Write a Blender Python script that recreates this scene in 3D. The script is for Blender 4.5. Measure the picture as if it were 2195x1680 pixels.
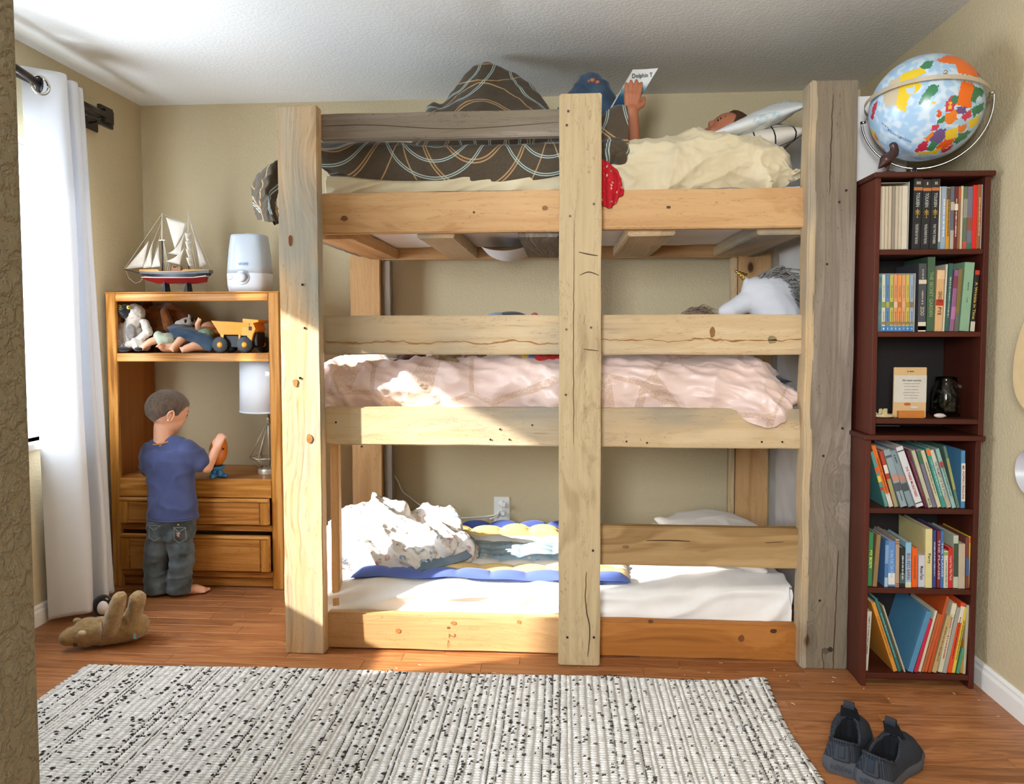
import bpy, bmesh, math, random
from mathutils import Vector, Matrix, noise, Euler
for o in list(bpy.data.objects): bpy.data.objects.remove(o)
SC = bpy.context.scene
COL = SC.collection
random.seed(7)
PI = math.pi
# ------------------------------------------------------------------ camera (metres; X right, Y into the room, Z up)
FPX = 1573.49; CX = 1097.5; CYP = 785.16
YAW, PITCH, ROLL, CH = -.0671, -.0489, -.0016, 1.16977
_sy, _cy, _sp, _cp = math.sin(YAW), math.cos(YAW), math.sin(PITCH), math.cos(PITCH)
CF = Vector((_sy*_cp, _cy*_cp, _sp)); _r = Vector((_cy, -_sy, 0)); _u = _r.cross(CF)
CR = _r*math.cos(ROLL) + _u*math.sin(ROLL); CU = -_r*math.sin(ROLL) + _u*math.cos(ROLL)
CO = Vector((0, 0, CH))
cam = bpy.data.cameras.new('camera'); camo = bpy.data.objects.new('camera', cam); COL.objects.link(camo)
camo.matrix_world = Matrix(((CR.x, CU.x, -CF.x, 0), (CR.y, CU.y, -CF.y, 0), (CR.z, CU.z, -CF.z, CH), (0, 0, 0, 1)))
cam.sensor_fit = 'HORIZONTAL'; cam.sensor_width = 36; cam.lens = FPX/2195*36
cam.shift_y = -(840-CYP)/2195; cam.clip_start = .05
SC.camera = camo
# ------------------------------------------------------------------ sky, sun, daylight portal, added hall fill light, exposure
wd = bpy.data.worlds.new('sky'); SC.world = wd; wd.use_nodes = True
wn = wd.node_tree; bgn = wn.nodes['Background']
bgn.inputs[0].default_value = (.77, .88, 1, 1); bgn.inputs[1].default_value = 21.0
sd = bpy.data.lights.new('sun', 'SUN'); sd.energy = 21; sd.angle = math.radians(.9); sd.color = (1, .95, .87)
so = bpy.data.objects.new('sun', sd); COL.objects.link(so)
SUN = Vector((1, .357, -.525)).normalized()
so.rotation_euler = SUN.to_track_quat('-Z', 'Y').to_euler()
pd = bpy.data.lights.new('window_portal', 'AREA'); pd.shape = 'RECTANGLE'; pd.size = 1.15; pd.size_y = 1.05
po = bpy.data.objects.new('window_portal', pd); COL.objects.link(po); po.location = (-2.19, 2.37, 1.32)
po.rotation_euler = Vector((1, 0, 0)).to_track_quat('-Z', 'Y').to_euler(); pd.size, pd.size_y = 1.2, 1.32
pd.cycles.is_portal = True
hd = bpy.data.lights.new('hall_fill', 'AREA'); hd.shape = 'RECTANGLE'; hd.size = .55; hd.size_y = 1.0; hd.energy = 120; hd.color = (.86, .93, 1)  # unseen fill light added behind the camera to brighten the room
ho = bpy.data.objects.new('hall_fill', hd); COL.objects.link(ho); ho.location = (-.45, -1.3, 1.7)
ho.rotation_euler = Vector((.28, 1, -.02)).to_track_quat('-Z', 'Y').to_euler()
SC.view_settings.view_transform = 'Standard'; SC.view_settings.look = 'None'
SC.view_settings.gamma = 1; SC.view_settings.use_curve_mapping = False; SC.view_settings.exposure = 0.0
SC.cycles.max_bounces = 8; SC.cycles.diffuse_bounces = 5; SC.cycles.caustics_reflective = False; SC.cycles.caustics_refractive = False
SC.cycles.sample_clamp_indirect = 8

def ray(px, py): return CF + CR*((px-CX)/FPX) - CU*((py-CYP)/FPX)
def at(px, py, Y): d = ray(px, py); return CO + d*(Y/d.y)          # point seen at a photo pixel, at depth Y
def atz(px, py, Z=0): d = ray(px, py); return CO + d*((Z-CH)/d.z)
def atx(px, py, X): d = ray(px, py); return CO + d*(X/d.x)
# ------------------------------------------------------------------ helpers
def srgb(h):
    if isinstance(h, str):
        h = h.lstrip('#'); c = [int(h[i:i+2], 16)/255 for i in (0, 2, 4)]
    else: c = h
    return tuple((v/12.92 if v <= .04045 else ((v+.055)/1.055)**2.4) for v in c) + (1,)
def sm(a, b, x):
    t = max(0, min(1, (x-a)/(b-a))) if a != b else float(x > a); return t*t*(3-2*t)
def lerp(a, b, t): return a+(b-a)*t
def interp(pts, x):
    if x <= pts[0][0]: return pts[0][1]
    for (a, u), (b, v) in zip(pts, pts[1:]):
        if x <= b: return lerp(u, v, sm(0, 1, (x-a)/(b-a)))
    return pts[-1][1]
def interpl(pts, x):
    if x <= pts[0][0]: return pts[0][1]
    for (a, u), (b, v) in zip(pts, pts[1:]):
        if x <= b: return lerp(u, v, (x-a)/(b-a))
    return pts[-1][1]

class NT:
    def __init__(s, name):
        s.m = bpy.data.materials.new(name); s.m.use_nodes = True; s.t = s.m.node_tree; s.n = s.t.nodes
        s.b = s.n['Principled BSDF']
    def new(s, ty, ins=None, **kw):
        n = s.n.new(ty)
        for k, v in kw.items(): setattr(n, k, v)
        if ins:
            for k, v in ins.items(): s.set(n.inputs[k], v)
        return n
    def set(s, sock, v):
        if isinstance(v, bpy.types.NodeSocket): s.t.links.new(v, sock)
        else: sock.default_value = v
    def coord(s, which='Object', scale=(1, 1, 1), loc=(0, 0, 0), rot=(0, 0, 0)):
        c = s.new('ShaderNodeTexCoord'); m = s.new('ShaderNodeMapping', {'Vector': c.outputs[which], 'Scale': scale, 'Location': loc, 'Rotation': rot}); return m.outputs[0]
    def noise(s, vec, scale=5, detail=3, rough=.55, dist=0):
        return s.new('ShaderNodeTexNoise', {'Vector': vec, 'Scale': scale, 'Detail': detail, 'Roughness': rough, 'Distortion': dist}).outputs[0]
    def vor(s, vec, scale=5, feature='F1', out='Distance', rnd=1):
        return s.new('ShaderNodeTexVoronoi', {'Vector': vec, 'Scale': scale, 'Randomness': rnd}, feature=feature).outputs[out]
    def math(s, op, a, b=0, c=0, clamp=False):
        n = s.new('ShaderNodeMath', operation=op, use_clamp=clamp); s.set(n.inputs[0], a); s.set(n.inputs[1], b); s.set(n.inputs[2], c); return n.outputs[0]
    def ramp(s, fac, stops, interp='LINEAR'):
        n = s.new('ShaderNodeValToRGB'); s.set(n.inputs[0], fac); cr = n.color_ramp; cr.interpolation = interp
        while len(cr.elements) < len(stops): cr.elements.new(.5)
        for e, (p, c) in zip(cr.elements, stops): e.position = p; e.color = srgb(c) if isinstance(c, str) else (c, c, c, 1)
        return n.outputs[0]
    def mix(s, fac, a, b, mode='MIX'):
        n = s.new('ShaderNodeMix', data_type='RGBA', blend_type=mode)
        s.set(n.inputs[0], fac); s.set(n.inputs[6], srgb(a) if isinstance(a, str) else a); s.set(n.inputs[7], srgb(b) if isinstance(b, str) else b)
        return n.outputs[2]
    def mapr(s, v, a, b, c=0, d=1):
        return s.new('ShaderNodeMapRange', {0: v, 1: a, 2: b, 3: c, 4: d}).outputs[0]
    def sep(s, vec):
        return s.new('ShaderNodeSeparateXYZ', {0: vec}).outputs
    def comb(s, x, y, z):
        return s.new('ShaderNodeCombineXYZ', {0: x, 1: y, 2: z}).outputs[0]
    def bump(s, h, strength=.3, dist=.01):
        n = s.new('ShaderNodeBump', {'Height': h, 'Strength': strength, 'Distance': dist}); s.set(s.b.inputs['Normal'], n.outputs[0])
    def out(s, col, rough=.6, spec=.5, metal=0):
        s.set(s.b.inputs['Base Color'], srgb(col) if isinstance(col, str) else col); s.set(s.b.inputs['Roughness'], rough)
        s.set(s.b.inputs['Specular IOR Level'], spec); s.set(s.b.inputs['Metallic'], metal); return s.m
_pc = {}
def plain(col, rough=.6, metal=0, spec=.4, var=.06, bump=0, bs=300, sheen=0, name=None):
    k = (col, rough, metal, spec, var, bump, bs, sheen)
    if k in _pc: return _pc[k]
    t = NT(name or 'mat'); v = t.coord()
    c = srgb(col)
    n = t.noise(v, 25, 3)
    dark = tuple(x*(1-var*2) for x in c[:3])+(1,); lite = tuple(min(1, x*(1+var*1.5)) for x in c[:3])+(1,)
    m = t.out(t.mix(n, dark, lite), rough, spec, metal)
    if bump: t.bump(t.noise(v, bs, 2), bump, .003)
    if sheen: t.b.inputs['Sheen Weight'].default_value = sheen
    _pc[k] = m; return m

def finish(o, name, mat, parent=None, smooth=False, label=None):
    o.name = name; o.data.name = name
    if mat is not None:
        for m in (mat if isinstance(mat, (list, tuple)) else [mat]): o.data.materials.append(m)
    if smooth:
        o.data.polygons.foreach_set('use_smooth', [True]*len(o.data.polygons))
        if smooth != True:
            try: o.data.set_sharp_from_angle(angle=math.radians(smooth))
            except Exception: pass
    if o.name not in COL.objects: COL.objects.link(o)
    if parent is not None:
        o.parent = parent; o.matrix_parent_inverse = wm(parent).inverted()
    if label: o['label'] = label
    return o
def wm(o):
    m = o.matrix_basis.copy()
    if o.parent: m = wm(o.parent) @ o.matrix_parent_inverse @ m
    return m
def thing(name, label, cat, loc, group=None):
    o = bpy.data.objects.new(name, None); COL.objects.link(o); o.location = loc; o.empty_display_size = .05
    o['label'] = label; o['category'] = cat
    if group: o['group'] = group
    return o
def tag(o, label, cat, group=None):
    o['label'] = label; o['category'] = cat
    if group: o['group'] = group
    return o
def struct(o): o['kind'] = 'structure'; return o

class MB:
    def __init__(s): s.v = []; s.f = []; s.mi = []; s.cur = 0
    def add(s, vs, fs):
        b = len(s.v); s.v += [tuple(v) for v in vs]; s.f += [tuple(i+b for i in f) for f in fs]; s.mi += [s.cur]*len(fs); return s
    def box(s, x0, x1, y0, y1, z0, z1, bev=0, M=None):
        if x0 > x1: x0, x1 = x1, x0
        if y0 > y1: y0, y1 = y1, y0
        if z0 > z1: z0, z1 = z1, z0
        if bev <= 0:
            vs = [Vector((x, y, z)) for z in (z0, z1) for y in (y0, y1) for x in (x0, x1)]
            fs = [(0, 2, 3, 1), (4, 5, 7, 6), (0, 1, 5, 4), (2, 6, 7, 3), (0, 4, 6, 2), (1, 3, 7, 5)]
        else:
            bev = min(bev, (x1-x0)*.45, (y1-y0)*.45, (z1-z0)*.45)
            bm = bmesh.new(); bmesh.ops.create_cube(bm, size=1)
            for v in bm.verts: v.co = Vector(((x0+x1)/2+v.co.x*(x1-x0), (y0+y1)/2+v.co.y*(y1-y0), (z0+z1)/2+v.co.z*(z1-z0)))
            bmesh.ops.bevel(bm, geom=bm.edges[:], offset=bev, segments=1, affect='EDGES', profile=.5)
            bm.verts.index_update(); vs = [v.co.copy() for v in bm.verts]; fs = [tuple(v.index for v in f.verts) for f in bm.faces]; bm.free()
        if M is not None: vs = [M @ v for v in vs]
        return s.add(vs, fs)
    def rings(s, rings, cap=True, closed=True):
        n = len(rings[0]); vs = [p for r in rings for p in r]; fs = []
        for i in range(len(rings)-1):
            for j in range(n if closed else n-1):
                k = (j+1) % n; fs.append((i*n+j, i*n+k, (i+1)*n+k, (i+1)*n+j))
        if cap: fs.append(tuple(reversed(range(n)))); fs.append(tuple(range((len(rings)-1)*n, len(rings)*n)))
        return s.add(vs, fs)
    def tube(s, pts, r, seg=8, cap=True, flat=None):
        pts = [Vector(p) for p in pts]; R = []
        rr = r if isinstance(r, (list, tuple)) else [r]*len(pts)
        up = Vector((0, 0, 1)); prev = None
        for i, p in enumerate(pts):
            d = (pts[min(i+1, len(pts)-1)]-pts[max(i-1, 0)])
            if d.length < 1e-9: d = Vector((0, 0, 1))
            d.normalize()
            if prev is None:
                a = d.orthogonal().normalized() if abs(d.dot(up)) > .95 else d.cross(up).normalized()
            else:
                a = prev-d*prev.dot(d); a = a.normalized() if a.length > 1e-6 else d.orthogonal().normalized()
            prev = a; b = d.cross(a)
            fl = flat or 1
            R.append([p+(a*math.cos(2*PI*j/seg)+b*fl*math.sin(2*PI*j/seg))*rr[i] for j in range(seg)])
        return s.rings(R, cap)
    def cyl(s, p0, p1, r0, r1=None, seg=16): return s.tube([p0, p1], [r0, r1 if r1 is not None else r0], seg)
    def lathe(s, prof, c, seg=24, axis='Z', M=None, sx=1, sy=1):
        R = []
        for r, h in prof:
            ring = []
            for j in range(seg):
                a = 2*PI*j/seg; x, y = r*math.cos(a)*sx, r*math.sin(a)*sy
                v = Vector((x, y, h)) if axis == 'Z' else (Vector((h, x, y)) if axis == 'X' else Vector((y, h, x)))
                if M is not None: v = M @ v
                ring.append(v+Vector(c))
            R.append(ring)
        return s.rings(R)
    def ell(s, c, r, M=None, seg=16, rg=10):
        R = []
        for i in range(rg+1):
            t = PI*i/rg; t = max(.02, min(PI-.02, t)); ring = []
            for j in range(seg):
                a = 2*PI*j/seg; v = Vector((math.sin(t)*math.cos(a)*r[0], math.sin(t)*math.sin(a)*r[1], -math.cos(t)*r[2]))
                if M is not None: v = M @ v
                ring.append(v+Vector(c))
            R.append(ring)
        return s.rings(R)
    def cap(s, p0, p1, r0, r1, seg=14):
        p0, p1 = Vector(p0), Vector(p1); d = (p1-p0); L = d.length; d = d.normalized() if L > 1e-6 else Vector((0, 0, 1)); a = d.orthogonal().normalized(); b = d.cross(a); R = []
        for k in range(5):
            t = PI/2*k/4; rr = max(.02, math.sin(t))*r0; q = p0-d*math.cos(t)*r0
            R.append([q+(a*math.cos(2*PI*j/seg)+b*math.sin(2*PI*j/seg))*rr for j in range(seg)])
        for k in range(5):
            t = PI/2*k/4; rr = max(.02, math.cos(t))*r1; q = p1+d*math.sin(t)*r1
            R.append([q+(a*math.cos(2*PI*j/seg)+b*math.sin(2*PI*j/seg))*rr for j in range(seg)])
        return s.rings(R)
    def prism(s, poly, y0, y1, axis='Y'):
        n = len(poly)
        mk = (lambda p, h: Vector((p[0], h, p[1]))) if axis == 'Y' else ((lambda p, h: Vector((h, p[0], p[1]))) if axis == 'X' else (lambda p, h: Vector((p[0], p[1], h))))
        vs = [mk(p, y0) for p in poly]+[mk(p, y1) for p in poly]
        fs = [tuple(range(n)), tuple(reversed(range(n, 2*n)))]+[(i, i+n, (i+1) % n+n, (i+1) % n) for i in range(n)]
        return s.add(vs, fs)
    def grid(s, fn, nu, nv):
        vs = [fn(i/nu, j/nv) for i in range(nu+1) for j in range(nv+1)]; n = nv+1
        return s.add(vs, [(i*n+j, (i+1)*n+j, (i+1)*n+j+1, i*n+j+1) for i in range(nu) for j in range(nv)])
    def build(s, name, mat, parent=None, smooth=False, label=None, fixn=True):
        me = bpy.data.meshes.new(name); me.from_pydata(s.v, [], s.f)
        if isinstance(mat, (list, tuple)): me.polygons.foreach_set('material_index', s.mi)
        if fixn:
            bm = bmesh.new(); bm.from_mesh(me); bmesh.ops.recalc_face_normals(bm, faces=bm.faces[:]); bm.to_mesh(me); bm.free()
        me.update(); o = bpy.data.objects.new(name, me)
        return finish(o, name, mat, parent, smooth, label)
def evalmods(o, name, mat, parent, smooth=True, label=None):
    COL.objects.link(o); dg = bpy.context.evaluated_depsgraph_get(); dg.update()
    me = bpy.data.meshes.new_from_object(o.evaluated_get(dg)); bpy.data.objects.remove(o)
    me.materials.clear()
    return finish(bpy.data.objects.new(name, me), name, mat, parent, smooth, label)
def blob(name, mb, mat, parent=None, vox=.008, it=6, fac=.6, disp=None, label=None, dec=None):
    """one continuous surface grown over tapered volumes"""
    me = bpy.data.meshes.new('b'); me.from_pydata(mb.v, [], mb.f)
    bm = bmesh.new(); bm.from_mesh(me); bmesh.ops.recalc_face_normals(bm, faces=bm.faces[:]); bm.to_mesh(me); bm.free()
    o = bpy.data.objects.new('b', me)
    r = o.modifiers.new('r', 'REMESH'); r.mode = 'VOXEL'; r.voxel_size = vox
    if it: q = o.modifiers.new('s', 'SMOOTH'); q.iterations = it; q.factor = fac
    ob = evalmods(o, name, mat, parent, True, label)
    if disp:
        vs = ob.data.vertices; ns = [v.normal.copy() for v in vs]
        for v, n in zip(vs, ns): v.co = v.co + n*disp(v.co)
        ob.data.update()
    return ob
_tc = {}
def text(txt, M, size, mat, parent, name='lettering', ext=.0004, align='CENTER', sx=1, bold=0, shear=0):
    c = bpy.data.curves.new('t', 'FONT'); c.body = txt; c.size = size; c.align_x = align; c.align_y = 'CENTER'; c.extrude = ext; c.resolution_u = 3; c.offset = bold; c.shear = shear
    o = bpy.data.objects.new('t', c); COL.objects.link(o)
    dg = bpy.context.evaluated_depsgraph_get(); dg.update(); me = bpy.data.meshes.new_from_object(o.evaluated_get(dg))
    bpy.data.objects.remove(o); me.materials.clear()
    me.transform(M @ Matrix.Diagonal((sx, 1, 1, 1)))
    return finish(bpy.data.objects.new(name, me), name, mat, parent, False)
def frame(o, x, y):
    """matrix with local X=x, local Y=y (up of lettering), Z = outward"""
    x = Vector(x).normalized(); y = Vector(y).normalized(); z = x.cross(y).normalized(); y = z.cross(x)
    return Matrix(((x.x, y.x, z.x, o[0]), (x.y, y.y, z.y, o[1]), (x.z, y.z, z.z, o[2]), (0, 0, 0, 1)))
def rotM(rx=0, ry=0, rz=0): return Euler((rx, ry, rz)).to_matrix()
def N(x, y=0., z=0.): return noise.noise(Vector((x, y, z)))
def cat(P, t):
    """catmull-rom through a list of tuples, t in 0..1"""
    n = len(P)-1; x = min(max(t, 0), 1)*n; i = min(int(x), n-1); f = x-i
    a, b, c, d = P[max(i-1, 0)], P[i], P[i+1], P[min(i+2, n)]
    return tuple(.5*((2*q)+(-p+r)*f+(2*p-5*q+4*r-s_)*f*f+(-p+3*q-3*r+s_)*f**3) for p, q, r, s_ in zip(a, b, c, d))
def cloth(name, xs, secs, mat, parent=None, nu=160, nv=60, wr=None, amp=.01, th=.01, label=None, closed=False, uvs=1):
    """soft cloth spanned over cross-sections: xs stations, secs lists of (y,z) (or (x,y,z)); wr(u,v,p) adds folds along the normal"""
    full = [[(p if len(p) == 3 else (x, p[0], p[1])) for p in s] for x, s in zip(xs, secs)]
    G = []
    for i in range(nu+1):
        row = []
        for j in range(nv+1):
            cols = [cat(s, j/nv) for s in full]; row.append(Vector(cat(cols, i/nu)))
        G.append(row)
    Nn = []
    for i in range(nu+1):
        row = []
        for j in range(nv+1):
            a = G[min(i+1, nu)][j]-G[max(i-1, 0)][j]; b = G[i][min(j+1, nv)]-G[i][max(j-1, 0)]
            n = a.cross(b); row.append(n.normalized() if n.length > 1e-9 else Vector((0, 0, 1)))
        Nn.append(row)
    vs = []; uv = []
    for i in range(nu+1):
        L = 0
        for j in range(nv+1):
            if j: L += (G[i][j]-G[i][j-1]).length
            p = G[i][j]; d = wr(i/nu, j/nv, p) if wr else 0
            vs.append(p+Nn[i][j]*d*amp); uv.append((p.x*uvs, L*uvs))
    n = nv+1
    fs = [(i*n+j, (i+1)*n+j, (i+1)*n+j+1, i*n+j+1) for i in range(nu) for j in range(nv)]
    me = bpy.data.meshes.new(name); me.from_pydata([tuple(v) for v in vs], [], fs)
    ul = me.uv_layers.new(name='UVMap')
    for l in me.loops: ul.data[l.index].uv = uv[l.vertex_index]
    me.update(); o = bpy.data.objects.new(name, me)
    if th:
        m = o.modifiers.new('s', 'SOLIDIFY'); m.thickness = th; m.offset = -1
        return evalmods(o, name, mat, parent, True, label)
    return finish(o, name, mat, parent, True, label)
def folds(ax=6, ay=14, sk=.6, seed=0, p=1.4):
    """ridged, slanted fold pattern"""
    def f(u, v, q):
        s = q.x; w = q.z+q.y*.7
        a = s*ax+w*ax*sk; b = w*ay-s*ay*sk*.5
        n1 = 1-abs(N(a*.6+seed, b*.6, seed*1.7))*2.4
        n2 = 1-abs(N(a*1.7+seed*3, b*1.5, 5.1))*2.4
        n3 = N(a*.25, b*.3, seed+9)
        return (max(0, n1)**p*.7+max(0, n2)**p*.35-.45)+n3*1.0
    return f
# ------------------------------------------------------------------ materials
def wood(name, cols, ax='X', knots=True, stain=None, rough=.62, grain=1., kcol='#7a4a22', kscale=3.2, bump=.25, streak=None, gs=.08):
    t = NT(name); i = 'XYZ'.index(ax)
    sc = [9., 9., 9.]; sc[i] = .5
    v = t.coord('Object', tuple(sc))
    ks = [kscale]*3; ks[i] = kscale*.55
    vk = t.coord('Object', tuple(ks))
    d = t.vor(vk, 1)
    warp = t.math('MULTIPLY', t.math('POWER', t.math('SUBTRACT', 1, d, clamp=True), 4), 1.1) if knots else 0
    vv = t.new('ShaderNodeVectorMath', {0: v, 1: t.comb(warp, warp, warp)}, operation='ADD').outputs[0] if knots else v
    n1 = t.noise(vv, 1.3*grain, 3, .5, .35)
    sc2 = [70., 70., 70.]; sc2[i] = 2.2
    n2 = t.noise(t.coord('Object', tuple(sc2)), 1, 3)
    g = t.math('MULTIPLY', t.math('SINE', t.math('MULTIPLY', n1, 34)), .5)
    g = t.math('ADD', g, .5)
    f = t.math('ADD', t.math('MULTIPLY', n1, .62), t.math('ADD', t.math('MULTIPLY', g, gs*grain), t.math('MULTIPLY', n2, .22)))
    k = len(cols); st = [(.28+.5*j/(k-1), c) for j, c in enumerate(cols)]
    c = t.ramp(f, st)
    if stain:
        big = [1.7]*3; big[i] = .55
        b = t.noise(t.coord('Object', tuple(big), (3.1, 1.7, 0)), 1.6, 3, .6, .4)
        c = t.mix(t.mapr(b, stain[1], stain[2]), c, t.mix(t.math('MULTIPLY', n2, .6), stain[0], '#55504a'))
    if streak:
        ss = [16.]*3; ss[i] = 1.6
        sv = t.noise(t.coord('Object', tuple(ss), (7, 2, 4)), 1, 4, .7, 1.5)
        c = t.mix(t.math('MULTIPLY', t.mapr(t.math('ABSOLUTE', t.math('SUBTRACT', sv, .5)), .007, .0, 0, 1), .5), c, streak)
    if knots:
        kk = t.mapr(d, .055, .035, 0, 1); ring = t.mapr(d, .13, .05, 0, .3)
        pick = t.math('GREATER_THAN', t.sep(t.vor(vk, 1, out='Color'))[0], .68)
        c = t.mix(t.math('MULTIPLY', ring, pick), c, kcol); c = t.mix(t.math('MULTIPLY', kk, pick), c, '#4a2c14')
    m = t.out(c, rough, .25)
    if bump: t.bump(t.math('ADD', n2, g), bump, .002)
    return m
PINE_C = ['#b0966f', '#c3aa84', '#cdb793', '#d4c09e']
ORNG_C = ['#ac8052', '#bf9666', '#c9a272', '#cfab7e']
GREY_C = ['#6b6158', '#85796c', '#968a7c', '#a59a8b']
M = {}
for a in 'XYZ':
    M['pine'+a] = wood('pine_'+a, PINE_C, a, stain=('#a39b8a', .52, .72), streak='#8a5a2a')
    M['fir'+a] = wood('fir_'+a, ORNG_C, a, streak='#7a4a20')
    M['grey'+a] = wood('weathered_'+a, GREY_C, a, stain=('#8a7c66', .5, .66), knots=True, kcol='#4b4036', rough=.8, bump=.6, grain=1.5, streak='#37312b')
    M['oak'+a] = wood('oak_'+a, ['#83501c', '#a9702e', '#c58c48', '#cf9a58'], a, knots=False, rough=.38, grain=1.3, bump=.12, gs=.17, streak='#7a4a1a')
    M['oakd'+a] = wood('oak_dark_'+a, ['#7a4718', '#99602a', '#b0773a', '#b98244'], a, knots=False, rough=.38, grain=1.5, bump=.1, gs=.15, streak='#6a3c12')
    M['cherry'+a] = wood('cherry_'+a, ['#3c1a12', '#4b2218', '#5a2b20', '#643427'], a, knots=False, rough=.4, grain=.5, bump=.03)
M['postL'] = wood('post_blue_stain', ['#b58f60', '#d3b186', '#dfc6a0', '#e6d6b8'], 'Z', stain=('#b4b3a4', .44, .60), kcol='#8a5428', streak='#a5763f')
M['postM'] = wood('post_pine', ['#a08a66', '#b8a27c', '#c4b08c', '#cdbb9a'], 'Z', stain=('#857a66', .56, .74), streak='#6b4a26')
M['birch'] = wood('plywood_side', ['#8f531c', '#a4652a', '#b07034', '#b67a3c'], 'Z', knots=False, grain=.5, rough=.4, bump=.02)

def wallmat(name, col, bs=95, st=.35, var=.03):
    t = NT(name); v = t.coord()
    n = t.noise(v, bs, 3, .6, .3); n2 = t.noise(v, 1.5, 2)
    c = srgb(col); t.out(t.mix(n2, tuple(x*(1-var) for x in c[:3])+(1,), tuple(min(1, x*(1+var)) for x in c[:3])+(1,)), .75, .25)
    t.bump(t.mapr(n, .42, .6), st, .003); return t.m
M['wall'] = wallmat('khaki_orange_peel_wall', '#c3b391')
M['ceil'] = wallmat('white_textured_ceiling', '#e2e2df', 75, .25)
M['jamb'] = wallmat('khaki_wall_shaded', '#7a735f', 80, .9)  # same khaki wall paint, with the corner's shade put into a darker colour
M['white_trim'] = plain('#e4e2dc', .45, var=.02)
M['window_white'] = plain('#ecebe6', .4, var=.01)

def floormat():
    t = NT('laminate_plank'); oi = t.new('ShaderNodeObjectInfo'); r = oi.outputs['Random']
    c = t.new('ShaderNodeTexCoord')
    off = t.comb(t.math('MULTIPLY', r, 37.), t.math('MULTIPLY', r, 11.), 0)
    v = t.new('ShaderNodeVectorMath', {0: c.outputs['Object'], 1: off}, operation='ADD').outputs[0]
    mp = t.new('ShaderNodeMapping', {'Vector': v, 'Scale': (1.1, 16, 1)}).outputs[0]
    mp2 = t.new('ShaderNodeMapping', {'Vector': v, 'Scale': (3, 110, 1)}).outputs[0]
    n = t.noise(mp, 1.5, 4, .6, 1.2); n2 = t.noise(mp2, 1, 3)
    g = t.math('ADD', t.math('MULTIPLY', t.math('SINE', t.math('MULTIPLY', n, 40)), .10), t.math('ADD', t.math('MULTIPLY', n, .5), t.math('MULTIPLY', n2, .3)))
    col = t.ramp(g, [(.25, '#84512e'), (.45, '#a0683e'), (.62, '#b27a4d')])
    hs = t.new('ShaderNodeHueSaturation', {'Value': t.mapr(r, 0, 1, .84, 1.14), 'Saturation': 1.0, 'Color': col})
    m = t.out(hs.outputs[0], .33, .4)
    t.bump(n2, .05, .001); return m
M['floor'] = floormat()

def fabric(name, col, col2=None, rough=.85, weave=400, st=.15, sheen=.2, nscale=8):
    t = NT(name); v = t.coord(); c2 = col2 or col
    t.out(t.mix(t.mapr(t.noise(v, nscale, 3), .35, .65), col, c2), rough, .2); t.b.inputs['Sheen Weight'].default_value = sheen
    t.bump(t.noise(v, weave, 2), st, .001); return t.m
M['white_sheet'] = fabric('white_sheet', '#e9e6e2', '#f1efec')
M['cream'] = fabric('cream_sheet', '#ccbf9e', '#d6caab')
M['greysheet'] = fabric('grey_sheet', '#8d9187', '#969a90')
M['mattress'] = fabric('mattress_ticking', '#dedad6', '#e6e2de')
M['curtain'] = fabric('curtain_cloth', '#dfe3e8', '#e6e9ee', rough=.8)
M['pillow_white'] = fabric('pillow_white', '#e6dfd6', '#ece6de')

def quilted(name, col):
    t = NT(name); v = t.coord('Object', (9, 9, 9))
    n = t.vor(v, 1, 'DISTANCE_TO_EDGE'); t.out(col, .8, .2); t.bump(t.math('POWER', t.math('MINIMUM', n, .3), .5), .8, .02); return t.m
M['quilted_pad'] = quilted('quilted_mattress_side', '#cfccc4')

def circles():
    t = NT('brown_circle_duvet'); uv = t.coord('UV', (2.3, 2.3, 1))
    base = t.mix(t.noise(t.coord('Object', (300, 30, 300)), 1, 2), '#3e3529', '#5c5040')
    def rings(loc, sc, k, w):
        a = t.new('ShaderNodeVectorMath', {0: uv, 1: (loc[0], loc[1], 0)}, operation='ADD').outputs[0]
        b = t.new('ShaderNodeVectorMath', {0: a, 1: (sc[0], sc[1], 1)}, operation='MULTIPLY').outputs[0]
        f = t.new('ShaderNodeVectorMath', {0: b}, operation='FRACTION').outputs[0]
        x, y, z = t.sep(f)
        d = t.math('SQRT', t.math('ADD', t.math('POWER', t.math('SUBTRACT', x, .5), 2), t.math('POWER', t.math('SUBTRACT', y, .5), 2)))
        s = t.math('ABSOLUTE', t.math('SUBTRACT', t.math('FRACT', t.math('MULTIPLY', d, k)), .5))
        ln = t.math('LESS_THAN', s, w)
        dbl = t.math('GREATER_THAN', s, w*.35)
        rr = t.math('LESS_THAN', d, .5); r2 = t.math('GREATER_THAN', d, .18)
        return t.math('MULTIPLY', t.math('MULTIPLY', ln, dbl), t.math('MULTIPLY', rr, r2))
    c = t.mix(t.math('MULTIPLY', rings((.1, .3), (.8, .62), 7, .085), .9), base, '#b08e62')
    c = t.mix(t.math('MULTIPLY', rings((.55, .05), (1.0, .9), 8, .09), .9), c, '#a9bdb8')
    t.out(c, .8, .15); t.b.inputs['Sheen Weight'].default_value = .15; t.bump(t.noise(t.coord(), 300, 2), .15, .001); return t.m
M['circles'] = circles()
def pinkm():
    t = NT('pink_satin'); uv = t.coord('UV', (3.4, 3.4, 1), rot=(0, 0, .35))
    e = t.vor(uv, 1, 'DISTANCE_TO_EDGE', rnd=.75)
    g = t.math('MULTIPLY', t.math('LESS_THAN', e, .027), t.mapr(t.noise(t.coord('Object'), 260, 2), .35, .55))
    t.out(t.mix(t.math('MULTIPLY', g, .6), t.mix(t.noise(t.coord(), 5), '#d9bdb2', '#e3ccc4'), '#b49068'), .38, .45); t.b.inputs['Sheen Weight'].default_value = .3
    return t.m
M['pink'] = pinkm()
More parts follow.
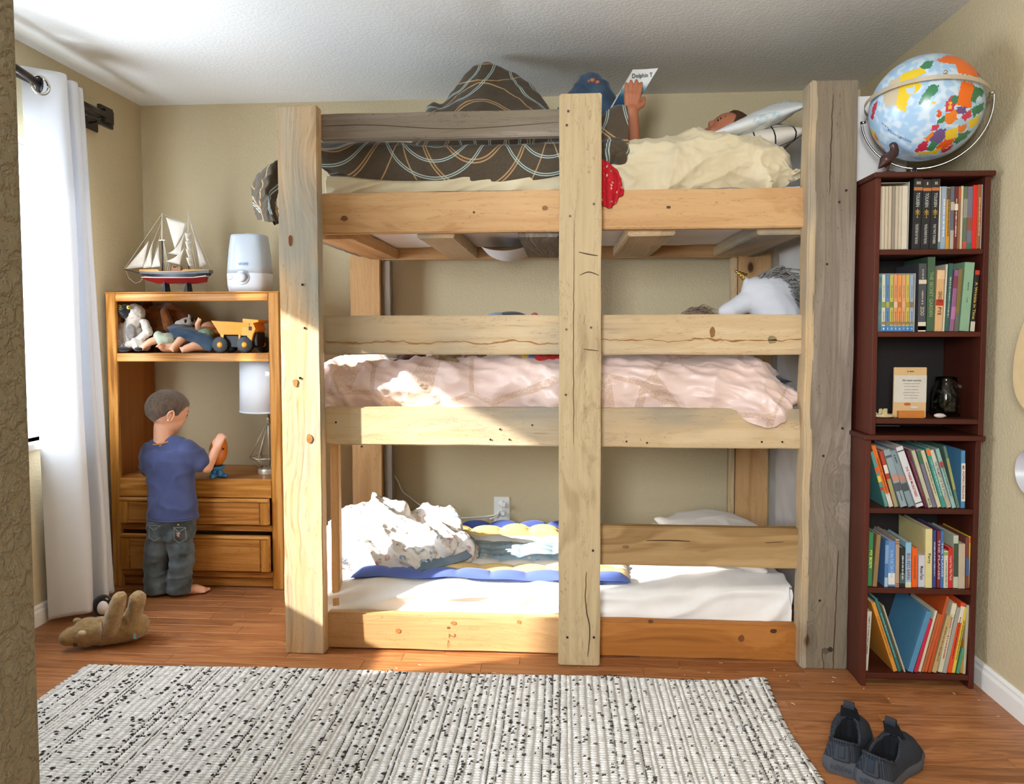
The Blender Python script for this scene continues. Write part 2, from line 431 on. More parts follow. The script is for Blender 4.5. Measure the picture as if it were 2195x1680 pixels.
def patch(name, cols, bg, scale=26, thr=.32, rough=.9):
    t = NT(name); v = t.coord(); n = t.vor(v, scale, 'F1'); cc = t.vor(v, scale, out='Color')
    k = t.sep(cc)[0]; st = [(i/len(cols), c) for i, c in enumerate(cols)]
    col = t.ramp(k, st, 'CONSTANT'); t.out(t.mix(t.math('MULTIPLY', t.math('LESS_THAN', n, thr), t.mapr(t.noise(v, 60, 2), .4, .6)), bg, col), rough, .2)
    t.bump(t.noise(v, 60, 3), .4, .004); return t.m
M['floral'] = patch('floral_patchwork', ['#b98d86', '#8fa0b0', '#c9b9a0', '#a8b09a', '#c7a59b', '#7f93ab'], '#ddd8d2', 30, .42)
M['floralblue'] = patch('blue_floral_quilt', ['#c9b08a', '#8aa4b0', '#d8d0bd', '#6f93ad'], '#9db4c2', 34, .36)
M['denim'] = fabric('denim', '#3f5266', '#27384b', nscale=9, weave=500)
M['jeans'] = fabric('faded_black_jeans', '#3c4444', '#67727a', nscale=11, weave=500)
M['shirt'] = fabric('navy_shirt', '#414a73', '#4b5580', nscale=10)
def skin(name, a, b):
    t = NT(name); t.out(t.mix(t.noise(t.coord(), 14, 3), a, b), .5, .35)
    t.b.inputs['Subsurface Weight'].default_value = .08; t.b.inputs['Subsurface Radius'].default_value = (.01, .004, .002); return t.m
M['skin'] = skin('light_skin', '#d9a183', '#e3ae90')
M['skin2'] = skin('tan_skin', '#a9674a', '#b87656')
M['doll'] = plain('#e3ad8c', .42, var=.04)
def fur(name, a, b, s=60, st=.8, sc=(1, 1, 1)):
    t = NT(name); v = t.coord('Object', sc); n = t.noise(v, s, 4, .7, .5); t.out(t.mix(t.mapr(n, .3, .7), a, b), .95, .1)
    t.b.inputs['Sheen Weight'].default_value = .4; t.bump(t.noise(v, s*3, 3, .7, 1), st, .006); return t.m
M['hair'] = fur('short_brown_hair', '#43342a', '#75604e', 90, .8, (1, 1, .35))
M['bearfur'] = fur('tan_plush', '#8a6c42', '#ad8d5c', 60)
M['redfur'] = fur('chestnut_plush', '#5e3312', '#8b4d1e', 50, .4)
M['lemurfur'] = fur('grey_white_plush', '#b3a89c', '#d6ccc0', 50, .5)
M['blackfur'] = fur('black_plush', '#16161a', '#26262c', 60, .4)
M['gold'] = plain('#b9964a', .3, metal=.9, var=.02)
M['chrome'] = plain('#cfcdc8', .22, metal=1, var=.02)
M['nickel'] = plain('#c9bea8', .35, metal=.45, var=.03)
M['bronze'] = plain('#3d3530', .4, metal=.7, var=.05)
M['black'] = plain('#15161a', .5, var=.03)
M['blackplastic'] = plain('#1d1e20', .45, var=.03)
M['pages'] = plain('#d8ccb4', .8, var=.05)

def transl(name, col, f=.35):
    t = NT(name); t.out(col, .8, .1); tr = t.new('ShaderNodeBsdfTranslucent', {'Color': srgb(col)}); mx = t.new('ShaderNodeMixShader', {0: f})
    t.t.links.new(t.b.outputs[0], mx.inputs[1]); t.t.links.new(tr.outputs[0], mx.inputs[2]); t.t.links.new(mx.outputs[0], t.n['Material Output'].inputs[0]); t.bump(t.noise(t.coord(), 500, 2), .1, .001); return t.m
M['curtain'] = transl('curtain_cloth', '#e8ebf0', .14)
# ------------------------------------------------------------------ room shell
XL, XR, YB, YF, H = -2.08, 1.381, 3.561, .62, 2.283
WY0, WY1, WZ0, WZ1 = 1.80, 2.98, .735, 1.915
def sbox(name, *a, mat='wall', bev=0): return struct(MB().box(*a, bev=bev).build(name, M[mat]))
sbox('wall_back', XL-.15, XR+.15, YB, YB+.12, -.05, H+.1)
w = MB(); w.box(XL-.14, XL, YF-.12, WY0, -.05, H+.1); w.box(XL-.14, XL, WY1, YB, -.05, H+.1); w.box(XL-.14, XL, WY0, WY1, -.05, WZ0); w.box(XL-.14, XL, WY0, WY1, WZ1, H+.1)
struct(w.build('wall_left', M['wall']))
sbox('wall_right', XR, XR+.14, -2.2, YB, -.05, H+.1)
sbox('ceiling', XL-.14, XR+.14, -2.2, YB, H, H+.1, mat='ceil')
# front wall: the corner the picture is taken past, on the left; the opening to the hall
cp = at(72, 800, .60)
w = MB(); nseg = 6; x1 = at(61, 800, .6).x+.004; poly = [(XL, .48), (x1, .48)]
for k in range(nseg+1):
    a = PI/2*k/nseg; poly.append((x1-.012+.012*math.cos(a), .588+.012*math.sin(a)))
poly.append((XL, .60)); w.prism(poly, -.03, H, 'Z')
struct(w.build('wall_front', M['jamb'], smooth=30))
sbox('wall_hall', XL, -.75, -2.2, .48, -.05, H)
sbox('wall_entry', -.75, XR, -2.3, -2.2, -.05, H)
# floor: base slab and laminate strips, each strip piece its own part
fl = struct(MB().box(XL-.14, XR+.14, -2.2, YB, -.06, -.006).build('floor', plain('#5f3822', .6)))
rnd = random.Random(3); PW = .0655; y = 1.60; row = 0; npl = 0
ms = {}
def plank_mesh(L):
    k = round(L, 3)
    if k not in ms:
        b = MB(); b.box(-L/2+.0004, L/2-.0004, -PW/2+.0003, PW/2-.0003, -.0055, 0, bev=.0006); o = b.build('plank', M['floor']); ms[k] = o.data; bpy.data.objects.remove(o)
    return ms[k]
while y < YB-.001:
    x = XL-rnd.uniform(0, .5)
    while x < XR:
        L = rnd.choice([.42, .56, .70]); x0, x1_ = max(x, XL), min(x+L, XR)
        if x1_-x0 > .02:
            o = bpy.data.objects.new('plank', plank_mesh(x1_-x0)); COL.objects.link(o); o.parent = fl
            o.location = ((x0+x1_)/2, y+PW/2 if y+PW < YB else y+PW/2, 0); npl += 1
        x += L
    y += PW; row += 1
MB().box(XL, XR, -2.2, 1.60, -.0055, 0).build('floor_boards', M['floor'], fl)
# baseboards
def baseboard(name, pts, mat):
    b = MB(); prof = [(0, 0), (.013, 0), (.013, .055), (.009, .066), (.009, .074), (.004, .083), (0, .083)]
    (xa, ya), (xb, yb) = pts; d = Vector((xb-xa, yb-ya, 0)).normalized(); n = Vector((-d.y, d.x, 0))
    b.rings([[Vector((xa, ya, 0))+n*p+Vector((0, 0, h)) for p, h in prof], [Vector((xb, yb, 0))+n*p+Vector((0, 0, h)) for p, h in prof]])
    return struct(b.build(name, mat))
baseboard('baseboard_left', ((XL, YB), (XL, YF)), M['white_trim'])
baseboard('baseboard_right', ((XR, -.5), (XR, YB)), M['white_trim'])
baseboard('baseboard_back', ((XR, YB), (XL, YB)), M['white_trim'])
# window: jamb liner, sill, sash rails, glass
wf = MB(); f = .045
for a in ((WY0, WY0+f, WZ0, WZ1), (WY1-f, WY1, WZ0, WZ1), (WY0, WY1, WZ0, WZ0+f), (WY0, WY1, WZ1-f, WZ1)):
    wf.box(XL-.12, XL-.07, *a, bev=.003)
wo = struct(wf.build('window_1', M['window_white']))
MB().box(XL-.13, XL+.035, WY0-.03, WY1+.03, WZ0-.03, WZ0, bev=.004).build('sill', M['window_white'], wo)
gt = NT('window_glass'); g1 = gt.new('ShaderNodeBsdfTransparent'); g2 = gt.new('ShaderNodeBsdfGlossy', {'Roughness': .02}); gm = gt.new('ShaderNodeMixShader', {0: .06}); gt.t.links.new(g1.outputs[0], gm.inputs[1]); gt.t.links.new(g2.outputs[0], gm.inputs[2]); gt.t.links.new(gm.outputs[0], gt.n['Material Output'].inputs[0])
MB().box(XL-.098, XL-.094, WY0+f, WY1-f, WZ0+f, WZ1-f).build('pane', gt.m, wo)
# ceiling lamp: the lower rim just shows at the top edge
c = at(1015, -32, 2.38); c.z = H
t = thing('ceiling_light', 'small cream ceiling light rim at the top edge of the picture', 'ceiling light', c)
MB().lathe([(.02, 0), (.075, -.001), (.075, -.012), (.03, -.014)], c, 28).build('base_plate', M['nickel'], t, 40)
MB().lathe([(.068, -.014), (.066, -.028), (.045, -.042), (.012, -.05), (.008, -.058), (.002, -.06)], c, 28).build('shade', plain('#e2cfb4', .5), t, True)
# ------------------------------------------------------------------ triple bunk bed
bed = thing('bunk_bed', 'triple bunk bed of rough pine beams filling the middle of the room', 'bed', (0, 3.0, 0))
YR = 2.60; RT = .04
def rough(b, amp=.0015, seed=0):
    b.v = [(x+N(x*9+seed, y*9, z*9)*amp, y+N(x*9, y*9+seed, z*9+5)*amp, z+N(x*9+3, y*9, z*9+seed)*amp) for x, y, z in b.v]; return b
def board(name, x0, x1, y0, y1, z0, z1, mat, label=None, bev=.004, seed=0, amp=.0025):
    """a sawn timber, subdivided along its length so edges wander a little"""
    L = [x1-x0, y1-y0, z1-z0]; i = L.index(max(L)); n = 26
    prof = None; bm = bmesh.new(); bmesh.ops.create_cube(bm, size=1)
    for v in bm.verts: v.co = Vector(((x0+x1)/2+v.co.x*L[0], (y0+y1)/2+v.co.y*L[1], (z0+z1)/2+v.co.z*L[2]))
    es = [e for e in bm.edges if abs((e.verts[0].co-e.verts[1].co)[i]) > L[i]*.5]
    bmesh.ops.bevel(bm, geom=bm.edges[:], offset=bev, segments=2, affect='EDGES')
    es = [e for e in bm.edges if abs((e.verts[0].co-e.verts[1].co)[i]) > L[i]*.5]
    bmesh.ops.subdivide_edges(bm, edges=es, cuts=n)
    for v in bm.verts:
        c = v.co; d = Vector((N(c.x*6+seed, c.y*20, c.z*6), N(c.x*6, c.y*20+seed, c.z*6+4), N(c.x*6+9, c.y*20, c.z*6+seed)))*amp
        d[i] = 0; v.co += d
    me = bpy.data.meshes.new(name); bm.to_mesh(me); bm.free()
    return finish(bpy.data.objects.new(name, me), name, mat, bed, 40, label)
board('post', -.997, -.853, 2.551, 2.60, 0, 1.957, M['postL'], 'pale front left post with bluish stain and knots')
board('post', -.008, .135, 2.515, 2.598, .002, 1.965, M['postM'], 'cracked pale front middle post')
board('post', .843, .985, 2.551, 2.665, 0, 2.0, M['greyZ'], 'weathered grey front right post', amp=.004)
board('edge_strip', .826, .852, 2.545, 2.63, 0, 2.0, M['pineZ'], 'pale bark edge of the weathered post', amp=.006, bev=.006)
board('post', -.99, -.845, 3.40, 3.44, 0, 1.53, M['firZ'], 'back left post')
board('post', .80, .945, 3.40, 3.44, 0, 1.53, M['firZ'], 'back right post')
board('cleat', -.842, -.80, 3.42, 3.46, .2, 1.5, M['greyZ'])
board('cleat', .77, .797, 3.41, 3.45, .2, 1.5, M['pineZ'])
board('cleat', -.853, -.822, 2.642, 2.68, .13, .757, M['firZ'])
# side rails
board('guard_rail', -.858, -.004, YR, YR+RT, 1.847, 1.940, M['greyX'], 'grey weathered top guard rail', seed=1)
board('side_rail', -.858, -.004, YR, YR+RT, 1.517, 1.661, M['firX'], 'orange pine rail of the top bunk, left half', seed=2)
board('side_rail', .128, .850, YR, YR+RT, 1.522, 1.658, M['firX'], 'orange pine rail of the top bunk, right half', seed=3)
board('guard_rail', -.858, .850, YR, YR+RT, 1.084, 1.224, M['pineX'], 'pale guard rail with a brown wavy crack stain', seed=4)
board('side_rail', -.858, .850, YR, YR+RT, .757, .895, M['pineX'], 'pale rail of the middle bunk', seed=5)
board('guard_rail', .128, .850, YR, YR+RT, .333, .474, wood('brown_pine', ['#8a6a42', '#a5865a', '#b5976a', '#bea478'], 'X'), 'short brown guard rail of the bottom bunk', seed=6)
board('side_rail', -.858, -.004, YR, YR+RT, .004, .135, M['firX'], 'stamped orange rail of the bottom bunk', seed=7)
board('side_rail', .128, .850, YR, YR+RT, .002, .130, wood('dark_fir', ['#84501f', '#a5682e', '#b87a3c', '#c28648'], 'X', kcol='#6a3812'), 'brown rail of the bottom bunk with dark stains', seed=8)
# brown wandering crack stains are grown as thin slivers set in the guard rail face
def sliver(z0, x0, x1, col, seed, w=.0035):
    b = MB(); n = 90; up = []; dn = []
    for i in range(n+1):
        x = lerp(x0, x1, i/n); z = z0+.012*N(x*9+seed)+.006*N(x*31+seed)+.003*N(x*90, seed)
        ww = w*(.4+abs(N(x*14, seed, 3))*2.2); up.append(Vector((x, YR-.0012, z+ww))); dn.append(Vector((x, YR-.0012, z-ww)))
    b.rings([up+[v+Vector((0, .004, 0)) for v in reversed(up)], dn+[v+Vector((0, .004, 0)) for v in reversed(dn)]], cap=False)
    return b
sv = sliver(1.128, -.85, -.012, 0, 2.0)
o = sv.build('resin_seam', plain('#a3703a', .8, var=.2), bed); o['kind'] = 'stuff'
o = sliver(1.135, .14, .84, 0, 7.0, .0022).build('resin_seam', plain('#9a6a35', .8, var=.2), bed); o['kind'] = 'stuff'
# cross rails at the back and slats
for z0, z1 in ((1.50, 1.60), (.77, .87), (.05, .13)):
    board('back_rail', -.86, .83, 3.40, 3.44, z0, z1, M['firX'] if z0 > 1.2 else M['pineX'], seed=z0)
board('end_rail', .835, .87, 2.67, 3.40, 1.50, 1.59, M['greyY'], 'end rail of the top bunk')
board('end_rail', -.95, -.91, 2.605, 3.40, 1.515, 1.56, M['greyY'], 'end rail of the top bunk')
board('end_rail', .835, .87, 2.67, 3.40, .77, .87, M['pineY']); board('end_rail', -.95, -.91, 2.605, 3.40, .77, .87, M['pineY'])
SL = [(-.895, -.755, 'fir'), (-.52, -.385, 'pine'), (-.155, -.01, 'grey'), (.235, .40, 'pine'), (.685, .86, 'pine')]
for z in (1.503, .775):
    for i, (a, b_, m) in enumerate(SL): board('slat', a, b_, RT+YR+.002, 3.398, z, z+.04 if z < 1 else z+.045, M[m+'Y'], seed=i)
# screw heads
def screw(px, py, Y, r=.0042):
    p = at(px, py, Y); b = MB(); b.cyl((p.x, Y-.0008, p.z), (p.x, Y+.004, p.z), r, seg=8); b.box(p.x-r*.6, p.x+r*.6, Y-.0014, Y, p.z-.0006, p.z+.0006)
    b.build('screw', M['bronze'], bed)
for px, py in ((648, 610), (653, 703), (643, 810), (1218, 238), (1215, 268), (1273, 437), (1222, 463), (1214, 706), (1267, 702), (1213, 846), (1271, 1180), (1273, 1366), (1216, 1366), (1814, 408), (1799, 433), (1773, 566), (1806, 918), (1765, 977), (1757, 1287)):
    Y = 2.549 if px < 700 or px > 1700 else 2.513
    screw(px, py, Y)
for px, py in ((775, 957), (720, 905), (1051, 942), (1092, 942), (1343, 946), (1387, 949), (1633, 947), (1677, 947), (1141, 911), (1072, 920)): screw(px, py, YR-.001, .0038)
# big knots: dark plugs let into the posts and rails
def knot(px, py, Y, rx, rz, col='#5a3115'):
    p = at(px, py, Y); b = MB(); pts = []
    for j in range(18):
        a = 2*PI*j/18; k = 1+.25*N(math.cos(a)*1.5+px, math.sin(a)*1.5); pts.append((p.x+math.cos(a)*rx*k, p.z+math.sin(a)*rz*k))
    b.prism(pts, Y-.0012, Y+.004); b.build('knot', plain(col, .7, var=.3), bed)
for a in ((622, 515, 2.55, .006, .02, '#7c3d14'), (663, 940, 2.55, .011, .016, '#a87038'), (633, 820, 2.55, .009, .014, '#a9743c'), (738, 468, YR, .013, .009, '#6d4526'), (1168, 446, YR, .01, .009, '#8a6238'), (1016, 455, YR, .004, .004), (1433, 444, YR, .008, .005, '#5a3a22'),
          (853, 1352, YR, .010, .009, '#b4703c'), (972, 1335, YR, .011, .007, '#b0703a'), (1112, 1333, YR, .008, .007, '#b87c44'), (1658, 1352, YR, .012, .008, '#4f2d14'), (1589, 1368, YR, .012, .012, '#7a4720'), (1395, 1332, YR, .009, .006, '#6a3c1a'), (1527, 712, YR, .010, .018, '#8a6030'), (1780, 1392, 2.55, .009, .008, '#3a2c22'), (1769, 1395, 2.55, .011, .011, '#5d5044'), (1341, 1172, YR, .012, .006, '#7a5c38'), (1655, 728, YR, .016, .014, '#8a7852')): knot(*a)
# lumber stamp on the bottom rail
mk = plain('#8a5a38', .8); q = at(968, 1362, YR-.0012)
F = frame(q, (0, 0, 1), (-1, 0, 0))
F = frame(q, (0, 0, -1), (1, 0, 0))
text('2', F, .035, mk, bed, 'stamp'); text('WANT', frame(at(960, 1380, YR-.0012), (0, 0, -1), (1, 0, 0)), .009, mk, bed, 'stamp')
text('e', frame(at(962, 1345, YR-.0012), (0, 0, -1), (1, 0, 0)), .022, mk, bed, 'stamp')
b = MB(); q = at(962, 1378, YR-.001)
for a0, a1 in (((-.006, -.008), (.006, -.008)), ((.006, -.008), (0, .009)), ((0, .009), (-.006, -.008)), ((-.012, -.013), (.014, -.013))):
    b.tube([(q.x+a0[0], q.y, q.z+a0[1]), (q.x+a1[0], q.y, q.z+a1[1])], .0006, 4)
b.build('stamp', mk, bed)
def crack(pts, Y, w=.0012):
    P = [at(px, py, Y) for px, py in pts]; n = 40; b = MB(); L = [Vector(cat([tuple(p) for p in P], k/n)) for k in range(n+1)]
    L = [Vector((p.x+.0025*N(p.z*30, px), Y-.0002, p.z)) for p in L]; b.tube(L, [w*(.35+.9*abs(math.sin(k/n*PI))**.5) for k in range(n+1)], 5); b.build('crack', plain('#4a3520', .9), bed)
crack([(1231, 460), (1230, 600), (1229, 760), (1230, 1000)], 2.515); crack([(1257, 1225), (1255, 1290), (1264, 1350), (1260, 1408)], 2.515, .0018); crack([(1240, 540), (1262, 545), (1282, 548)], 2.515, .0016); crack([(1242, 590), (1262, 583), (1284, 590)], 2.515, .0014); crack([(1250, 748), (1284, 752)], 2.515, .0012); crack([(1200, 515), (1230, 535)], 2.515, .0008)
crack([(1786, 200), (1782, 300), (1778, 420)], 2.551, .0016); crack([(1797, 1180), (1790, 1330), (1785, 1436)], 2.551, .002); crack([(1762, 1390), (1765, 1436)], 2.551, .0012)
crack([(690, 270), (800, 268), (980, 276), (1195, 262)], YR, .0010); crack([(1385, 1158), (1440, 1158), (1480, 1160)], YR, .0018); crack([(1640, 1163), (1680, 1161)], YR, .0010)
# ------------------------------------------------------------------ mattresses
def mattress(name, label, x0, x1, y0, y1, z0, z1, mat, r=.04, amp=.004):
    def f(u, v, p): return N(p.x*5, p.y*5, p.z*9)*1.2+.5*N(p.x*18, p.z*25)
    prof = []
    for y_, z_ in ((lerp(y0, y1, .5), z0), (y0+r, z0), (y0+.3*r, z0+.3*r), (y0, z0+r*1.2), (y0-.004, (z0+z1)/2), (y0, z1-r*1.2), (y0+.3*r, z1-.3*r), (y0+r, z1), (lerp(y0, y1, .5), z1+.005), (y1-r, z1), (y1-.3*r, z1-.3*r), (y1, z1-r), (y1, z0+r), (y1-.3*r, z0+.3*r), (y1-r, z0), (lerp(y0, y1, .5), z0)): prof.append((y_, z_))
    cx = [x0, x0+.004, x0+r*.5, x0+r*1.5, (x0+x1)/2, x1-r*1.5, x1-r*.5, x1-.004, x1]
    cy = ((y0+y1)/2, (z0+z1)/2); secs = []
    for k, x in enumerate(cx):
        s = {0: .02, 1: .8, 2: .94, 6: .94, 7: .8, 8: .02}.get(k, 1)
        e = 1-s; secs.append([(cy[0]+(p-cy[0])*(1-e*.35 if s > .1 else .02), cy[1]+(q-cy[1])*(s)) for p, q in prof])
    o = cloth(name, cx, secs, mat, None, 90, 75, f, amp, 0); tag(o, label, 'mattress'); return o
mattress('mattress', 'mattress of the top bunk in a cream sheet, seen white from below', -.90, .83, 2.675, 3.39, 1.552, 1.68, [M['mattress']])
mattress('mattress', 'middle bunk mattress in a grey sheet', -.90, .83, 2.675, 3.39, .818, .955, [M['greysheet']])
def wsheet(u, v, p):
    return 1.6*max(0, 1-abs(N(p.x*3+p.z*4, p.z*11-p.x*3.5+p.y*6, 2))*3)+.8*N(p.x*4, p.y*4, p.z*5)
prof_b = [(3.0, .03), (2.68, .03), (2.655, .05), (2.65, .12), (2.652, .16), (2.66, .205), (2.69, .226), (2.8, .228), (3.0, .228), (3.36, .226), (3.39, .2), (3.39, .05), (3.0, .03)]
xs = [-.95, -.94, -.9, -.4, 0, .4, .78, .82, .825]
secs = [[(lerp(3.0, y, s2), lerp(.13, z, s1)+(.024*sm(.3, .8, xq) if z > .15 else 0)) for y, z in prof_b] for (s1, s2), xq in zip(((.02, .02), (.85, .92), (1, 1), (1, 1), (1, 1), (1.0, 1), (1, 1), (.85, .95), (.02, .02)), xs)]
o = cloth('mattress', xs, secs, [M['white_sheet']], None, 150, 90, wsheet, .009, 0); tag(o, 'bottom bunk mattress in a white fitted sheet', 'mattress')
# sagging ticking under the middle and top bunks
def sag(px0, px1, py, Y, d, parent, mat):
    p0, p1 = at(px0, py, Y), at(px1, py, Y); b = MB()
    b.grid(lambda u, v: Vector((lerp(p0.x, p1.x, u), lerp(Y, Y+.45, v), p0.z+.02-(d+.02)*math.sin(PI*u)**.7*math.sin(PI*min(1, .15+v*.85)))), 24, 12)
    return b
# ------------------------------------------------------------------ spare mattress on end between bed and corner
def padf(u, v, p): return abs(math.sin((p.y+p.z)*22))**.5+abs(math.sin((p.y-p.z)*22))**.5
b = MB()
prof = [(2.70, .12), (2.70, 1.93), (2.715, 1.97), (2.75, 1.985), (3.45, 1.985), (3.5, 1.95), (3.5, .15), (3.47, .12)]
sp = thing('spare_mattress', 'quilted off-white mattress standing on its edge behind the right end of the bunk bed', 'mattress', (1.1, 3.1, 0))
def vert(u, v):
    Y = lerp(2.70, 3.50, v); Z = lerp(.004, 1.985, u); return Vector((.988-.004*(abs(math.sin((Y+Z)*18))**.5+abs(math.sin((Y-Z)*18))**.5), Y, Z))
b.grid(vert, 120, 60)
b.grid(lambda u, v: Vector((lerp(.99, 1.2, v), 2.70-.012*math.sin(PI*v)-.004*(abs(math.sin((v*.21+u*1.985)*18))**.5+abs(math.sin((v*.21-u*1.985)*18))**.5), lerp(.004, 1.985, u))), 160, 20)
b.box(.988, 1.2, 2.702, 3.5, .004, 1.984)
b.build('cover', M['mattress'], sp, 50)
tp = MB(); tp.tube([(.985, 2.698, .01), (.985, 2.698, 1.985), (.985, 3.5, 1.985)], .006, 6); tp.tube([(1.203, 2.698, .01), (1.203, 2.698, 1.985), (1.203, 3.5, 1.985)], .006, 6); tp.build('piping', M['mattress'], sp, True)
# ------------------------------------------------------------------ top bunk bedding
fb = folds(5, 12, .5, 1.0)
def zt(px, py, Y): return at(px, py, Y).z
def xt(px, Y): return at(px, 400, Y).x
# mound over the raised knees, and the duvet hanging over the front edge
mound = [(xt(880, 3.0), zt(880, 246, 3.0)), (xt(930, 3.0), zt(930, 228, 3)), (xt(966, 3.0), zt(966, 212, 3.0)), (xt(985, 3.0), zt(985, 180, 3)), (xt(1008, 3), zt(1008, 152, 3)), (xt(1042, 3), zt(1042, 133, 3)), (xt(1066, 3), zt(1066, 143, 3)), (xt(1105, 3), zt(1105, 160, 3)), (xt(1148, 3), zt(1148, 190, 3)), (xt(1178, 3), zt(1178, 238, 3)), (xt(1215, 3), zt(1215, 262, 3)), (xt(1340, 3), zt(1340, 290, 3))]
low = [(xt(683, 2.64), zt(683, 355, 2.64)), (xt(730, 2.64), zt(730, 374, 2.64)), (xt(820, 2.64), zt(820, 384, 2.64)), (xt(1000, 2.64), zt(1000, 386, 2.64)), (xt(1120, 2.64), zt(1120, 388, 2.64)), (xt(1200, 2.64), zt(1200, 374, 2.64)), (xt(1290, 2.64), zt(1290, 345, 2.64)), (xt(1345, 2.64), zt(1345, 346, 2.64))]
xs = [-.985, -.93, -.86, -.75, -.62, -.54, -.48, -.42, -.37, -.305, -.25, -.18, -.11, -.04, .05, .14, .20, .235]
secs = []
for x in xs:
    zl = interpl(low, x); zm = interp([(-.98, 1.83), (-.62, 1.86)]+mound, x) if x > -.62 else 1.845
    hz = max(zm, 1.83); f = sm(.05, .2, x)
    front = lerp(1.835, 1.90, f)
    t = sm(1.95, 2.2, hz)
    secs.append([(2.655, zl), (2.647, lerp(zl, front, .5)), (2.662, front), (lerp(2.72, 2.76, t), front+.03+.05*f), (lerp(2.85, 2.88, t), lerp(front, hz, .35 + .2*t)), (lerp(2.93, 2.95, t), lerp(front, hz, .85)), (3.0, hz), (3.07, lerp(1.84, hz, .85)), (3.16, lerp(1.82, hz, .45)), (3.27, 1.82), (3.39, 1.76)])
def fbr(u, v, p):
    k = .35+.65*sm(.12, .5, v); hang = 1-k; return fb(u, v, p)*k
o = cloth('duvet', xs, secs, [M['circles']], None, 190, 90, fbr, .016, .012)
tag(o, 'dark brown duvet with tan and pale blue circle lines on the top bunk', 'duvet')
# end of the duvet hanging off the left end of the bed
b = []
Xl = [-1.005, -1.04, -1.085, -1.11, -1.10]
A = lambda px, py, Y: tuple(at(px, py, Y))
secs = [[A(600, 340, 2.72), A(597, 385, 2.70), A(597, 440, 2.70), A(601, 478, 2.72)],
        [A(588, 350, 2.70), A(575, 392, 2.66), A(577, 440, 2.66), A(590, 480, 2.70)],
        [A(566, 368, 2.74), A(552, 405, 2.70), A(555, 445, 2.70), A(562, 474, 2.74)],
        [A(556, 390, 2.84), A(546, 412, 2.84), A(549, 450, 2.84), A(556, 470, 2.86)],
        [A(570, 372, 3.0), A(556, 405, 3.0), A(560, 445, 3.0), A(566, 465, 3.0)]]
o = cloth('duvet_corner', [0]*5, secs, [M['circles']], None, 50, 50, folds(14, 22, .9, 4.), .016, .012)
ob = [q for q in bpy.data.objects if q.name == 'duvet'][0]
o.parent = ob
# second fold of duvet, tan lining, right of the middle post
secs = [[A(1270, 262, 2.80), A(1284, 300, 2.66), A(1290, 330, 2.64), A(1296, 352, 2.66)],
        [A(1300, 252, 2.80), A(1308, 290, 2.66), A(1312, 322, 2.62), A(1306, 345, 2.66)],
        [A(1318, 262, 2.80), A(1332, 300, 2.66), A(1336, 330, 2.63), A(1330, 352, 2.66)],
        [A(1328, 282, 2.84), A(1344, 315, 2.72), A(1346, 335, 2.70), A(1342, 350, 2.72)]]
o = cloth('duvet_fold', [0]*4, secs, [M['circles']], ob, 50, 60, folds(14, 26, .9, 8.), .014, .01)
# cream sheet showing below the duvet, left half
secs = []; xs = [-.86, -.7, -.5, -.3, -.1, .0]
for x in xs:
    zb = 1.672; secs.append([(2.658, zb), (2.656, 1.69), (2.662, 1.715+.02*sm(-.6, -.86, x)), (2.680, 1.74), (2.71, 1.755)])
o = cloth('fitted_sheet', xs, secs, [M['cream']], None, 120, 40, folds(2.5, 16, .5, 3.), .014, .006)
tag(o, 'cream fitted sheet showing in a strip under the brown duvet', 'sheet')
# cream blanket on the right half of the top bunk
xs = [.13, .2, .3, .4, .5, .6, .66, .72, .78, .815, .838]
top = [(1290, 330), (1345, 312), (1400, 305), (1450, 304), (1500, 296), (1560, 296), (1620, 295), (1680, 300), (1712, 315), (1728, 345), (1737, 372)]
botm = [405, 405, 405, 404, 403, 402, 404, 409, 404, 395, 385]
secs = []
for x, (px, py), bz in zip(xs, top, botm):
    zT = zt(px, py, 2.74); zB = zt(px, bz, 2.63); o_ = .0 if bz < 406 else -.045
    e = sm(.80, .84, x)
    secs.append([(2.652+o_, zB+.012*e), (2.640+o_, lerp(zB, zT, .18)), (2.632+.01*e, lerp(zB, zT, .5)), (2.655, lerp(zB, zT, .8)), (2.70, lerp(zB, zT, .96)), (2.78, zT), (2.95, lerp(zT, 1.83, .4)), (3.15, 1.82-.02*e), (3.38, 1.73)])
fc = folds(4, 8, 1.1, 21.)
o = cloth('blanket', xs, secs, [M['cream']], None, 170, 90, lambda u, v, p: (fc(u, v, p)+.4*folds(11, 16, 1.3, 5.)(u, v, p))*(.5+.5*sm(.95, .8, v)), .030, .008)
tag(o, 'rumpled cream blanket covering the right half of the top bunk', 'blanket')
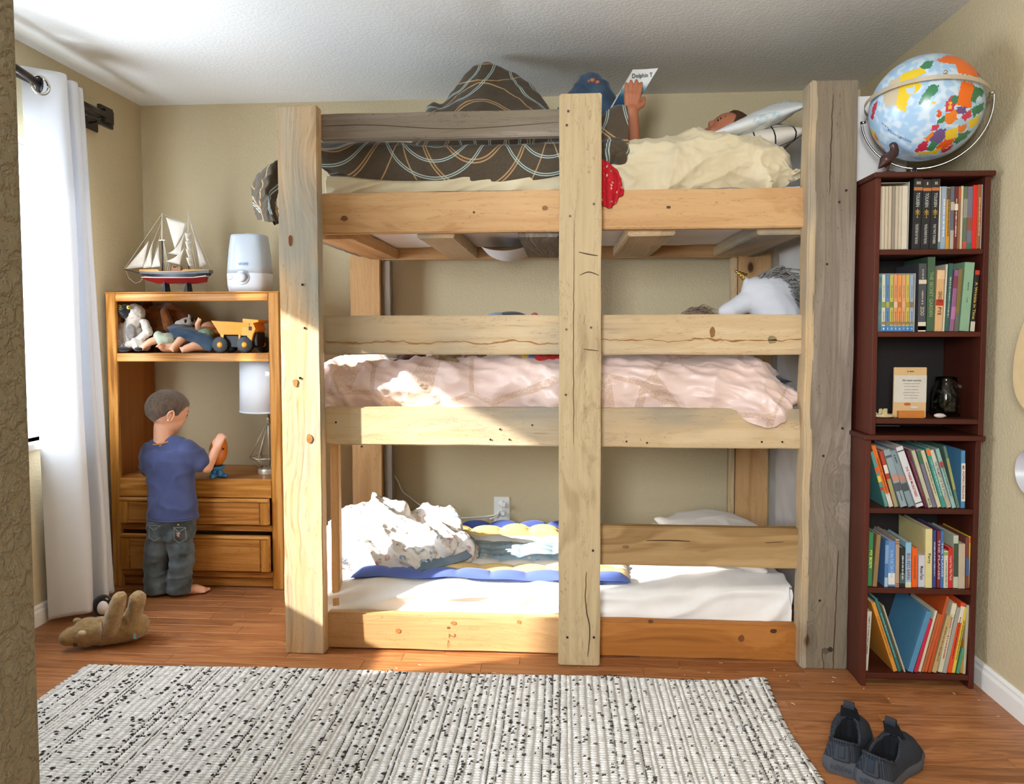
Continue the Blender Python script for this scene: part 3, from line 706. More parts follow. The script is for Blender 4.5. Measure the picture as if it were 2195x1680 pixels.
# plaid pillow and pale pillow under the reader's head
def plaid():
    t = NT('plaid'); uv = t.coord('UV', (14, 14, 1), rot=(0, 0, .12)); f = t.new('ShaderNodeVectorMath', {0: uv}, operation='FRACTION').outputs[0]; x, y, z = t.sep(f)
    ln = t.math('MAXIMUM', t.math('LESS_THAN', x, .07), t.math('LESS_THAN', y, .07)); t.out(t.mix(ln, '#ddd4c6', '#1d1e24'), .85, .2); return t.m
M['plaid'] = plaid()
def pillow(name, label, P0, P1, P2, P3, th, mat, parent=None, amp=.006, seed=0., cat_='pillow', n=40, pe=.55):
    """soft pillow between four corners (P0-P1 front edge, P3-P2 back edge)"""
    P0, P1, P2, P3 = map(Vector, (P0, P1, P2, P3)); up = (P1-P0).cross(P3-P0).normalized()
    vs = []; uv = []; fs = []
    for side in (1, -1):
        for i in range(n+1):
            for j in range(n+1):
                u, v = i/n, j/n; s = 1-.10*(math.sin(PI*u)); s2 = 1-.10*math.sin(PI*v)
                uu = .5+(u-.5)*(1-.09*(1-abs(2*v-1)**2)+.0); vv = .5+(v-.5)*(1-.09*(1-abs(2*u-1)**2))
                p = (P0*(1-uu)+P1*uu)*(1-vv)+(P3*(1-uu)+P2*uu)*vv
                h = (max(0, math.sin(PI*u))**pe)*(max(0, math.sin(PI*v))**pe)
                w = amp*(folds(9, 16, .8, seed)(u, v, p)) if 0 < i < n and 0 < j < n else 0
                vs.append(p+up*side*(h*th/2+w*min(1, h*2))); uv.append(((P1-P0).length*u, (P3-P0).length*v))
    m = (n+1)*(n+1)
    for i in range(n):
        for j in range(n):
            a = i*(n+1)+j; q = (a, a+n+1, a+n+2, a+1); fs.append(q); fs.append(tuple(reversed([k+m for k in q])))
    me = bpy.data.meshes.new(name); me.from_pydata([tuple(v) for v in vs], [], fs); ul = me.uv_layers.new(name='UVMap')
    for l in me.loops: ul.data[l.index].uv = uv[l.vertex_index]
    bm = bmesh.new(); bm.from_mesh(me); bmesh.ops.remove_doubles(bm, verts=bm.verts[:], dist=.0005); bm.to_mesh(me); bm.free()
    o = finish(bpy.data.objects.new(name, me), name, [mat] if not isinstance(mat, list) else mat, parent, True)
    if label: tag(o, label, cat_)
    return o
pillow('pillow', 'beige pillow with thin black grid lines under the reading boy', A(1535, 312, 2.74), A(1742, 276, 2.74), (.90, 3.3, 2.0), (.60, 3.3, 1.81), .17, M['plaid'], amp=.004)
bl = patch('pale_blue_print', ['#b4cace', '#d4dcdb', '#dcdfdc'], '#dcdfe0', 7, .5)
pillow('pillow', 'pale blue-grey pillow lying over the grid-patterned pillow', A(1512, 290, 2.72), A(1745, 222, 2.72), (.93, 3.1, 2.10), (.70, 3.1, 1.92), .09, bl, amp=.005, seed=4.)
# red scarf hanging beside the middle post
secs = [[A(1282, 340, 2.60), A(1284, 380, 2.595), A(1286, 415, 2.594), A(1292, 440, 2.594)], [A(1296, 345, 2.60), A(1300, 375, 2.592), A(1302, 410, 2.588), A(1306, 446, 2.59)], [A(1304, 352, 2.60), A(1322, 375, 2.592), A(1326, 400, 2.588), A(1318, 436, 2.59)], [A(1308, 360, 2.60), A(1328, 382, 2.59), A(1335, 408, 2.588), A(1330, 415, 2.59)]]
M['red'] = patch('red_floral', ['#4f7a56', '#d8c8b8', '#8f1f24', '#c23a3a'], '#b5202a', 60, .3)
o = cloth('scarf', [0]*4, secs, [M['red']], None, 44, 40, lambda u, v, p: math.sin(u*22+v*3)*1.0, .006, .004)
tag(o, 'red floral cloth with green trim hanging over the top rail', 'cloth')
# ------------------------------------------------------------------ middle bunk bedding
xs = [-.90, -.86, -.8, -.6, -.3, 0, .3, .55, .66, .72, .76, .80, .83]
secs = []
for x in xs:
    e = sm(.70, .83, x); hang = interp([(.5, 0), (.62, .03), (.72, .055), (.78, .02), (.83, -.03)], x); l = sm(-.84, -.90, x)
    zb = .884-hang; yo = -.062*sm(.52, .66, x)*sm(.84, .76, x)
    T = 1.062-.10*e-.02*l
    secs.append([(2.645+yo, zb), (2.634+yo, lerp(zb, T, .25)), (2.632+yo*.4, lerp(zb, T, .55)), (2.655, lerp(zb, T, .82)), (2.70, T-.005), (2.80, T+.012*(1-e)), (2.95, T+.05*(1-e)*sm(-.7, -.3, x)), (3.15, T+.02), (3.38, .985)])
fp = folds(3.2, 11, -1.5, 33.)
fp2 = folds(7, 20, -1.2, 40.); fc2 = folds(11, 16, 1.3, 5.)
o = cloth('duvet', xs, secs, [M['pink']], None, 240, 90, lambda u, v, p: (fp(u, v, p)+.35*fp2(u, v, p))*(1-.4*sm(.5, .9, v)), .029, .008)
tag(o, 'shiny pale pink duvet with gold lattice lines on the middle bunk', 'duvet')
pillow('pillow', 'dark navy pillow at the right end of the middle bunk', (.58, 2.67, .975), (.825, 2.67, .985), (.825, 3.2, 1.02), (.58, 3.2, 1.0), .09, fabric('navy_pillow', '#20242c', '#2a2f38'), amp=.004)
pillow('pillow', 'white pillow behind the girl on the middle bunk', (.42, 2.85, 1.10), (.72, 2.85, 1.18), (.72, 3.3, 1.22), (.42, 3.3, 1.16), .12, M['pillow_white'], amp=.005, seed=3.)
sag(1436, 1562, 957, 2.66, .024, None, None).build('ticking_sag', M['mattress'], bpy.data.objects['mattress.001'], True)
sag(1030, 1128, 538, 3.0, .022, None, None).build('ticking_sag', M['mattress'], bpy.data.objects['mattress'], True)
# ------------------------------------------------------------------ bottom bunk: striped quilt, crumpled quilt, pillow
def qmat():
    t = NT('bordered_quilt'); x, y, z = t.sep(t.coord('UV'))
    return t
ZB = .232
q = MB(); fx0, fx1 = atz(733, 1250, .25).x, atz(1352, 1240, .25).x
yf, yb = 2.72, 3.36
strips = [('quilt_border', 2.685, 2.752, .034, '#5668a8'), ('quilt_band', 2.748, 2.84, .03, '#d9b978'), ('quilt_band', 2.835, 2.90, .026, '#dcd8cf'), ('quilt_panel', 2.90, 3.16, .03, None), ('quilt_band', 3.155, 3.22, .034, '#dcd8cf'), ('quilt_band', 3.215, 3.31, .06, '#dbbb72'), ('quilt_border', 3.30, 3.36, .062, '#3c4c8c')]
qt = thing('quilt', 'flat quilt with blue border and yellow bands on the bottom bunk', 'quilt', (.0, 3.0, ZB))
for k, (nm, ya, yb_, h, c) in enumerate(strips):
    b = MB(); n = 26
    def fn(u, v, k=k, ya=ya, yb_=yb_, h=h):
        x = lerp(fx0, fx1, u); yy = lerp(ya, yb_, v)+.008*N(x*4, k, 1)
        puff = .62+.38*abs(math.sin(x*24+k*1.3))**.5*abs(math.sin(PI*v*max(1, round((yb_-ya)/.06))))**.5
        edge = min(1, (min(u, 1-u)*26))**.5 if 0 < u < 1 else 0
        ev = (max(0, math.sin(PI*min(max(v, 0), 1))))**.35
        return Vector((x, yy, ZB+.004+h*puff*edge*(.35+.65*ev)+.010*N(x*6, yy*9)))
    b.grid(fn, 150, n)
    m = M['floralblue'] if c is None else fabric('quilt_'+str(k), c, c)
    o = finish_ = b.build(nm, m, qt, True)
    md = None
b = MB(); b.box(fx0+.01, fx1-.01, 2.70, 3.35, ZB-.001, ZB+.008, bev=.003); b.build('backing', fabric('qb', '#5668a8', '#4c5c9a'), qt)
# crumpled patchwork quilt: a heap of rolled and folded cloth
b = MB(); hr = random.Random(11)
def roll(pts, r0, r1=None, Ys=3.0):
    P = [Vector(at(px, py, Yq)) for px, py, Yq in pts]
    for p, q in zip(P, P[1:]): b.cap(p, q, r0, r1 or r0, 12)
roll([(735, 1195, 2.80), (800, 1188, 2.78), (880, 1195, 2.78), (920, 1190, 2.80)], .045)
roll([(722, 1178, 2.88), (790, 1155, 2.86), (870, 1165, 2.84), (950, 1178, 2.84)], .05)
roll([(722, 1160, 3.0), (745, 1125, 3.0), (800, 1115, 2.98), (860, 1135, 2.92), (900, 1160, 2.86)], .055)
roll([(735, 1120, 3.12), (780, 1098, 3.10), (820, 1090, 3.08), (858, 1098, 3.05)], .045)
roll([(900, 1110, 3.1), (935, 1106, 3.08), (962, 1112, 3.05), (968, 1135, 3.0), (955, 1160, 2.95)], .042)
roll([(868, 1110, 3.08), (880, 1140, 3.0), (930, 1150, 2.95), (985, 1160, 2.92), (1000, 1175, 2.88)], .04)
roll([(900, 1200, 2.80), (950, 1195, 2.82), (992, 1180, 2.86)], .03)
roll([(795, 1082, 3.1), (806, 1074, 3.1)], .018); roll([(830, 1080, 3.12), (860, 1078, 3.1), (868, 1092, 3.08)], .016)
for px, py, Yq in ((760, 1150, 3.1), (820, 1150, 3.1), (880, 1160, 3.1), (930, 1165, 3.1), (780, 1190, 3.0), (850, 1190, 3.0), (920, 1190, 2.95)): b.ell(at(px, py, Yq), (.08, .10, .07))
def crease(p):
    a = p.x*9+p.z*13; c = p.y*15-p.z*9+p.x*4
    n1 = max(0, 1-abs(N(a*.8, c*.8, 2.2))*3.0)**1.5; n2 = max(0, 1-abs(N(a*2.1, c*2.3+p.z*20, 7.7))*2.6)**1.5; n3 = max(0, 1-abs(N(a*4.4, c*4.9, p.z*40))*2.4)
    return -.006+.026*n1+.008*n2+.0015*n3
o = blob('quilt', b, M['floral'], None, .0065, 3, .5, disp=crease)
tag(o, 'crumpled pastel patchwork quilt heaped at the left end of the bottom bunk', 'quilt')
# a tongue of the heap with its denim-coloured trim lying on the flat quilt
heapo = o
secs = [[A(860, 1212, 2.76), A(862, 1222, 2.74)], [A(900, 1200, 2.76), A(900, 1224, 2.735)], [A(960, 1196, 2.80), A(962, 1212, 2.78)], [A(1008, 1172, 2.86), A(1012, 1192, 2.84)], [A(1000, 1148, 2.92), A(1016, 1158, 2.92)]]
cloth('quilt_hem', [0]*5, secs, [fabric('hem', '#5d7284', '#7d8c98')], heapo, 60, 8, lambda u, v, p: N(p.x*30, p.z*30), .004, .01)
b = MB(); b.ell((.615, 3.04, .322), (.225, .25, .088)); b.cap((.60, 3.0, .315), at(1404, 1112, 3.05), .07, .010); b.cap((.62, 3.0, .30), at(1642, 1224, 2.75), .07, .012); b.cap((.62, 3.1, .30), (.82, 3.26, .29), .07, .014); b.cap((.60, 3.1, .31), (.40, 3.26, .30), .07, .012)
o = blob('pillow', b, M['pillow_white'], None, .007, 14, .7, disp=lambda p: .006*max(0, 1-abs(N(p.x*9+p.z*9, p.y*7, 3))*3.2)**1.3)
tag(o, 'plain white pillow on the bottom bunk behind the short guard rail', 'pillow')
# ------------------------------------------------------------------ unicorn cushion and toys on the middle bunk
u_ = lambda px, py, Y=2.98: Vector(at(px, py, Y))
un = thing('unicorn_cushion', 'white plush unicorn head cushion with gold horn and grey yarn mane', 'plush toy', tuple(u_(1620, 690)))
b = MB(); b.ell(u_(1650, 640), (.10, .07, .095)); b.ell(u_(1625, 622), (.065, .05, .055)); b.cap(u_(1615, 640), u_(1568, 662), .05, .034); b.cap(u_(1560, 662), u_(1552, 668), .028, .026); b.cap(u_(1660, 660), u_(1680, 700), .085, .09); b.cap(u_(1600, 606), u_(1598, 590), .014, .006)
blob('head', b, fabric('white_fleece', '#d5d5da', '#dedee2', weave=150, st=.5), un, .006, 4, .5, disp=lambda p: .003*N(p.x*30, p.z*30, p.y*30))
b = MB(); p0, p1 = u_(1597, 594), u_(1573, 578); R = []; n = 22
ax = (p1-p0); a1 = ax.normalized().orthogonal(); a2 = ax.normalized().cross(a1)
for i in range(n+1):
    t = i/n; r = lerp(.0125, .001, t)*(1+.14*math.sin(t*26)); R.append([p0+ax*t+(a1*math.cos(a)+a2*math.sin(a))*r for a in [2*PI*k/12 for k in range(12)]])
b.rings(R); b.build('horn', M['gold'], un, True)
b = MB(); r_ = random.Random(5)
for k in range(110):
    t = r_.random(); base = Vector(cat([tuple(u_(1628, 596)), tuple(u_(1655, 590)), tuple(u_(1680, 610)), tuple(u_(1696, 645)), tuple(u_(1698, 668))], t)); o = Vector((r_.uniform(-.02, .02), r_.uniform(-.05, .02), r_.uniform(-.012, .012)))
    d = Vector((.05+.02*t, r_.uniform(-.03, .01), lerp(.03, -.07, t)))*r_.uniform(.5, 1.3); m_ = base+o+d*.5+Vector((r_.uniform(-.01, .01), 0, r_.uniform(.005, .02)))
    b.tube([base+o, m_, base+o+d+Vector((0, 0, r_.uniform(-.02, .02)))], .0032, 5)
o = b.build('mane', plain('#8b8680', .9, var=.3), un, True); o['kind'] = 'stuff'
c_ = lambda px, py, Y=2.80: Vector(at(px, py, Y))
cp_ = thing('cap', 'dark grey and pale blue cap lying on the middle bunk, peeking over the guard rail', 'cap', tuple(c_(1080, 690, 2.95)))
b = MB(); b.ell(c_(1095, 684, 2.95), (.075, .08, .032)); blob('crown', b, fabric('capd', '#30353c', '#3a4048'), cp_, .006, 4)
b = MB(); b.ell(c_(1066, 683, 2.93), (.05, .06, .026)); blob('brim', b, fabric('capb', '#8a9ab4', '#98a8c0'), cp_, .006, 4)
rt = thing('plush_parrot', 'red, blue and yellow furry plush at the middle post, under the guard rail', 'plush toy', tuple(c_(1140, 790)))
b = MB(); b.ell(c_(1135, 772, 2.70), (.038, .03, .03)); b.ell(c_(1140, 783, 2.69), (.028, .022, .02)); blob('body', b, fur('blue_fur', '#3e66b8', '#6f93dc', 60), rt, .005, 2, disp=lambda p: .004*N(p.x*70, p.y*70, p.z*70))
b = MB(); b.ell(c_(1126, 763, 2.685), (.02, .016, .014)); blob('wing', b, fur('yellow_fur', '#c9a62c', '#e2c24a', 60), rt, .004, 2)
b = MB(); b.ell(c_(1157, 770, 2.69), (.026, .022, .032)); b.ell(c_(1146, 702, 2.86), (.03, .03, .06)); b.cap(c_(1165, 768, 2.70), c_(1196, 766, 2.70), .02, .018); blob('body_red', b, fur('red_fur', '#a51f22', '#cc3330', 60), rt, .005, 2)
for i, (px, w, m, lb) in enumerate(((815, .07, 'white', 'white'), (880, .06, 'redbrown', 'dark red-brown'), (955, .065, 'bearfur', 'shaggy tan'), (1030, .07, 'brown', 'smooth brown'))):
    q = c_(px, 771, 2.76); mt = {'white': M['mattress'], 'redbrown': fur('maroon_fur', '#4a2220', '#6b3a30', 60), 'bearfur': M['bearfur'], 'brown': fur('brown_fur', '#7d5f42', '#96754f', 60)}[m]
    t = thing('plush_toy', lb+' plush peeking out between pink duvet and guard rail', 'plush toy', (q.x, 2.78, 1.09))
    b = MB(); b.ell((q.x, 2.79, q.z+.004), (w, .06, .034)); b.cap((q.x-.02, 2.74, q.z-.005), (q.x-.045, 2.71, q.z-.012), .019, .015); b.cap((q.x+.02, 2.74, q.z-.005), (q.x+.05, 2.71, q.z-.008), .019, .014); blob('body', b, mt, t, .005, 3, disp=lambda p: .004*N(p.x*50, p.y*50, p.z*50))
# ------------------------------------------------------------------ outlet and cord on the back wall
OY = YB-.001
oc = at(1076, 1090, OY)
ow = thing('outlet', 'white wall outlet with two plugs above the bottom bunk', 'outlet', (oc.x, YB-.006, oc.z))
MB().box(oc.x-.039, oc.x+.039, OY-.006, OY, oc.z-.066, oc.z+.060, bev=.003).build('wall_plate', M['white_trim'], ow)
for dz in (.026, -.020):
    b = MB(); b.lathe([(.017, 0), (.017, -.003), (.001, -.004)], (oc.x, OY-.006, oc.z+dz), 20, 'Y'); so_ = b.build('socket', M['window_white'], ow, True)
pl = thing('power_cord', 'white power cord running from the outlet up behind the back left post', 'cord', (oc.x, OY-.03, oc.z))
b = MB(); b.box(oc.x-.002, oc.x+.022, OY-.034, OY-.010, oc.z+.014, oc.z+.036, bev=.004); b.build('plug', M['window_white'], pl)
b = MB(); b.box(oc.x-.004, oc.x+.018, OY-.034, OY-.010, oc.z-.03, oc.z-.010, bev=.004); b.build('plug', M['window_white'], pl)
w_ = lambda px, py, Y=YB-.02: Vector(at(px, py, Y))
P = [w_(1078, 1080), w_(1074, 1094), w_(1062, 1103), w_(1040, 1107), w_(1000, 1110, 3.5), w_(950, 1108, 3.5), w_(905, 1085, 3.52), w_(880, 1067), w_(862, 1052), w_(852, 1030), w_(840, 1014), w_(822, 1003)]
pp = [Vector(cat([tuple(p) for p in P], k/60)) for k in range(61)]
b = MB(); b.tube(pp, .0038, 7); b.build('cord', M['window_white'], pl, True)
b = MB(); b.tube([w_(1072, 1095), w_(1066, 1108, 3.50), w_(1050, 1112, 3.48)], .0035, 6); b.build('cord', M['window_white'], pl, True)
# ------------------------------------------------------------------ people
def V(*a): return Vector(a)
def hand(mb, wrist, d, side, L=.085, curl=.5, palm=None, spread=.25):
    """palm and five separate fingers; d = pointing direction, palm = direction the palm faces, side = towards the thumb"""
    d = Vector(d).normalized(); side = Vector(side).normalized(); pn = Vector(palm).normalized() if palm else d.cross(side).normalized()
    side = (side-d*side.dot(d)).normalized(); pn = (pn-d*pn.dot(d)-side*pn.dot(side)).normalized()
    w = Vector(wrist); k = L/.085; pl = .042*k
    for s in (-1, -.33, .33, 1):
        mb.cap(w+side*s*.007*k+d*.004, w+d*pl+side*s*.0145*k, .0105*k, .0095*k, 8)
    for i, (s, l) in enumerate(((1.15, .036), (.4, .041), (-.35, .038), (-1.1, .030))):
        p = w+d*pl+side*s*.0135*k; a = 0; dd = d; sd = side*s*spread*.12
        for j, f in enumerate((.45, .32, .23)):
            a += curl*(.55+.25*j); dd = (d*math.cos(a)+pn*math.sin(a)+sd).normalized(); q = p+dd*l*k*f; mb.cap(p, q, (.0072-.0007*j)*k, (.0066-.0009*j)*k, 8); p = q
    p = w+d*.012*k+side*.014*k; q = p+(side*.8+d*.6+pn*.4).normalized()*.022*k; mb.cap(p, q, .0095*k, .0078*k, 8); r = q+(d*.9+side*.15+pn*(.5+curl*.3)).normalized()*.02*k; mb.cap(q, r, .0075*k, .0062*k, 8)
def face_frame(fw, up):
    f = Vector(fw).normalized(); u = Vector(up).normalized(); r = f.cross(u).normalized(); u = r.cross(f).normalized(); return f, u, r
def head(mb, c, fw, up, R=.082):
    """skull, cheeks, chin, nose, lips, ears; c = centre of the skull"""
    f, u, r = face_frame(fw, up); c = Vector(c); mat = Matrix((r, f, u)).transposed()
    mb.ell(c+u*.012*R/.08, (R*.88, R*1.06, R*.95), mat, 20, 14)
    mb.ell(c-u*R*.45+f*R*.30, (R*.66, R*.66, R*.62), mat, 16, 10)
    mb.ell(c-u*R*.86+f*R*.62, (R*.26, R*.24, R*.2), mat, 10, 8)
    for s in (-1, 1):
        mb.ell(c-u*R*.42+f*R*.66+r*s*R*.34, (R*.26, R*.24, R*.27), mat, 10, 8)
    mb.cap(c+f*R*.93+u*R*.02, c+f*R*1.02-u*R*.22, R*.08, R*.11, 8)
    for s in (-1, 1): mb.ell(c+f*R*.95-u*R*.27+r*s*R*.09, (R*.09,)*3, None, 8, 6)
    mb.ell(c+f*R*.91-u*R*.50, (R*.20, R*.09, R*.055), mat, 10, 6); mb.ell(c+f*R*.89-u*R*.60, (R*.17, R*.09, R*.06), mat, 10, 6)
    mb.ell(c+f*R*.86+u*R*.16, (R*.55, R*.12, R*.08), mat, 10, 6)
def ear(mb, c, fw, up, s, R=.082):
    f, u, r = face_frame(fw, up); c = Vector(c)+r*s*R*.84-u*R*.12-f*R*.08; pts = []
    for k in range(11):
        a = lerp(-2.2, 2.5, k/10); w = 1 if k > 4 else .75
        pts.append(c+u*math.cos(a*.95+.2)*R*.30*w+f*(-math.sin(a))*(-R*.17)*w+r*s*R*(.10+.05*math.cos(a)))
    mb.tube(pts, R*.055, 8); mb.ell(c+r*s*R*.04, (R*.10, R*.13, R*.2), Matrix((r, f, u)).transposed(), 10, 8)
    mb.ell(c-u*R*.25+r*s*R*.07, (R*.05, R*.08, R*.09), Matrix((r, f, u)).transposed(), 8, 6)
def eyes(c, fw, up, parent, R=.082, closed=False):
    f, u, r = face_frame(fw, up); c = Vector(c)
    for s in (-1, 1):
        b = MB(); p = c+f*R*.83+u*R*.02+r*s*R*.33; b.ell(p, (R*.12,)*3, None, 10, 8); b.build('eye', plain('#e8e2dc', .3, var=.01), parent, True)
        b = MB(); b.ell(p+f*R*.022-u*R*.01, (R*.108,)*3, None, 10, 8); b.build('iris', plain('#33241a', .3, var=.01), parent, True)
        b = MB(); b.tube([p+f*R*.06-r*R*.16+u*R*.06, p+f*R*.12+u*R*.12, p+f*R*.06+r*R*.16+u*R*.06], R*.022, 6); b.build('eyelash', M['black'], parent, True)
        b = MB(); b.tube([p+f*R*.03-r*R*.2+u*R*.26, p+f*R*.08+u*R*.32, p+f*R*.02+r*R*.2+u*R*.26], R*.03, 6); b.build('eyebrow', M['hair'], parent, True)
def hairshell(name, c, fw, up, parent, R, mat, front=.42, nape=-.75, seed=0, th=1.09, side=-.1):
    f, u, r = face_frame(fw, up); c = Vector(c); b = MB(); n, m = 60, 40; vs = []
    def pos(a, t):
        # a around (0 = front), t from crown to hem
        d = f*math.cos(a)+r*math.sin(a); ca = math.cos(a)
        hem = lerp(nape, side, sm(-1, .15, ca)); hem = lerp(hem, front, sm(.2, .75, ca))
        if abs(abs(a if a < PI else 2*PI-a)-1.35) < .18: hem -= .12
        ph = lerp(PI/2, math.asin(max(-.98, min(.98, hem))), t)
        q = d*math.cos(ph)+u*math.sin(ph)
        x, y, z = q.dot(r)*.88, q.dot(f)*1.06, q.dot(u)*.95
        k = th-(th-1.0)*sm(.8, 1, t)*.9; k += .012*N(a*9+seed, t*7)+.010*N(a*30, t*5, seed)
        p = c+u*.012*R/.08+(r*x+f*y+u*z)*R*k
        if q.dot(u) < -.1: p += -f*0
        return p
    b.grid(lambda i, j: pos(i*2*PI, j), n, m)
    o = b.build(name, mat, parent, True, fixn=True)
    return o
# ---- toddler standing at the cabinet, back to us, head turned right
YT = 3.08
T = lambda px, py, dY=0.: Vector(at(px, py, YT+dY))
kid = thing('person', 'toddler in navy shirt and faded jeans standing barefoot at the cabinet, back turned', 'person', (T(360, 1280).x, YT, 0))
HC = T(358, 882, .03); HF = V(.70, .72, -.34); HU = V(.24, .16, 1)
b = MB(); head(b, HC, HF, HU, .083)
b.cap(T(350, 915, .02), T(352, 955, .02), .040, .044); b.cap(T(352, 960, .02), T(355, 1000, .02), .045, .06)
b.ell(T(356, 1020, .02), (.075, .045, .10)); b.ell(T(360, 1095, .02), (.07, .045, .08))
b.cap(T(326, 968, .02), T(326, 1000, .05), .030, .028); b.cap(T(326, 1000, .05), T(350, 985, .16), .024, .02); hand(b, T(350, 985, .16), V(.6, .8, 0), V(0, 0, 1), .08, .5)
E1 = T(443, 1000, .05); W1 = T(464, 962, .082)
b.cap(T(400, 962, .02), E1, .036, .028); b.cap(E1, W1, .027, .0185)
for s, (kx, fx, fy) in (('l', (338, 340, 1262)), ('r', (392, 392, 1262))):
    b.cap(T(kx, 1140, .02), T(kx, 1190, .02), .036, .034); b.cap(T(kx, 1190, .02), T(fx, 1255, .02), .036, .028)
an = [T(342, 1258, .03), T(395, 1260, .02)]
for p, d in zip(an, (V(.35, 1, 0), V(.95, .35, 0))):
    d.normalize(); sd = V(d.y, -d.x, 0); z0 = .018
    heel = V(p.x, p.y, .022); b.cap(heel, heel+d*.045+V(0, 0, .002), .021, .020); b.cap(heel+d*.045, heel+d*.075-V(0, 0, .006), .023, .016)
    b.cap(heel+V(0, 0, .03), heel, .023, .022)
    for k, s in enumerate((-1.2, -.5, .1, .7, 1.25)):
        L = (.016, .018, .018, .020, .026)[k]; q = heel+d*(.078-abs(s-.4)*.006)+sd*s*.0125*-1; q.z = .011; b.cap(q, q+d*L, .0075+(.003 if k == 4 else 0), .006+(.003 if k == 4 else 0), 8)
    b.cap(V(p.x, p.y, .03), V(p.x, p.y, .09), .024, .028)
hand(b, W1, V(.28, .18, 1), V(-.95, .2, .3), .085, .62, palm=V(.15, 1, -.1), spread=.6)
body = blob('body', b, M['skin'], kid, .0042, 5, .5)
b = MB(); ear(b, HC, HF, HU, 1, .083); b.build('ear', M['skin'], kid, True)
b = MB(); ear(b, HC, HF, HU, -1, .083); b.build('ear', M['skin'], kid, True)
eyes(HC, HF, HU, kid, .083)
hairshell('hair', HC, HF, HU, kid, .083, M['hair'], .40, -.86, 2.0, 1.08)
# shirt
b = MB()
b.ell(T(356, 985, .02), (.112, .076, .07)); b.cap(T(330, 975, .02), T(330, 1000, .02), .042, .05); b.cap(T(385, 972, .02), T(388, 1000, .02), .042, .05)
b.cap(T(335, 962, .02), T(382, 958, .02), .046, .046); b.cap(T(340, 956, .02), T(372, 951, .02), .040, .042)
b.rings([[V(T(cx, py).x+math.cos(a)*w, YT+.02+math.sin(a)*w*.68, T(cx, py).z) for a in [2*PI*k/24 for k in range(24)]] for cx, py, w in ((358, 965, .095), (359, 1000, .105), (361, 1040, .100), (364, 1075, .104), (366, 1100, .109), (367, 1113, .110))])
b.cap(T(322, 968, .02), T(320, 1000, .05), .043, .041)
b.cap(T(402, 966, .02), T(424, 984, .04), .049, .046); b.cap(T(424, 984, .04), T(431, 990, .045), .046, .044)
def shd(p):
    w = max(0, 1-abs(N(p.x*7+p.z*9, p.z*7-p.x*8, 2))*3.4)**1.4
    return .007*w*sm(1.0, .3, p.z*.9)+.002*N(p.x*30, p.z*30)
sh = blob('shirt', b, M['shirt'], kid, .006, 7, .6, disp=shd)
b = MB(); c0 = T(354, 945, .02); b.tube([c0+V(math.cos(a)*.052, math.sin(a)*.047, .010*math.cos(a)+.006*math.sin(a)) for a in [2*PI*k/28 for k in range(29)]], .004, 8); b.build('collar', plain('#b8845a', .8), kid, True)
b = MB(); pts = [V(T(367, 1113).x+math.cos(a)*.1115, YT+.02+math.sin(a)*.078, T(367, 1112).z+.002) for a in [2*PI*k/28 for k in range(29)]]; b.tube(pts, .0025, 6); b.build('hem', M['shirt'], kid, True)
pts = [T(433, 990, .07)+Vector((math.cos(a)*.7, 0, math.sin(a)*-.0))*.0 for a in (0, 1)]
# jeans
b = MB()
b.rings([[V(T(cx, py).x+math.cos(a)*w, YT+.02+math.sin(a)*w*.66, T(cx, py).z) for a in [2*PI*k/24 for k in range(24)]] for cx, py, w in ((362, 1100, .102), (362, 1130, .106), (361, 1155, .104))])
for kx, ky, fx, fy in ((336, 1190, 332, 1262), (392, 1192, 383, 1268)):
    b.cap(T((kx+360)/2-1 if kx < 360 else (kx+362)/2+1, 1140, .02), T(kx, ky, .015), .060, .050); b.cap(T(kx, ky, .015), T(fx, fy-22, .01), .050, .047)
    b.rings([[V(T(fx, fy).x+math.cos(a)*.050, YT+.012+math.sin(a)*.048, z) for a in [2*PI*k/20 for k in range(20)]] for z in (.014, .06, .10)])
def jd(p):
    w = max(0, 1-abs(N(p.x*10, p.z*20-p.x*6, 4))*3.2)**1.3
    return .006*w+.002*N(p.x*40, p.z*40)
blob('jeans', b, M['jeans'], kid, .006, 5, .5, disp=jd)
def pk(cx, cy, flip):
    b = MB(); poly = [(-.026, .03), (.026, .03), (.028, -.02), (.0, -.036), (-.026, -.022)]
    q = T(cx, cy, -.055); pts = [V(q.x+x*flip, q.y+.0+abs(x)*.25, q.z+z) for x, z in poly]
    b.tube(pts+[pts[0]], .0012, 5); b.tube([V(q.x-.027*flip, q.y+.004, q.z+.03), V(q.x, q.y-.001, q.z+.012), V(q.x+.027*flip, q.y+.004, q.z+.03)], .0012, 5)
    return b
b = pk(384, 1146, 1); b.build('pocket', plain('#8c8f86', .8), kid)
b = pk(330, 1142, 1); b.build('pocket', plain('#8c8f86', .8), kid)
b = MB(); q = T(382, 1125, -.056); b.ell(q, (.005, .003, .005)); b.build('button', M['gold'], kid, True)
b = MB(); q = T(382, 1145, -.056)
for dx, dz, r in ((0, 0, .006), (.005, .004, .004), (-.005, .006, .003), (.001, -.008, .004), (-.003, -.004, .004)): b.ell(q+V(dx, 0, dz), (r, .003, r), None, 8, 6)
b.build('patch', plain('#c08a6e', .6, var=.3), kid, True)
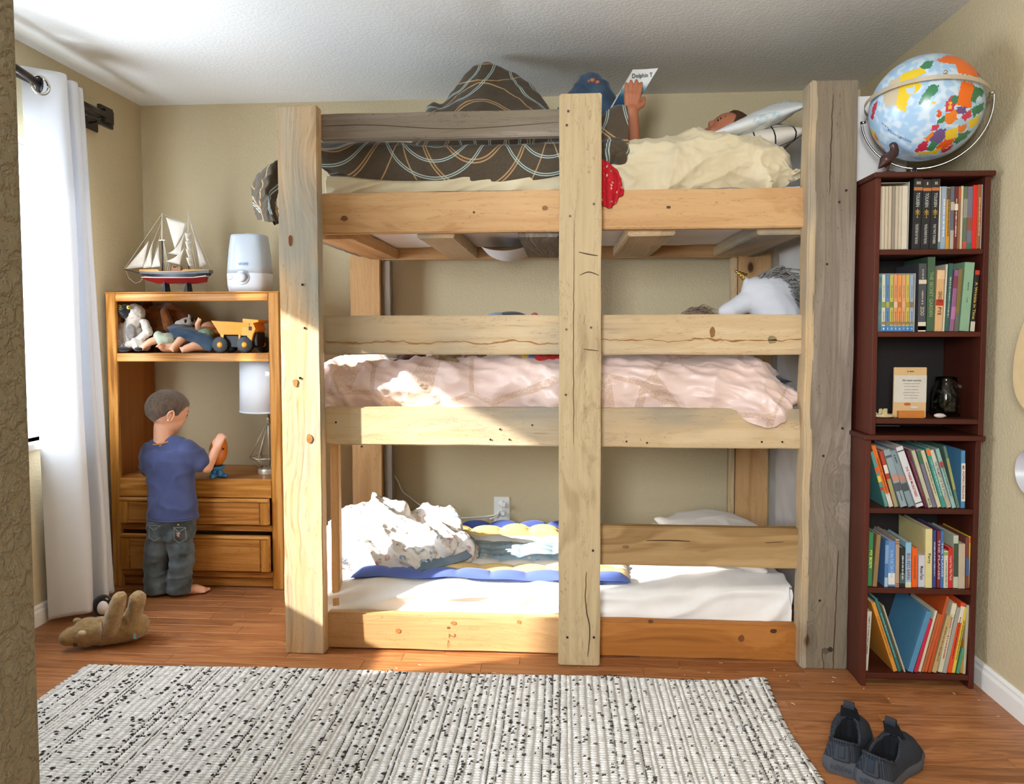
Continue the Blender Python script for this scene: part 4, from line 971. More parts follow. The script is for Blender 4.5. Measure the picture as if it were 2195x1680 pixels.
# ---- boy reading on the top bunk
boy = thing('person', 'boy lying on the top bunk in torn jeans, one arm raised holding a book', 'person', (.5, 3.0, 1.75))
hc = Vector(at(1562, 298, 3.0)); hf = V(-.62, -.12, .78); hu = V(.78, 0, .5)
b = MB(); head(b, hc, hf, hu, .092)
b.cap(hc+V(-.03, 0, -.03), hc+V(-.12, 0, -.06), .045, .05)
sh0 = hc+V(-.15, -.06, -.09)
b.ell(hc+V(-.22, 0, -.10), (.15, .13, .055)); b.ell(hc+V(-.40, 0, -.10), (.14, .11, .05))
el = Vector(at(1350, 330, 2.90)); wr = Vector(at(1352, 240, 2.865))
b.cap(hc+V(-.16, -.10, -.07), el+V(.02, .0, -.02), .042, .038); b.cap(el, wr, .043, .029)
hand(b, wr, V(.10, -.08, 1), V(1, .1, 0), .125, .20, palm=V(0, 1, .1), spread=1.1)
blob('body', b, M['skin2'], boy, .0042, 4, .5)
for s in (-1, 1): b = MB(); ear(b, hc, hf, hu, s, .092); b.build('ear', M['skin2'], boy, True)
eyes(hc, hf, hu, boy, .092)
hairshell('hair', hc, hf, hu, boy, .092, plain('#4a2d18', .8, var=.3), .55, -.6, 5.)
b = MB(); kn = Vector(at(1266, 186, 3.0)); hip = V(.26, 3.0, 1.83); ft = V(-.14, 3.0, 1.80)
b.cap(hip, kn+V(.02, 0, -.02), .085, .058); b.cap(kn, ft, .058, .042); b.cap(hip+V(0, .13, 0), kn+V(.02, .13, -.08), .085, .055); b.cap(kn+V(0, .13, -.09), ft+V(0, .12, 0), .055, .04)
b.ell(hip+V(.05, .06, -.01), (.12, .14, .07))
def jd2(p): return .006*max(0, 1-abs(N(p.x*14, p.z*18+p.x*9, 4))*3)**1.3
blob('jeans', b, M['denim'], boy, .007, 4, .5, disp=jd2)
b = MB(); k2 = Vector(at(1270, 178, 2.945))
for dx, dz, r in ((0, .010, .009), (.020, .002, .008), (-.014, .006, .005)): b.ell(k2+V(dx, 0, dz), (r*1.3, .012, r), None, 10, 6)
b.build('knee_hole', M['skin2'], boy, True)
b = MB(); b.ell(hip+V(.08, 0, .0), (.12, .15, .075)); b.cap(hip+V(.12, 0, 0), hc+V(-.24, 0, -.10), .10, .09); blob('shirt', b, plain('#4a5a6a', .9), boy, .012, 5)
# book in his hand
bk = thing('book', 'thin blue and white paperback held open above the bed by the reading boy', 'book', tuple(at(1360, 190, 2.88)))
c = [Vector(at(1309, 231, 2.905)), Vector(at(1362, 226, 2.93)), Vector(at(1411, 146, 2.945)), Vector(at(1357, 149, 2.905))]
nrm = (c[1]-c[0]).cross(c[3]-c[0]).normalized()
def quad(u, v, off=0): return (c[0]*(1-u)+c[1]*u)*(1-v)+(c[3]*(1-u)+c[2]*u)*v+nrm*(off-.006*math.sin(PI*u))
bm_ = NT('dolphin_cover'); gx = bm_.sep(bm_.coord('UV'))[1]
g = bm_.ramp(gx, [(0, '#233f5e'), (.3, '#2f5f7c'), (.48, '#86b2bf'), (.58, '#cfdde0'), (.64, '#dfe3e2'), (1, '#e4e6e4')]); bm_.out(g, .35, .5)
def qsheet(name, off, th, mat, s=1.0):
    b = MB(); b.grid(lambda u, v: quad(u, v, off), 10, 10); k = len(b.v); me = bpy.data.meshes.new(name)
    b.grid(lambda u, v: quad(u, v, off-th), 10, 10)
    n = 11; rim = [i*n for i in range(n)]+[10*n+j for j in range(1, n)]+[i*n+10 for i in range(9, -1, -1)]+[j for j in range(9, 0, -1)]
    b.f += [(rim[i], rim[(i+1) % len(rim)], rim[(i+1) % len(rim)]+k, rim[i]+k) for i in range(len(rim))]; b.mi += [0]*len(rim)
    me.from_pydata([tuple(v) for v in b.v], [], b.f); ul = me.uv_layers.new(name='UVMap')
    for l in me.loops: i = l.vertex_index % k; ul.data[l.index].uv = ((i//11)/10, (i % 11)/10)
    return finish(bpy.data.objects.new(name, me), name, mat, bk)
qsheet('cover', .0, .0012, bm_.m); qsheet('pages', -.0018, .005, M['pages'])
b = MB(); q0, q1 = c[0], c[3]; w2 = (Vector(at(1325, 272, 2.96))-c[0])
b.grid(lambda u, v: q0.lerp(q1, v*.45)+w2*u*(1-v)+V(0, .012*math.sin(PI*u), 0), 8, 10); o = b.build('page', M['pages'], bk, True); md = o.modifiers.new('s', 'SOLIDIFY'); md.thickness = .002
X = (c[2]-c[3]).normalized(); Yv = (c[3]-c[0]).normalized()
text('Dolphin T', frame(quad(.52, .82, .0075), X, Yv-X*.4), .022, M['black'], bk, shear=.0)
# ---- girl on the middle bunk
girl = thing('person', 'child with tousled brown hair lying low on the middle bunk behind the guard rail', 'person', (.4, 3.0, 1.08))
gc = Vector(at(1482, 716, 3.02)); gf = V(-.75, -.35, .45); gu = V(.5, 0, .85)
b = MB(); head(b, gc, gf, gu, .085); b.cap(gc+V(0, .02, -.03), gc+V(-.04, .02, -.10), .04, .05); b.ell(gc+V(-.12, .02, -.09), (.14, .12, .05)); b.cap(gc+V(-.15, .02, -.09), V(-.25, 3.02, gc.z-.10), .08, .05)
blob('body', b, M['skin'], girl, .006, 5, .5)
eyes(gc, gf, gu, girl, .085)
M['hair2'] = fur('brown_hair', '#5a4030', '#a08566', 120, .6)
hairshell('hair', gc, gf, gu, girl, .085, M['hair2'], .5, -.6, 8., 1.10)
b = MB(); r_ = random.Random(2)
for k in range(90):
    a = r_.uniform(-2.6, .9); s = V(math.cos(a)*.05, r_.uniform(-.07, .05), abs(math.sin(a))*.05+.05); p = gc+s*1.0; d = V(.6, r_.uniform(-.3, .3), r_.uniform(-.35, .15)).normalized()
    b.tube([p, p+d*.03+V(0, 0, .012), p+d*.07+V(0, 0, r_.uniform(-.03, .0))], [.0016, .0012, .0004], 4)
o = b.build('hair_strands', M['hair2'], girl, True); o['kind'] = 'stuff'
# ------------------------------------------------------------------ curtain and rod
rp = [atx(42, 165, -1.98), atx(215, 243, -1.98)]
RZ = 2.107
rod = thing('curtain_rod', 'dark bronze curtain rod with square end bracket above the window', 'curtain rod', (-1.98, 2.4, RZ))
b = MB(); b.tube([(-1.98, 1.45, RZ), (-1.98, 3.10, RZ)], .0135, 14); b.tube([(-1.98, 2.9, RZ), (-1.98, 3.115, RZ)], .0155, 14); b.build('rod', M['bronze'], rod, True)
b = MB(); b.box(-2.078, -2.070, 3.115, 3.205, RZ-.05, RZ+.045, bev=.003)
b.build('wall_plate', M['bronze'], rod)
b = MB(); b.prism([(3.09, RZ-.045), (3.18, RZ-.045), (3.18, RZ+.042), (3.09, RZ+.042)], -2.0, -1.985, 'X'); b.prism([(3.105, RZ-.028), (3.165, RZ-.028), (3.165, RZ+.026), (3.105, RZ+.026)], -1.985, -1.972, 'X')
b.build('finial', M['bronze'], rod)
b = MB(); b.tube([(-2.072, 3.15, RZ-.02), (-2.03, 3.14, RZ-.02), (-1.98, 3.10, RZ-.016), (-1.98, 3.06, RZ-.03), (-1.98, 3.0, RZ-.034), (-1.985, 2.985, RZ-.03)], .004, 8); b.build('bracket', M['bronze'], rod, True)
for o in (1.5,):
    b = MB(); b.box(-2.078, -1.97, o, o+.02, RZ-.03, RZ-.01); b.build('bracket', M['bronze'], rod)
cu = thing('curtain', 'long white curtain with metal grommets hanging beside the window down to the floor', 'curtain', (-1.98, 2.95, 0))
CT_ = [(-2.0, 2.64), (-1.955, 2.675), (-1.90, 2.725), (-1.915, 2.765), (-1.99, 2.765), (-1.98, 2.80), (-1.92, 2.81), (-1.925, 2.85), (-1.99, 2.855), (-1.94, 2.89), (-1.95, 2.92)]
CB_ = [(-2.05, 2.76), (-1.99, 2.765), (-1.91, 2.80), (-1.925, 2.85), (-2.005, 2.86), (-1.995, 2.91), (-1.91, 2.91), (-1.93, 2.96), (-2.0, 2.975), (-1.955, 3.025), (-1.975, 3.065)]
def curt(u, v, side=0):
    z = lerp(2.152, .012, v); a = cat(CT_, u); c = cat(CB_, u); k = v**.85
    x, y = lerp(a[0], c[0], k), lerp(a[1], c[1], k)
    x += .010*N(u*6+3, z*1.4)*sm(0, .3, v); y += .012*N(u*5, z*1.3+7)*sm(0, .3, v)
    return Vector((min(x, -1.88), y, max(.006, z+.018*sm(.95, 1, v)*math.sin(u*9))))
b = MB(); b.grid(curt, 200, 120); o = b.build('panel', M['curtain'], cu, True, fixn=False); md = o.modifiers.new('s', 'SOLIDIFY'); md.thickness = .0035; md.offset = 0
for k, yy in enumerate((2.765, 2.83, 2.875, 2.905)):
    q = Vector((-1.98, yy, RZ)); b = MB(); b.tube([q+Vector((math.cos(a)*.024, .010*math.cos(a), math.sin(a)*.026)) for a in [2*PI*i/24 for i in range(25)]], .004, 8, flat=.7); b.build('grommet', M['chrome'], cu, True)
# the nearest grommet, seen on the front fold
q = Vector(atx(86, 182, -1.925)); 
b = MB(); b.tube([q+Vector((.012*math.cos(a), .030*math.cos(a), .033*math.sin(a))) for a in [2*PI*i/24 for i in range(25)]], .006, 8); b.build('grommet', M['chrome'], cu, True)
b = MB(); b.tube([q+Vector((-.002, -.004, 0)), q+Vector((.0005, .0, 0))], [.028, .028], 20); b.build('eyelet_hole', M['black'], cu, True)
b = MB(); b.tube([q+Vector((.01, -.24, .03)), q+Vector((.004, -.01, 0))], .0135, 14); b.build('rod_end', M['bronze'], rod, True)
# ------------------------------------------------------------------ oak cabinet
CX0, CX1, CY0, CY1, CZ = -2.052, -1.252, 3.19, 3.545, 1.345
cb = thing('cabinet', 'oak cabinet with open back, toy shelf on top and two wide drawers below', 'cabinet', ((CX0+CX1)/2, 3.37, 0))
fr = .05
def cbx(nm, x0, x1, y0, y1, z0, z1, m, bev=.003, par=None, lab=None): return MB().box(x0, x1, y0, y1, z0, z1, bev=bev).build(nm, M[m], par or cb, False, lab)
zs = lambda py, px=400: at(px, py, CY0).z
S1t, S1b = zs(757), zs(775)
CTt, CTb = zs(1026), zs(1065)
cbx('stile', CX0, CX0+.045, CY0, CY0+.02, 0.0, CZ-.004, 'oakZ'); cbx('stile', CX1-.048, CX1, CY0, CY0+.02, 0, CZ-.004, 'oakZ')
cbx('top_rail', CX0+.045, CX1-.048, CY0+.001, CY0+.02, zs(645), CZ-.006, 'oakX'); cbx('top_panel', CX0-.004, CX1+.004, CY0-.003, CY1, CZ-.006, CZ, 'oakX', .002)
cbx('shelf_rail', CX0+.045, CX1-.048, CY0+.001, CY0+.02, S1b, S1t, 'oakX'); cbx('shelf', CX0+.02, CX1-.02, CY0+.021, CY1, S1t-.02, S1t, 'oakdX')
cbx('side_panel', CX0, CX0+.018, CY0+.021, CY1, 0, CZ-.007, 'birch', .001); cbx('side_panel', CX1-.018, CX1, CY0+.021, CY1, 0, CZ-.007, 'birch', .001)
cbx('counter', CX0+.02, CX1-.02, CY0+.002, CY1, CTt-.018, CTt, 'oakdX'); cbx('counter_edge', CX0+.045, CX1-.048, CY0-.004, CY0+.02, CTb, CTt-.001, 'oakX')
z = [zs(q) for q in (1065, 1118, 1121, 1137, 1139, 1222, 1224, 1234, 1260)]
cbx('face_rail', CX0+.045, CX1-.048, CY0+.002, CY0+.02, z[3], zs(1124), 'oakdX'); cbx('face_rail', CX0+.045, CX1-.048, CY0+.002, CY0+.02, zs(1236), zs(1222), 'oakdX')
cbx('toe_kick', CX0+.03, CX1-.048, CY0+.022, CY0+.04, .003, zs(1236), 'oakdX')
for za, zb, nm in ((zs(1121), zs(1066), 0), (zs(1220), zs(1144), 1)):
    d = MB(); d.box(CX0+.052, CX1-.055, CY0-.016, CY0+.001, za, zb, bev=.003); do = d.build('drawer', M['oakX'], cb)
    cbx('drawer_panel', CX0+.095, CX1-.098, CY0-.021, CY0-.0165, za+.003, zb-.016, 'oakdX', .002, do)
    cbx('drawer_trim', CX0+.052, CX0+.09, CY0-.022, CY0-.0165, za+.001, zb-.016, 'oakZ', .002, do); cbx('drawer_trim', CX1-.093, CX1-.055, CY0-.022, CY0-.0165, za+.001, zb-.016, 'oakZ', .002, do)
    cbx('drawer_trim', CX0+.052, CX1-.055, CY0-.026, CY0-.0165, zb-.014, zb, 'oakX', .003, do)
# ------------------------------------------------------------------ model ship
SY = 3.33
s_ = lambda px, py, Y=SY: Vector(at(px, py, Y))
sh = thing('model_ship', 'small model sailing ship with white sails and a red and navy hull', 'model ship', tuple(s_(360, 622)))
def hull(nm, rows, mat):
    b = MB(); R = []
    for pxs, top, bot, w, wb in rows:
        pt, pb = s_(pxs, top), s_(pxs, bot); R.append([Vector((pt.x, SY-w, pt.z)), Vector((pb.x, SY-wb, pb.z)), Vector((pb.x, SY+wb, pb.z)), Vector((pt.x, SY+w, pt.z))])
    b.rings(R); return b.build(nm, mat, sh, 30)
navy = plain('#1f2430', .4, spec=.6); redp = plain('#8e1c22', .3, spec=.6); woodp = plain('#c79a5e', .5); greyp = plain('#6d6f70', .5)
hull('hull', [(303, 586, 588, .003, .001), (318, 587, 592, .018, .012), (340, 588, 595, .03, .025), (380, 588, 596, .034, .03), (420, 588, 596, .032, .028), (445, 586, 592, .024, .018), (449, 585, 590, .02, .014)], navy)
hull('keel', [(306, 595, 597, .004, .001), (318, 595, 602, .014, .004), (340, 596, 608, .025, .006), (380, 596, 608, .03, .007), (420, 596, 608, .027, .006), (443, 593, 605, .018, .004)], redp)
hull('hull_band', [(304, 593.6, 595.2, .006, .005), (318, 593.5, 595.4, .020, .018), (340, 594.5, 596.3, .0305, .028), (380, 594.8, 596.6, .0345, .033), (420, 594.8, 596.4, .032, .030), (446, 590.5, 593, .024, .021)], plain('#e9e2d4', .5))
hull('hull_side', [(300, 581, 586.5, .004, .004), (318, 583, 587.5, .020, .020), (345, 584, 588.5, .0315, .031), (380, 584, 588.5, .035, .035), (420, 583, 588, .033, .033), (452, 579, 585.5, .022, .021)], greyp)
hull('deck', [(299, 577, 581.5, .004, .004), (320, 578, 583.2, .020, .020), (345, 578, 584, .0315, .031), (349, 582, 584.5, .031, .031), (395, 582, 584.5, .034, .034), (402, 578, 583.5, .033, .033), (452, 578, 579.5, .022, .021)], woodp)
b = MB(); b.tube([s_(266, 577), s_(302, 586)], .0022, 6); b.build('bowsprit', navy, sh, True)
b = MB(); b.box(s_(369, 578).x, s_(390, 578).x, SY-.012, SY+.012, s_(380, 582).z, s_(380, 574).z, bev=.001); b.box(s_(371, 573).x, s_(374, 573).x, SY-.01, SY+.01, s_(380, 575).z, s_(380, 571).z); b.box(s_(385, 573).x, s_(388, 573).x, SY-.01, SY+.01, s_(380, 575).z, s_(380, 571).z); b.build('deck_house', plain('#9a6a44', .5), sh)
ivory = plain('#e0d6c4', .6); 
for px, tp, md in ((347.5, 456, 515), (404, 450, 520)):
    b = MB(); b.tube([s_(px, tp), s_(px, md)], [.0016, .0028], 8); b.build('mast', ivory, sh, True)
    b = MB(); b.tube([s_(px, md), s_(px+1, 580)], .0028, 8); b.build('mast', navy, sh, True)
    b = MB(); b.box(s_(px-6, md).x, s_(px+7, md).x, SY-.004, SY+.004, s_(px, md+1).z, s_(px, md-1.5).z); b.build('crosstree', ivory, sh)
sailm = plain('#dcd3c6', .85, var=.05)
def sail(pts, nm='sail', belly=.010, Yo=0):
    P = [s_(x, y, SY+Yo) for x, y in pts]; b = MB()
    if len(P) == 3: P = [P[0], P[0], P[1], P[2]]
    def f(u, v):
        p = P[0].lerp(P[1], u).lerp(P[3].lerp(P[2], u), v); return p+Vector((0, -belly*math.sin(PI*u)*math.sin(PI*max(.05, v)), 0))
    b.grid(f, 8, 8); o = b.build(nm, sailm, sh, True, fixn=False); md = o.modifiers.new('s', 'SOLIDIFY'); md.thickness = .0008
sail([(319, 517), (268, 577), (308, 572)]); sail([(328, 516), (306, 575), (325, 572)], Yo=-.005); sail([(341, 524), (324, 573), (344, 571)], Yo=-.01)
sail([(356, 466), (400, 479), (393, 500), (375, 533)], belly=.006); sail([(398, 492), (388, 548), (358, 542), (380, 540)], Yo=.005); sail([(396, 530), (386, 567), (355, 560), (380, 552)], Yo=-.006)
sail([(408, 470), (443, 566), (428, 574)], Yo=.01)
for k, y in enumerate((499, 517, 533, 552)): sail([(396+k, y), (411, y), (408+k*2, y+17), (400+k*2, y+19)], belly=.016, Yo=-.012)
b = MB()
for a, c in (((266, 577), (347, 458)), ((308, 572), (347, 470)), ((325, 572), (347, 490)), ((347, 457), (404, 482)), ((405, 462), (452, 575)), ((405, 468), (440, 590)), ((406, 500), (423, 590)), ((350, 516), (356, 590)), ((350, 516), (361, 591)), ((350, 516), (366, 590)), ((407, 520), (412, 590)), ((407, 520), (417, 590)), ((374, 533), (400, 475))): b.tube([s_(*a, SY-.012), s_(*c, SY-.02)], .0006, 4)
b.tube([s_(270, 580), s_(276, 596), s_(290, 607), s_(300, 604), s_(305, 597)], .0008, 4)
b.build('rigging', ivory, sh)
for px in (356, 403.5):
    b = MB(); p, q = s_(px, 606), s_(px, 621); b.rings([[Vector((p.x-.004, SY-.02, p.z)), Vector((p.x+.004, SY-.02, p.z)), Vector((p.x+.004, SY+.02, p.z)), Vector((p.x-.004, SY+.02, p.z))], [Vector((q.x-.009, SY-.025, CZ+.007)), Vector((q.x+.009, SY-.025, CZ+.007)), Vector((q.x+.009, SY+.025, CZ+.007)), Vector((q.x-.009, SY+.025, CZ+.007))]]); b.build('stand_post', M['black'], sh)
b = MB(); b.box(s_(338, 620).x, s_(412, 620).x, SY-.02, SY+.03, CZ, CZ+.007, bev=.002); b.build('stand_base', plain('#8a6a4a', .5), sh)
# ------------------------------------------------------------------ humidifier
hx = s_(537, 620, 3.33).x; sc = 3.33/1573
hu = thing('humidifier', 'white oval humidifier with a round dial on top of the oak cabinet', 'humidifier', (hx, 3.33, CZ))
def sup(prof, seg=40, e=.62):
    R = []
    for w, d, z_ in prof: R.append([Vector((hx+w*abs(math.cos(a))**e*(1 if math.cos(a) > 0 else -1), 3.33+d*abs(math.sin(a))**e*(1 if math.sin(a) > 0 else -1), CZ+z_)) for a in [2*PI*k/seg for k in range(seg)]])
    return R
whp = plain('#dfe3e8', .3, spec=.5, var=.01)
b = MB(); b.rings(sup([(.080, .06, 0), (.088, .068, .006), (.095, .075, .03), (.0965, .077, .08), (.0955, .076, .0885)])); b.build('base', whp, hu, True)
tk = NT('frosted_tank'); tk.out('#cdd6de', .25, .5); tk.b.inputs['Transmission Weight'].default_value = .15
b = MB(); b.rings(sup([(.0955, .076, .089), (.094, .075, .12), (.088, .070, .19), (.080, .064, .25), (.078, .062, .262), (.074, .058, .266)])); b.build('tank', tk.m, hu, True)
b = MB(); b.rings(sup([(.022, .02, .266), (.020, .018, .272), (.014, .012, .274)])); b.build('mist_cap', whp, hu, True)
zk = s_(533, 597).z
b = MB(); b.lathe([(.033, 0), (.033, -.003), (.030, -.004)], (hx-.004, 3.33-.076, zk), 28, 'Y'); b.build('dial_ring', plain('#cfd4da', .3), hu, True)
b = MB(); b.lathe([(.0205, 0), (.0205, -.014), (.018, -.017), (.001, -.018)], (hx-.004, 3.33-.079, zk), 24, 'Y'); b.build('dial', whp, hu, True)
b = MB(); b.tube([(hx-.004+math.cos(a)*.027, 3.33-.0815, zk+math.sin(a)*.027) for a in [lerp(1.3, -.1, k/8) for k in range(9)]], .0012, 5); b.build('dial_scale', plain('#36557e', .4), hu)
b = MB(); q = s_(508, 598); b.box(q.x-.010, q.x+.012, 3.33-.0745, 3.33-.068, zk-.009, zk+.009, bev=.004); b.build('button', whp, hu, 30)
text('VICKS', frame((hx, 3.33-.0775, s_(533, 569).z), (1, 0, 0), (0, .06, 1)), .017, plain('#6f93bd', .5), hu, ext=.0006)
# ------------------------------------------------------------------ toys on the cabinet shelf
TS = S1t; TY = 3.29
t_ = lambda px, py, Y=TY: Vector(at(px, py, Y))
le = thing('plush_lemur', 'cream and grey plush lemur with black face sitting at the left of the shelf', 'plush toy', (t_(285, 750).x, TY, TS))
def wf(p): return .003*N(p.x*60, p.y*60, p.z*60)+.002*N(p.x*150, p.z*150)
b = MB(); b.ell(t_(284, 718), (.055, .045, .07)); b.ell(t_(288, 672, 3.28), (.048, .045, .046)); b.cap(t_(286, 690, 3.28), t_(285, 705), .035, .045)
for x0, y0, x1, y1, x2, y2 in ((262, 700, 254, 725, 252, 745), (310, 692, 318, 712, 292, 732)): b.cap(t_(x0, y0, 3.27), t_(x1, y1, 3.26), .019, .02); b.cap(t_(x1, y1, 3.26), t_(x2, y2, 3.245), .02, .016)
b.cap(t_(312, 742, 3.26), t_(290, 732, 3.235), .022, .02); b.cap(t_(290, 732, 3.235), t_(292, 745, 3.23), .016, .013); b.ell(t_(278, 738, 3.235), (.022, .018, .018)); b.cap(t_(262, 740, 3.27), t_(258, 748, 3.23), .022, .016)
b.v = [(x, y, max(z, TS+.002)) for x, y, z in b.v]
blob('body', b, M['lemurfur'], le, .0045, 3, .5, disp=wf)
b = MB(); b.ell(t_(269, 667, 3.25), (.034, .026, .034)); b.cap(t_(266, 668, 3.235), t_(259, 665, 3.215), .018, .011); blob('face', b, M['blackfur'], le, .004, 3)
b = MB(); b.ell(t_(259, 663, 3.207), (.007, .005, .005)); b.build('nose', plain('#4a464a', .3), le, True)
for px, py in ((275.5, 658.5), (256, 657)):
    b = MB(); b.ell(t_(px, py, 3.228), (.0095, .006, .0095)); b.build('eye', plain('#c9b32e', .2, spec=.7), le, True); b = MB(); b.ell(t_(px+.4, py, 3.2225), (.0035, .003, .0035), None, 8, 6); b.build('pupil', M['black'], le, True)
for px, py in ((301, 650), (252, 650)): b = MB(); b.ell(t_(px, py, 3.30), (.012, .008, .014)); b.build('ear', M['blackfur'], le, True)
b = MB(); b.ell(t_(280, 712, 3.246), (.022, .012, .04)); blob('chest', b, fur('grey_plush', '#77706c', '#948c88', 50, .5), le, .004, 3)
b = MB(); b.ell(t_(265, 752, 3.22)+Vector((0, 0, .008)), (.035, .022, .012)); b.ell(t_(297, 750, 3.225)+Vector((0, 0, .004)), (.022, .018, .010)); b.v = [(x, y, max(z, TS+.001)) for x, y, z in b.v]; blob('foot', b, M['blackfur'], le, .004, 3)
dg_ = thing('plush_bear', 'large chestnut plush bear lying behind the lemur on the cabinet shelf', 'plush toy', (t_(360, 720, 3.42).x, 3.42, TS))
b = MB(); b.ell(t_(342, 678, 3.42), (.065, .06, .055)); b.cap(t_(322, 668, 3.38), t_(315, 664, 3.36), .026, .02); b.ell(t_(345, 715, 3.43), (.075, .06, .07)); b.cap(t_(365, 672, 3.43), t_(405, 700, 3.43), .055, .045)
blob('body', b, M['redfur'], dg_, .006, 4, disp=wf)
b = MB(); b.cap(t_(352, 668, 3.35), t_(362, 700, 3.345), .018, .026); blob('ear', b, M['redfur'], dg_, .005, 3)
b = MB(); b.ell(t_(316, 658, 3.345), (.011, .008, .008)); b.build('nose', M['black'], dg_, True)
b = MB(); b.ell(t_(343, 663, 3.352), (.005, .004, .005)); b.build('eye', M['black'], dg_, True)
ct = thing('plush_cat', 'small grey and white striped plush behind the dolls on the shelf', 'plush toy', (t_(400, 700, 3.40).x, 3.40, TS+.06))
b = MB(); b.ell(t_(402, 690, 3.38), (.04, .03, .022)); b.ell(t_(386, 694, 3.36), (.026, .02, .018)); b.cap(t_(405, 675, 3.38), t_(412, 690, 3.38), .006, .012); b.ell(t_(396, 720, 3.40), (.06, .03, .06)); blob('body', b, M['lemurfur'], ct, .0045, 3)
b = MB(); b.ell(t_(398, 689, 3.356), (.01, .006, .012)); b.ell(t_(412, 684, 3.36), (.006, .012, .016)); blob('stripe', b, M['blackfur'], ct, .003, 2)
def dollleg(mb, pts, r0, r1, toes=True, Yd=3.235):
    P = [t_(x, y, Yq) for x, y, Yq in pts]; n = len(P)
    for i in range(n-1): mb.cap(P[i], P[i+1], lerp(r0, r1, i/(n-1)), lerp(r0, r1, (i+1)/(n-1)), 12)
    if toes:
        d = (P[-1]-P[-2]).normalized(); sd = d.cross(Vector((0, 1, 0))).normalized()
        for k in range(5): mb.ell(P[-1]+d*r1*.95+sd*(k-2)*r1*.42+Vector((0, -.004, 0)), (.0045, .0045, .0045), None, 8, 6)
dA = thing('doll', 'baby doll in a pale green outfit lying beside the plush lemur', 'doll', (t_(345, 745).x, 3.27, TS), None)
b = MB(); dollleg(b, [(345, 725, 3.28), (322, 733, 3.25), (309, 742, 3.235)], .021, .014); dollleg(b, [(375, 745, 3.27), (352, 745, 3.25), (346, 742, 3.235)], .024, .016); b.ell(t_(372, 735, 3.31), (.05, .04, .03)); b.ell(t_(440, 715, 3.34), (.045, .04, .035))
b.v = [(x, y, max(z, TS+.002)) for x, y, z in b.v]; blob('body', b, M['doll'], dA, .004, 3)
b = MB(); b.ell(t_(362, 728, 3.29), (.052, .05, .034)); b.cap(t_(340, 720, 3.27), t_(350, 728, 3.27), .024, .032); b.v = [(x, y, max(z, TS+.002)) for x, y, z in b.v]; blob('outfit', b, fabric('mint_outfit', '#a4ab96', '#b7bca8'), dA, .005, 4, disp=lambda p: .003*N(p.x*40, p.z*40, p.y*40))
dB = thing('doll', 'baby doll in navy dress lying with feet forward and one arm raised', 'doll', (t_(410, 745).x, 3.27, TS), None)
b = MB(); dollleg(b, [(402, 718, 3.28), (388, 728, 3.25), (373, 745, 3.228)], .023, .016); dollleg(b, [(440, 740, 3.27), (415, 742, 3.24), (398, 748, 3.225)], .024, .018); dollleg(b, [(425, 705, 3.30), (423, 695, 3.29), (427, 687, 3.285)], .013, .011)
b.ell(t_(450, 700, 3.38), (.04, .04, .025)); b.cap(t_(452, 712, 3.36), t_(480, 712, 3.34), .014, .012); b.v = [(x, y, max(z, TS+.002)) for x, y, z in b.v]; blob('body', b, M['doll'], dB, .004, 3)
secs = [[tuple(t_(x, y, Yq)) for x, y, Yq in r] for r in (((356, 700, 3.34), (362, 708, 3.26), (372, 718, 3.25), (376, 722, 3.26)), ((385, 696, 3.34), (390, 706, 3.25), (400, 720, 3.24), (404, 730, 3.25)), ((415, 702, 3.34), (420, 715, 3.245), (428, 732, 3.235), (432, 745, 3.25)), ((440, 712, 3.33), (446, 722, 3.25), (450, 740, 3.24), (448, 752, 3.24)), ((452, 722, 3.32), (459, 728, 3.26), (460, 740, 3.25), (452, 752, 3.25)))]
cloth('dress', [0]*5, secs, [M['denim']], dB, 50, 30, lambda u, v, p: math.sin(v*14)*.6+N(p.x*30, p.z*30), .004, .004)
b = MB(); b.ell(t_(440, 715, 3.30), (.04, .04, .025)); blob('blouse', b, patch('green_print', ['#e0e4d8', '#c9d2c0'], '#7d9a86', 70, .3), dB, .005, 3)
# dump truck
tr = thing('dump_truck', 'yellow toy dump truck with big black wheels on the cabinet shelf', 'toy truck', (t_(513, 748).x, 3.31, TS))
yel = plain('#e09a12', .35, spec=.5, var=.03)
TX = lambda px: t_(px, 700, 3.27).x
TZ = lambda py: t_(500, py, 3.27).z
y0, y1 = 3.235, 3.345
b = MB()
def tray(x0, x1, z0, z1, th=.004):
    b = MB(); tp = [(x0-.012, y0-.008), (x1, y0-.008), (x1, y1+.008), (x0-.012, y1+.008)]; bt = [(x0+.022, y0+.004), (x1-.01, y0+.004), (x1-.01, y1-.004), (x0+.022, y1-.004)]
    o = [Vector((x, y, z1)) for x, y in tp]; u = [Vector((x, y, z0)) for x, y in bt]; cc = Vector(((x0+x1)/2, (y0+y1)/2, 0))
    def ins(p, d): q = Vector((cc.x+(p.x-cc.x)*d, cc.y+(p.y-cc.y)*d, p.z)); return q
    b.rings([[ins(p, .93)+Vector((0, 0, th)) for p in u], [ins(p, .94) for p in o], o, u, ], cap=True); return b
b = tray(TX(468), TX(543), TZ(717), TZ(693)); b.v = [(x, y, z+(.012 if (x < TX(475) and z > TZ(700)) else 0)) for x, y, z in b.v]; b.build('dump_bed', yel, tr)
b = MB(); b.prism([(TX(524), TZ(719)), (TX(529), TZ(686)), (TX(547), TZ(686)), (TX(555), TZ(705)), (TX(548), TZ(719))], y0-.0035, y1+.004); b.build('cab_guard', yel, tr)
b = MB(); b.prism([(TX(528), TZ(688)), (TX(529), TZ(683)), (TX(561), TZ(686)), (TX(562), TZ(690)), (TX(548), TZ(693))], y0-.006, y1+.006); b.build('visor', yel, tr)
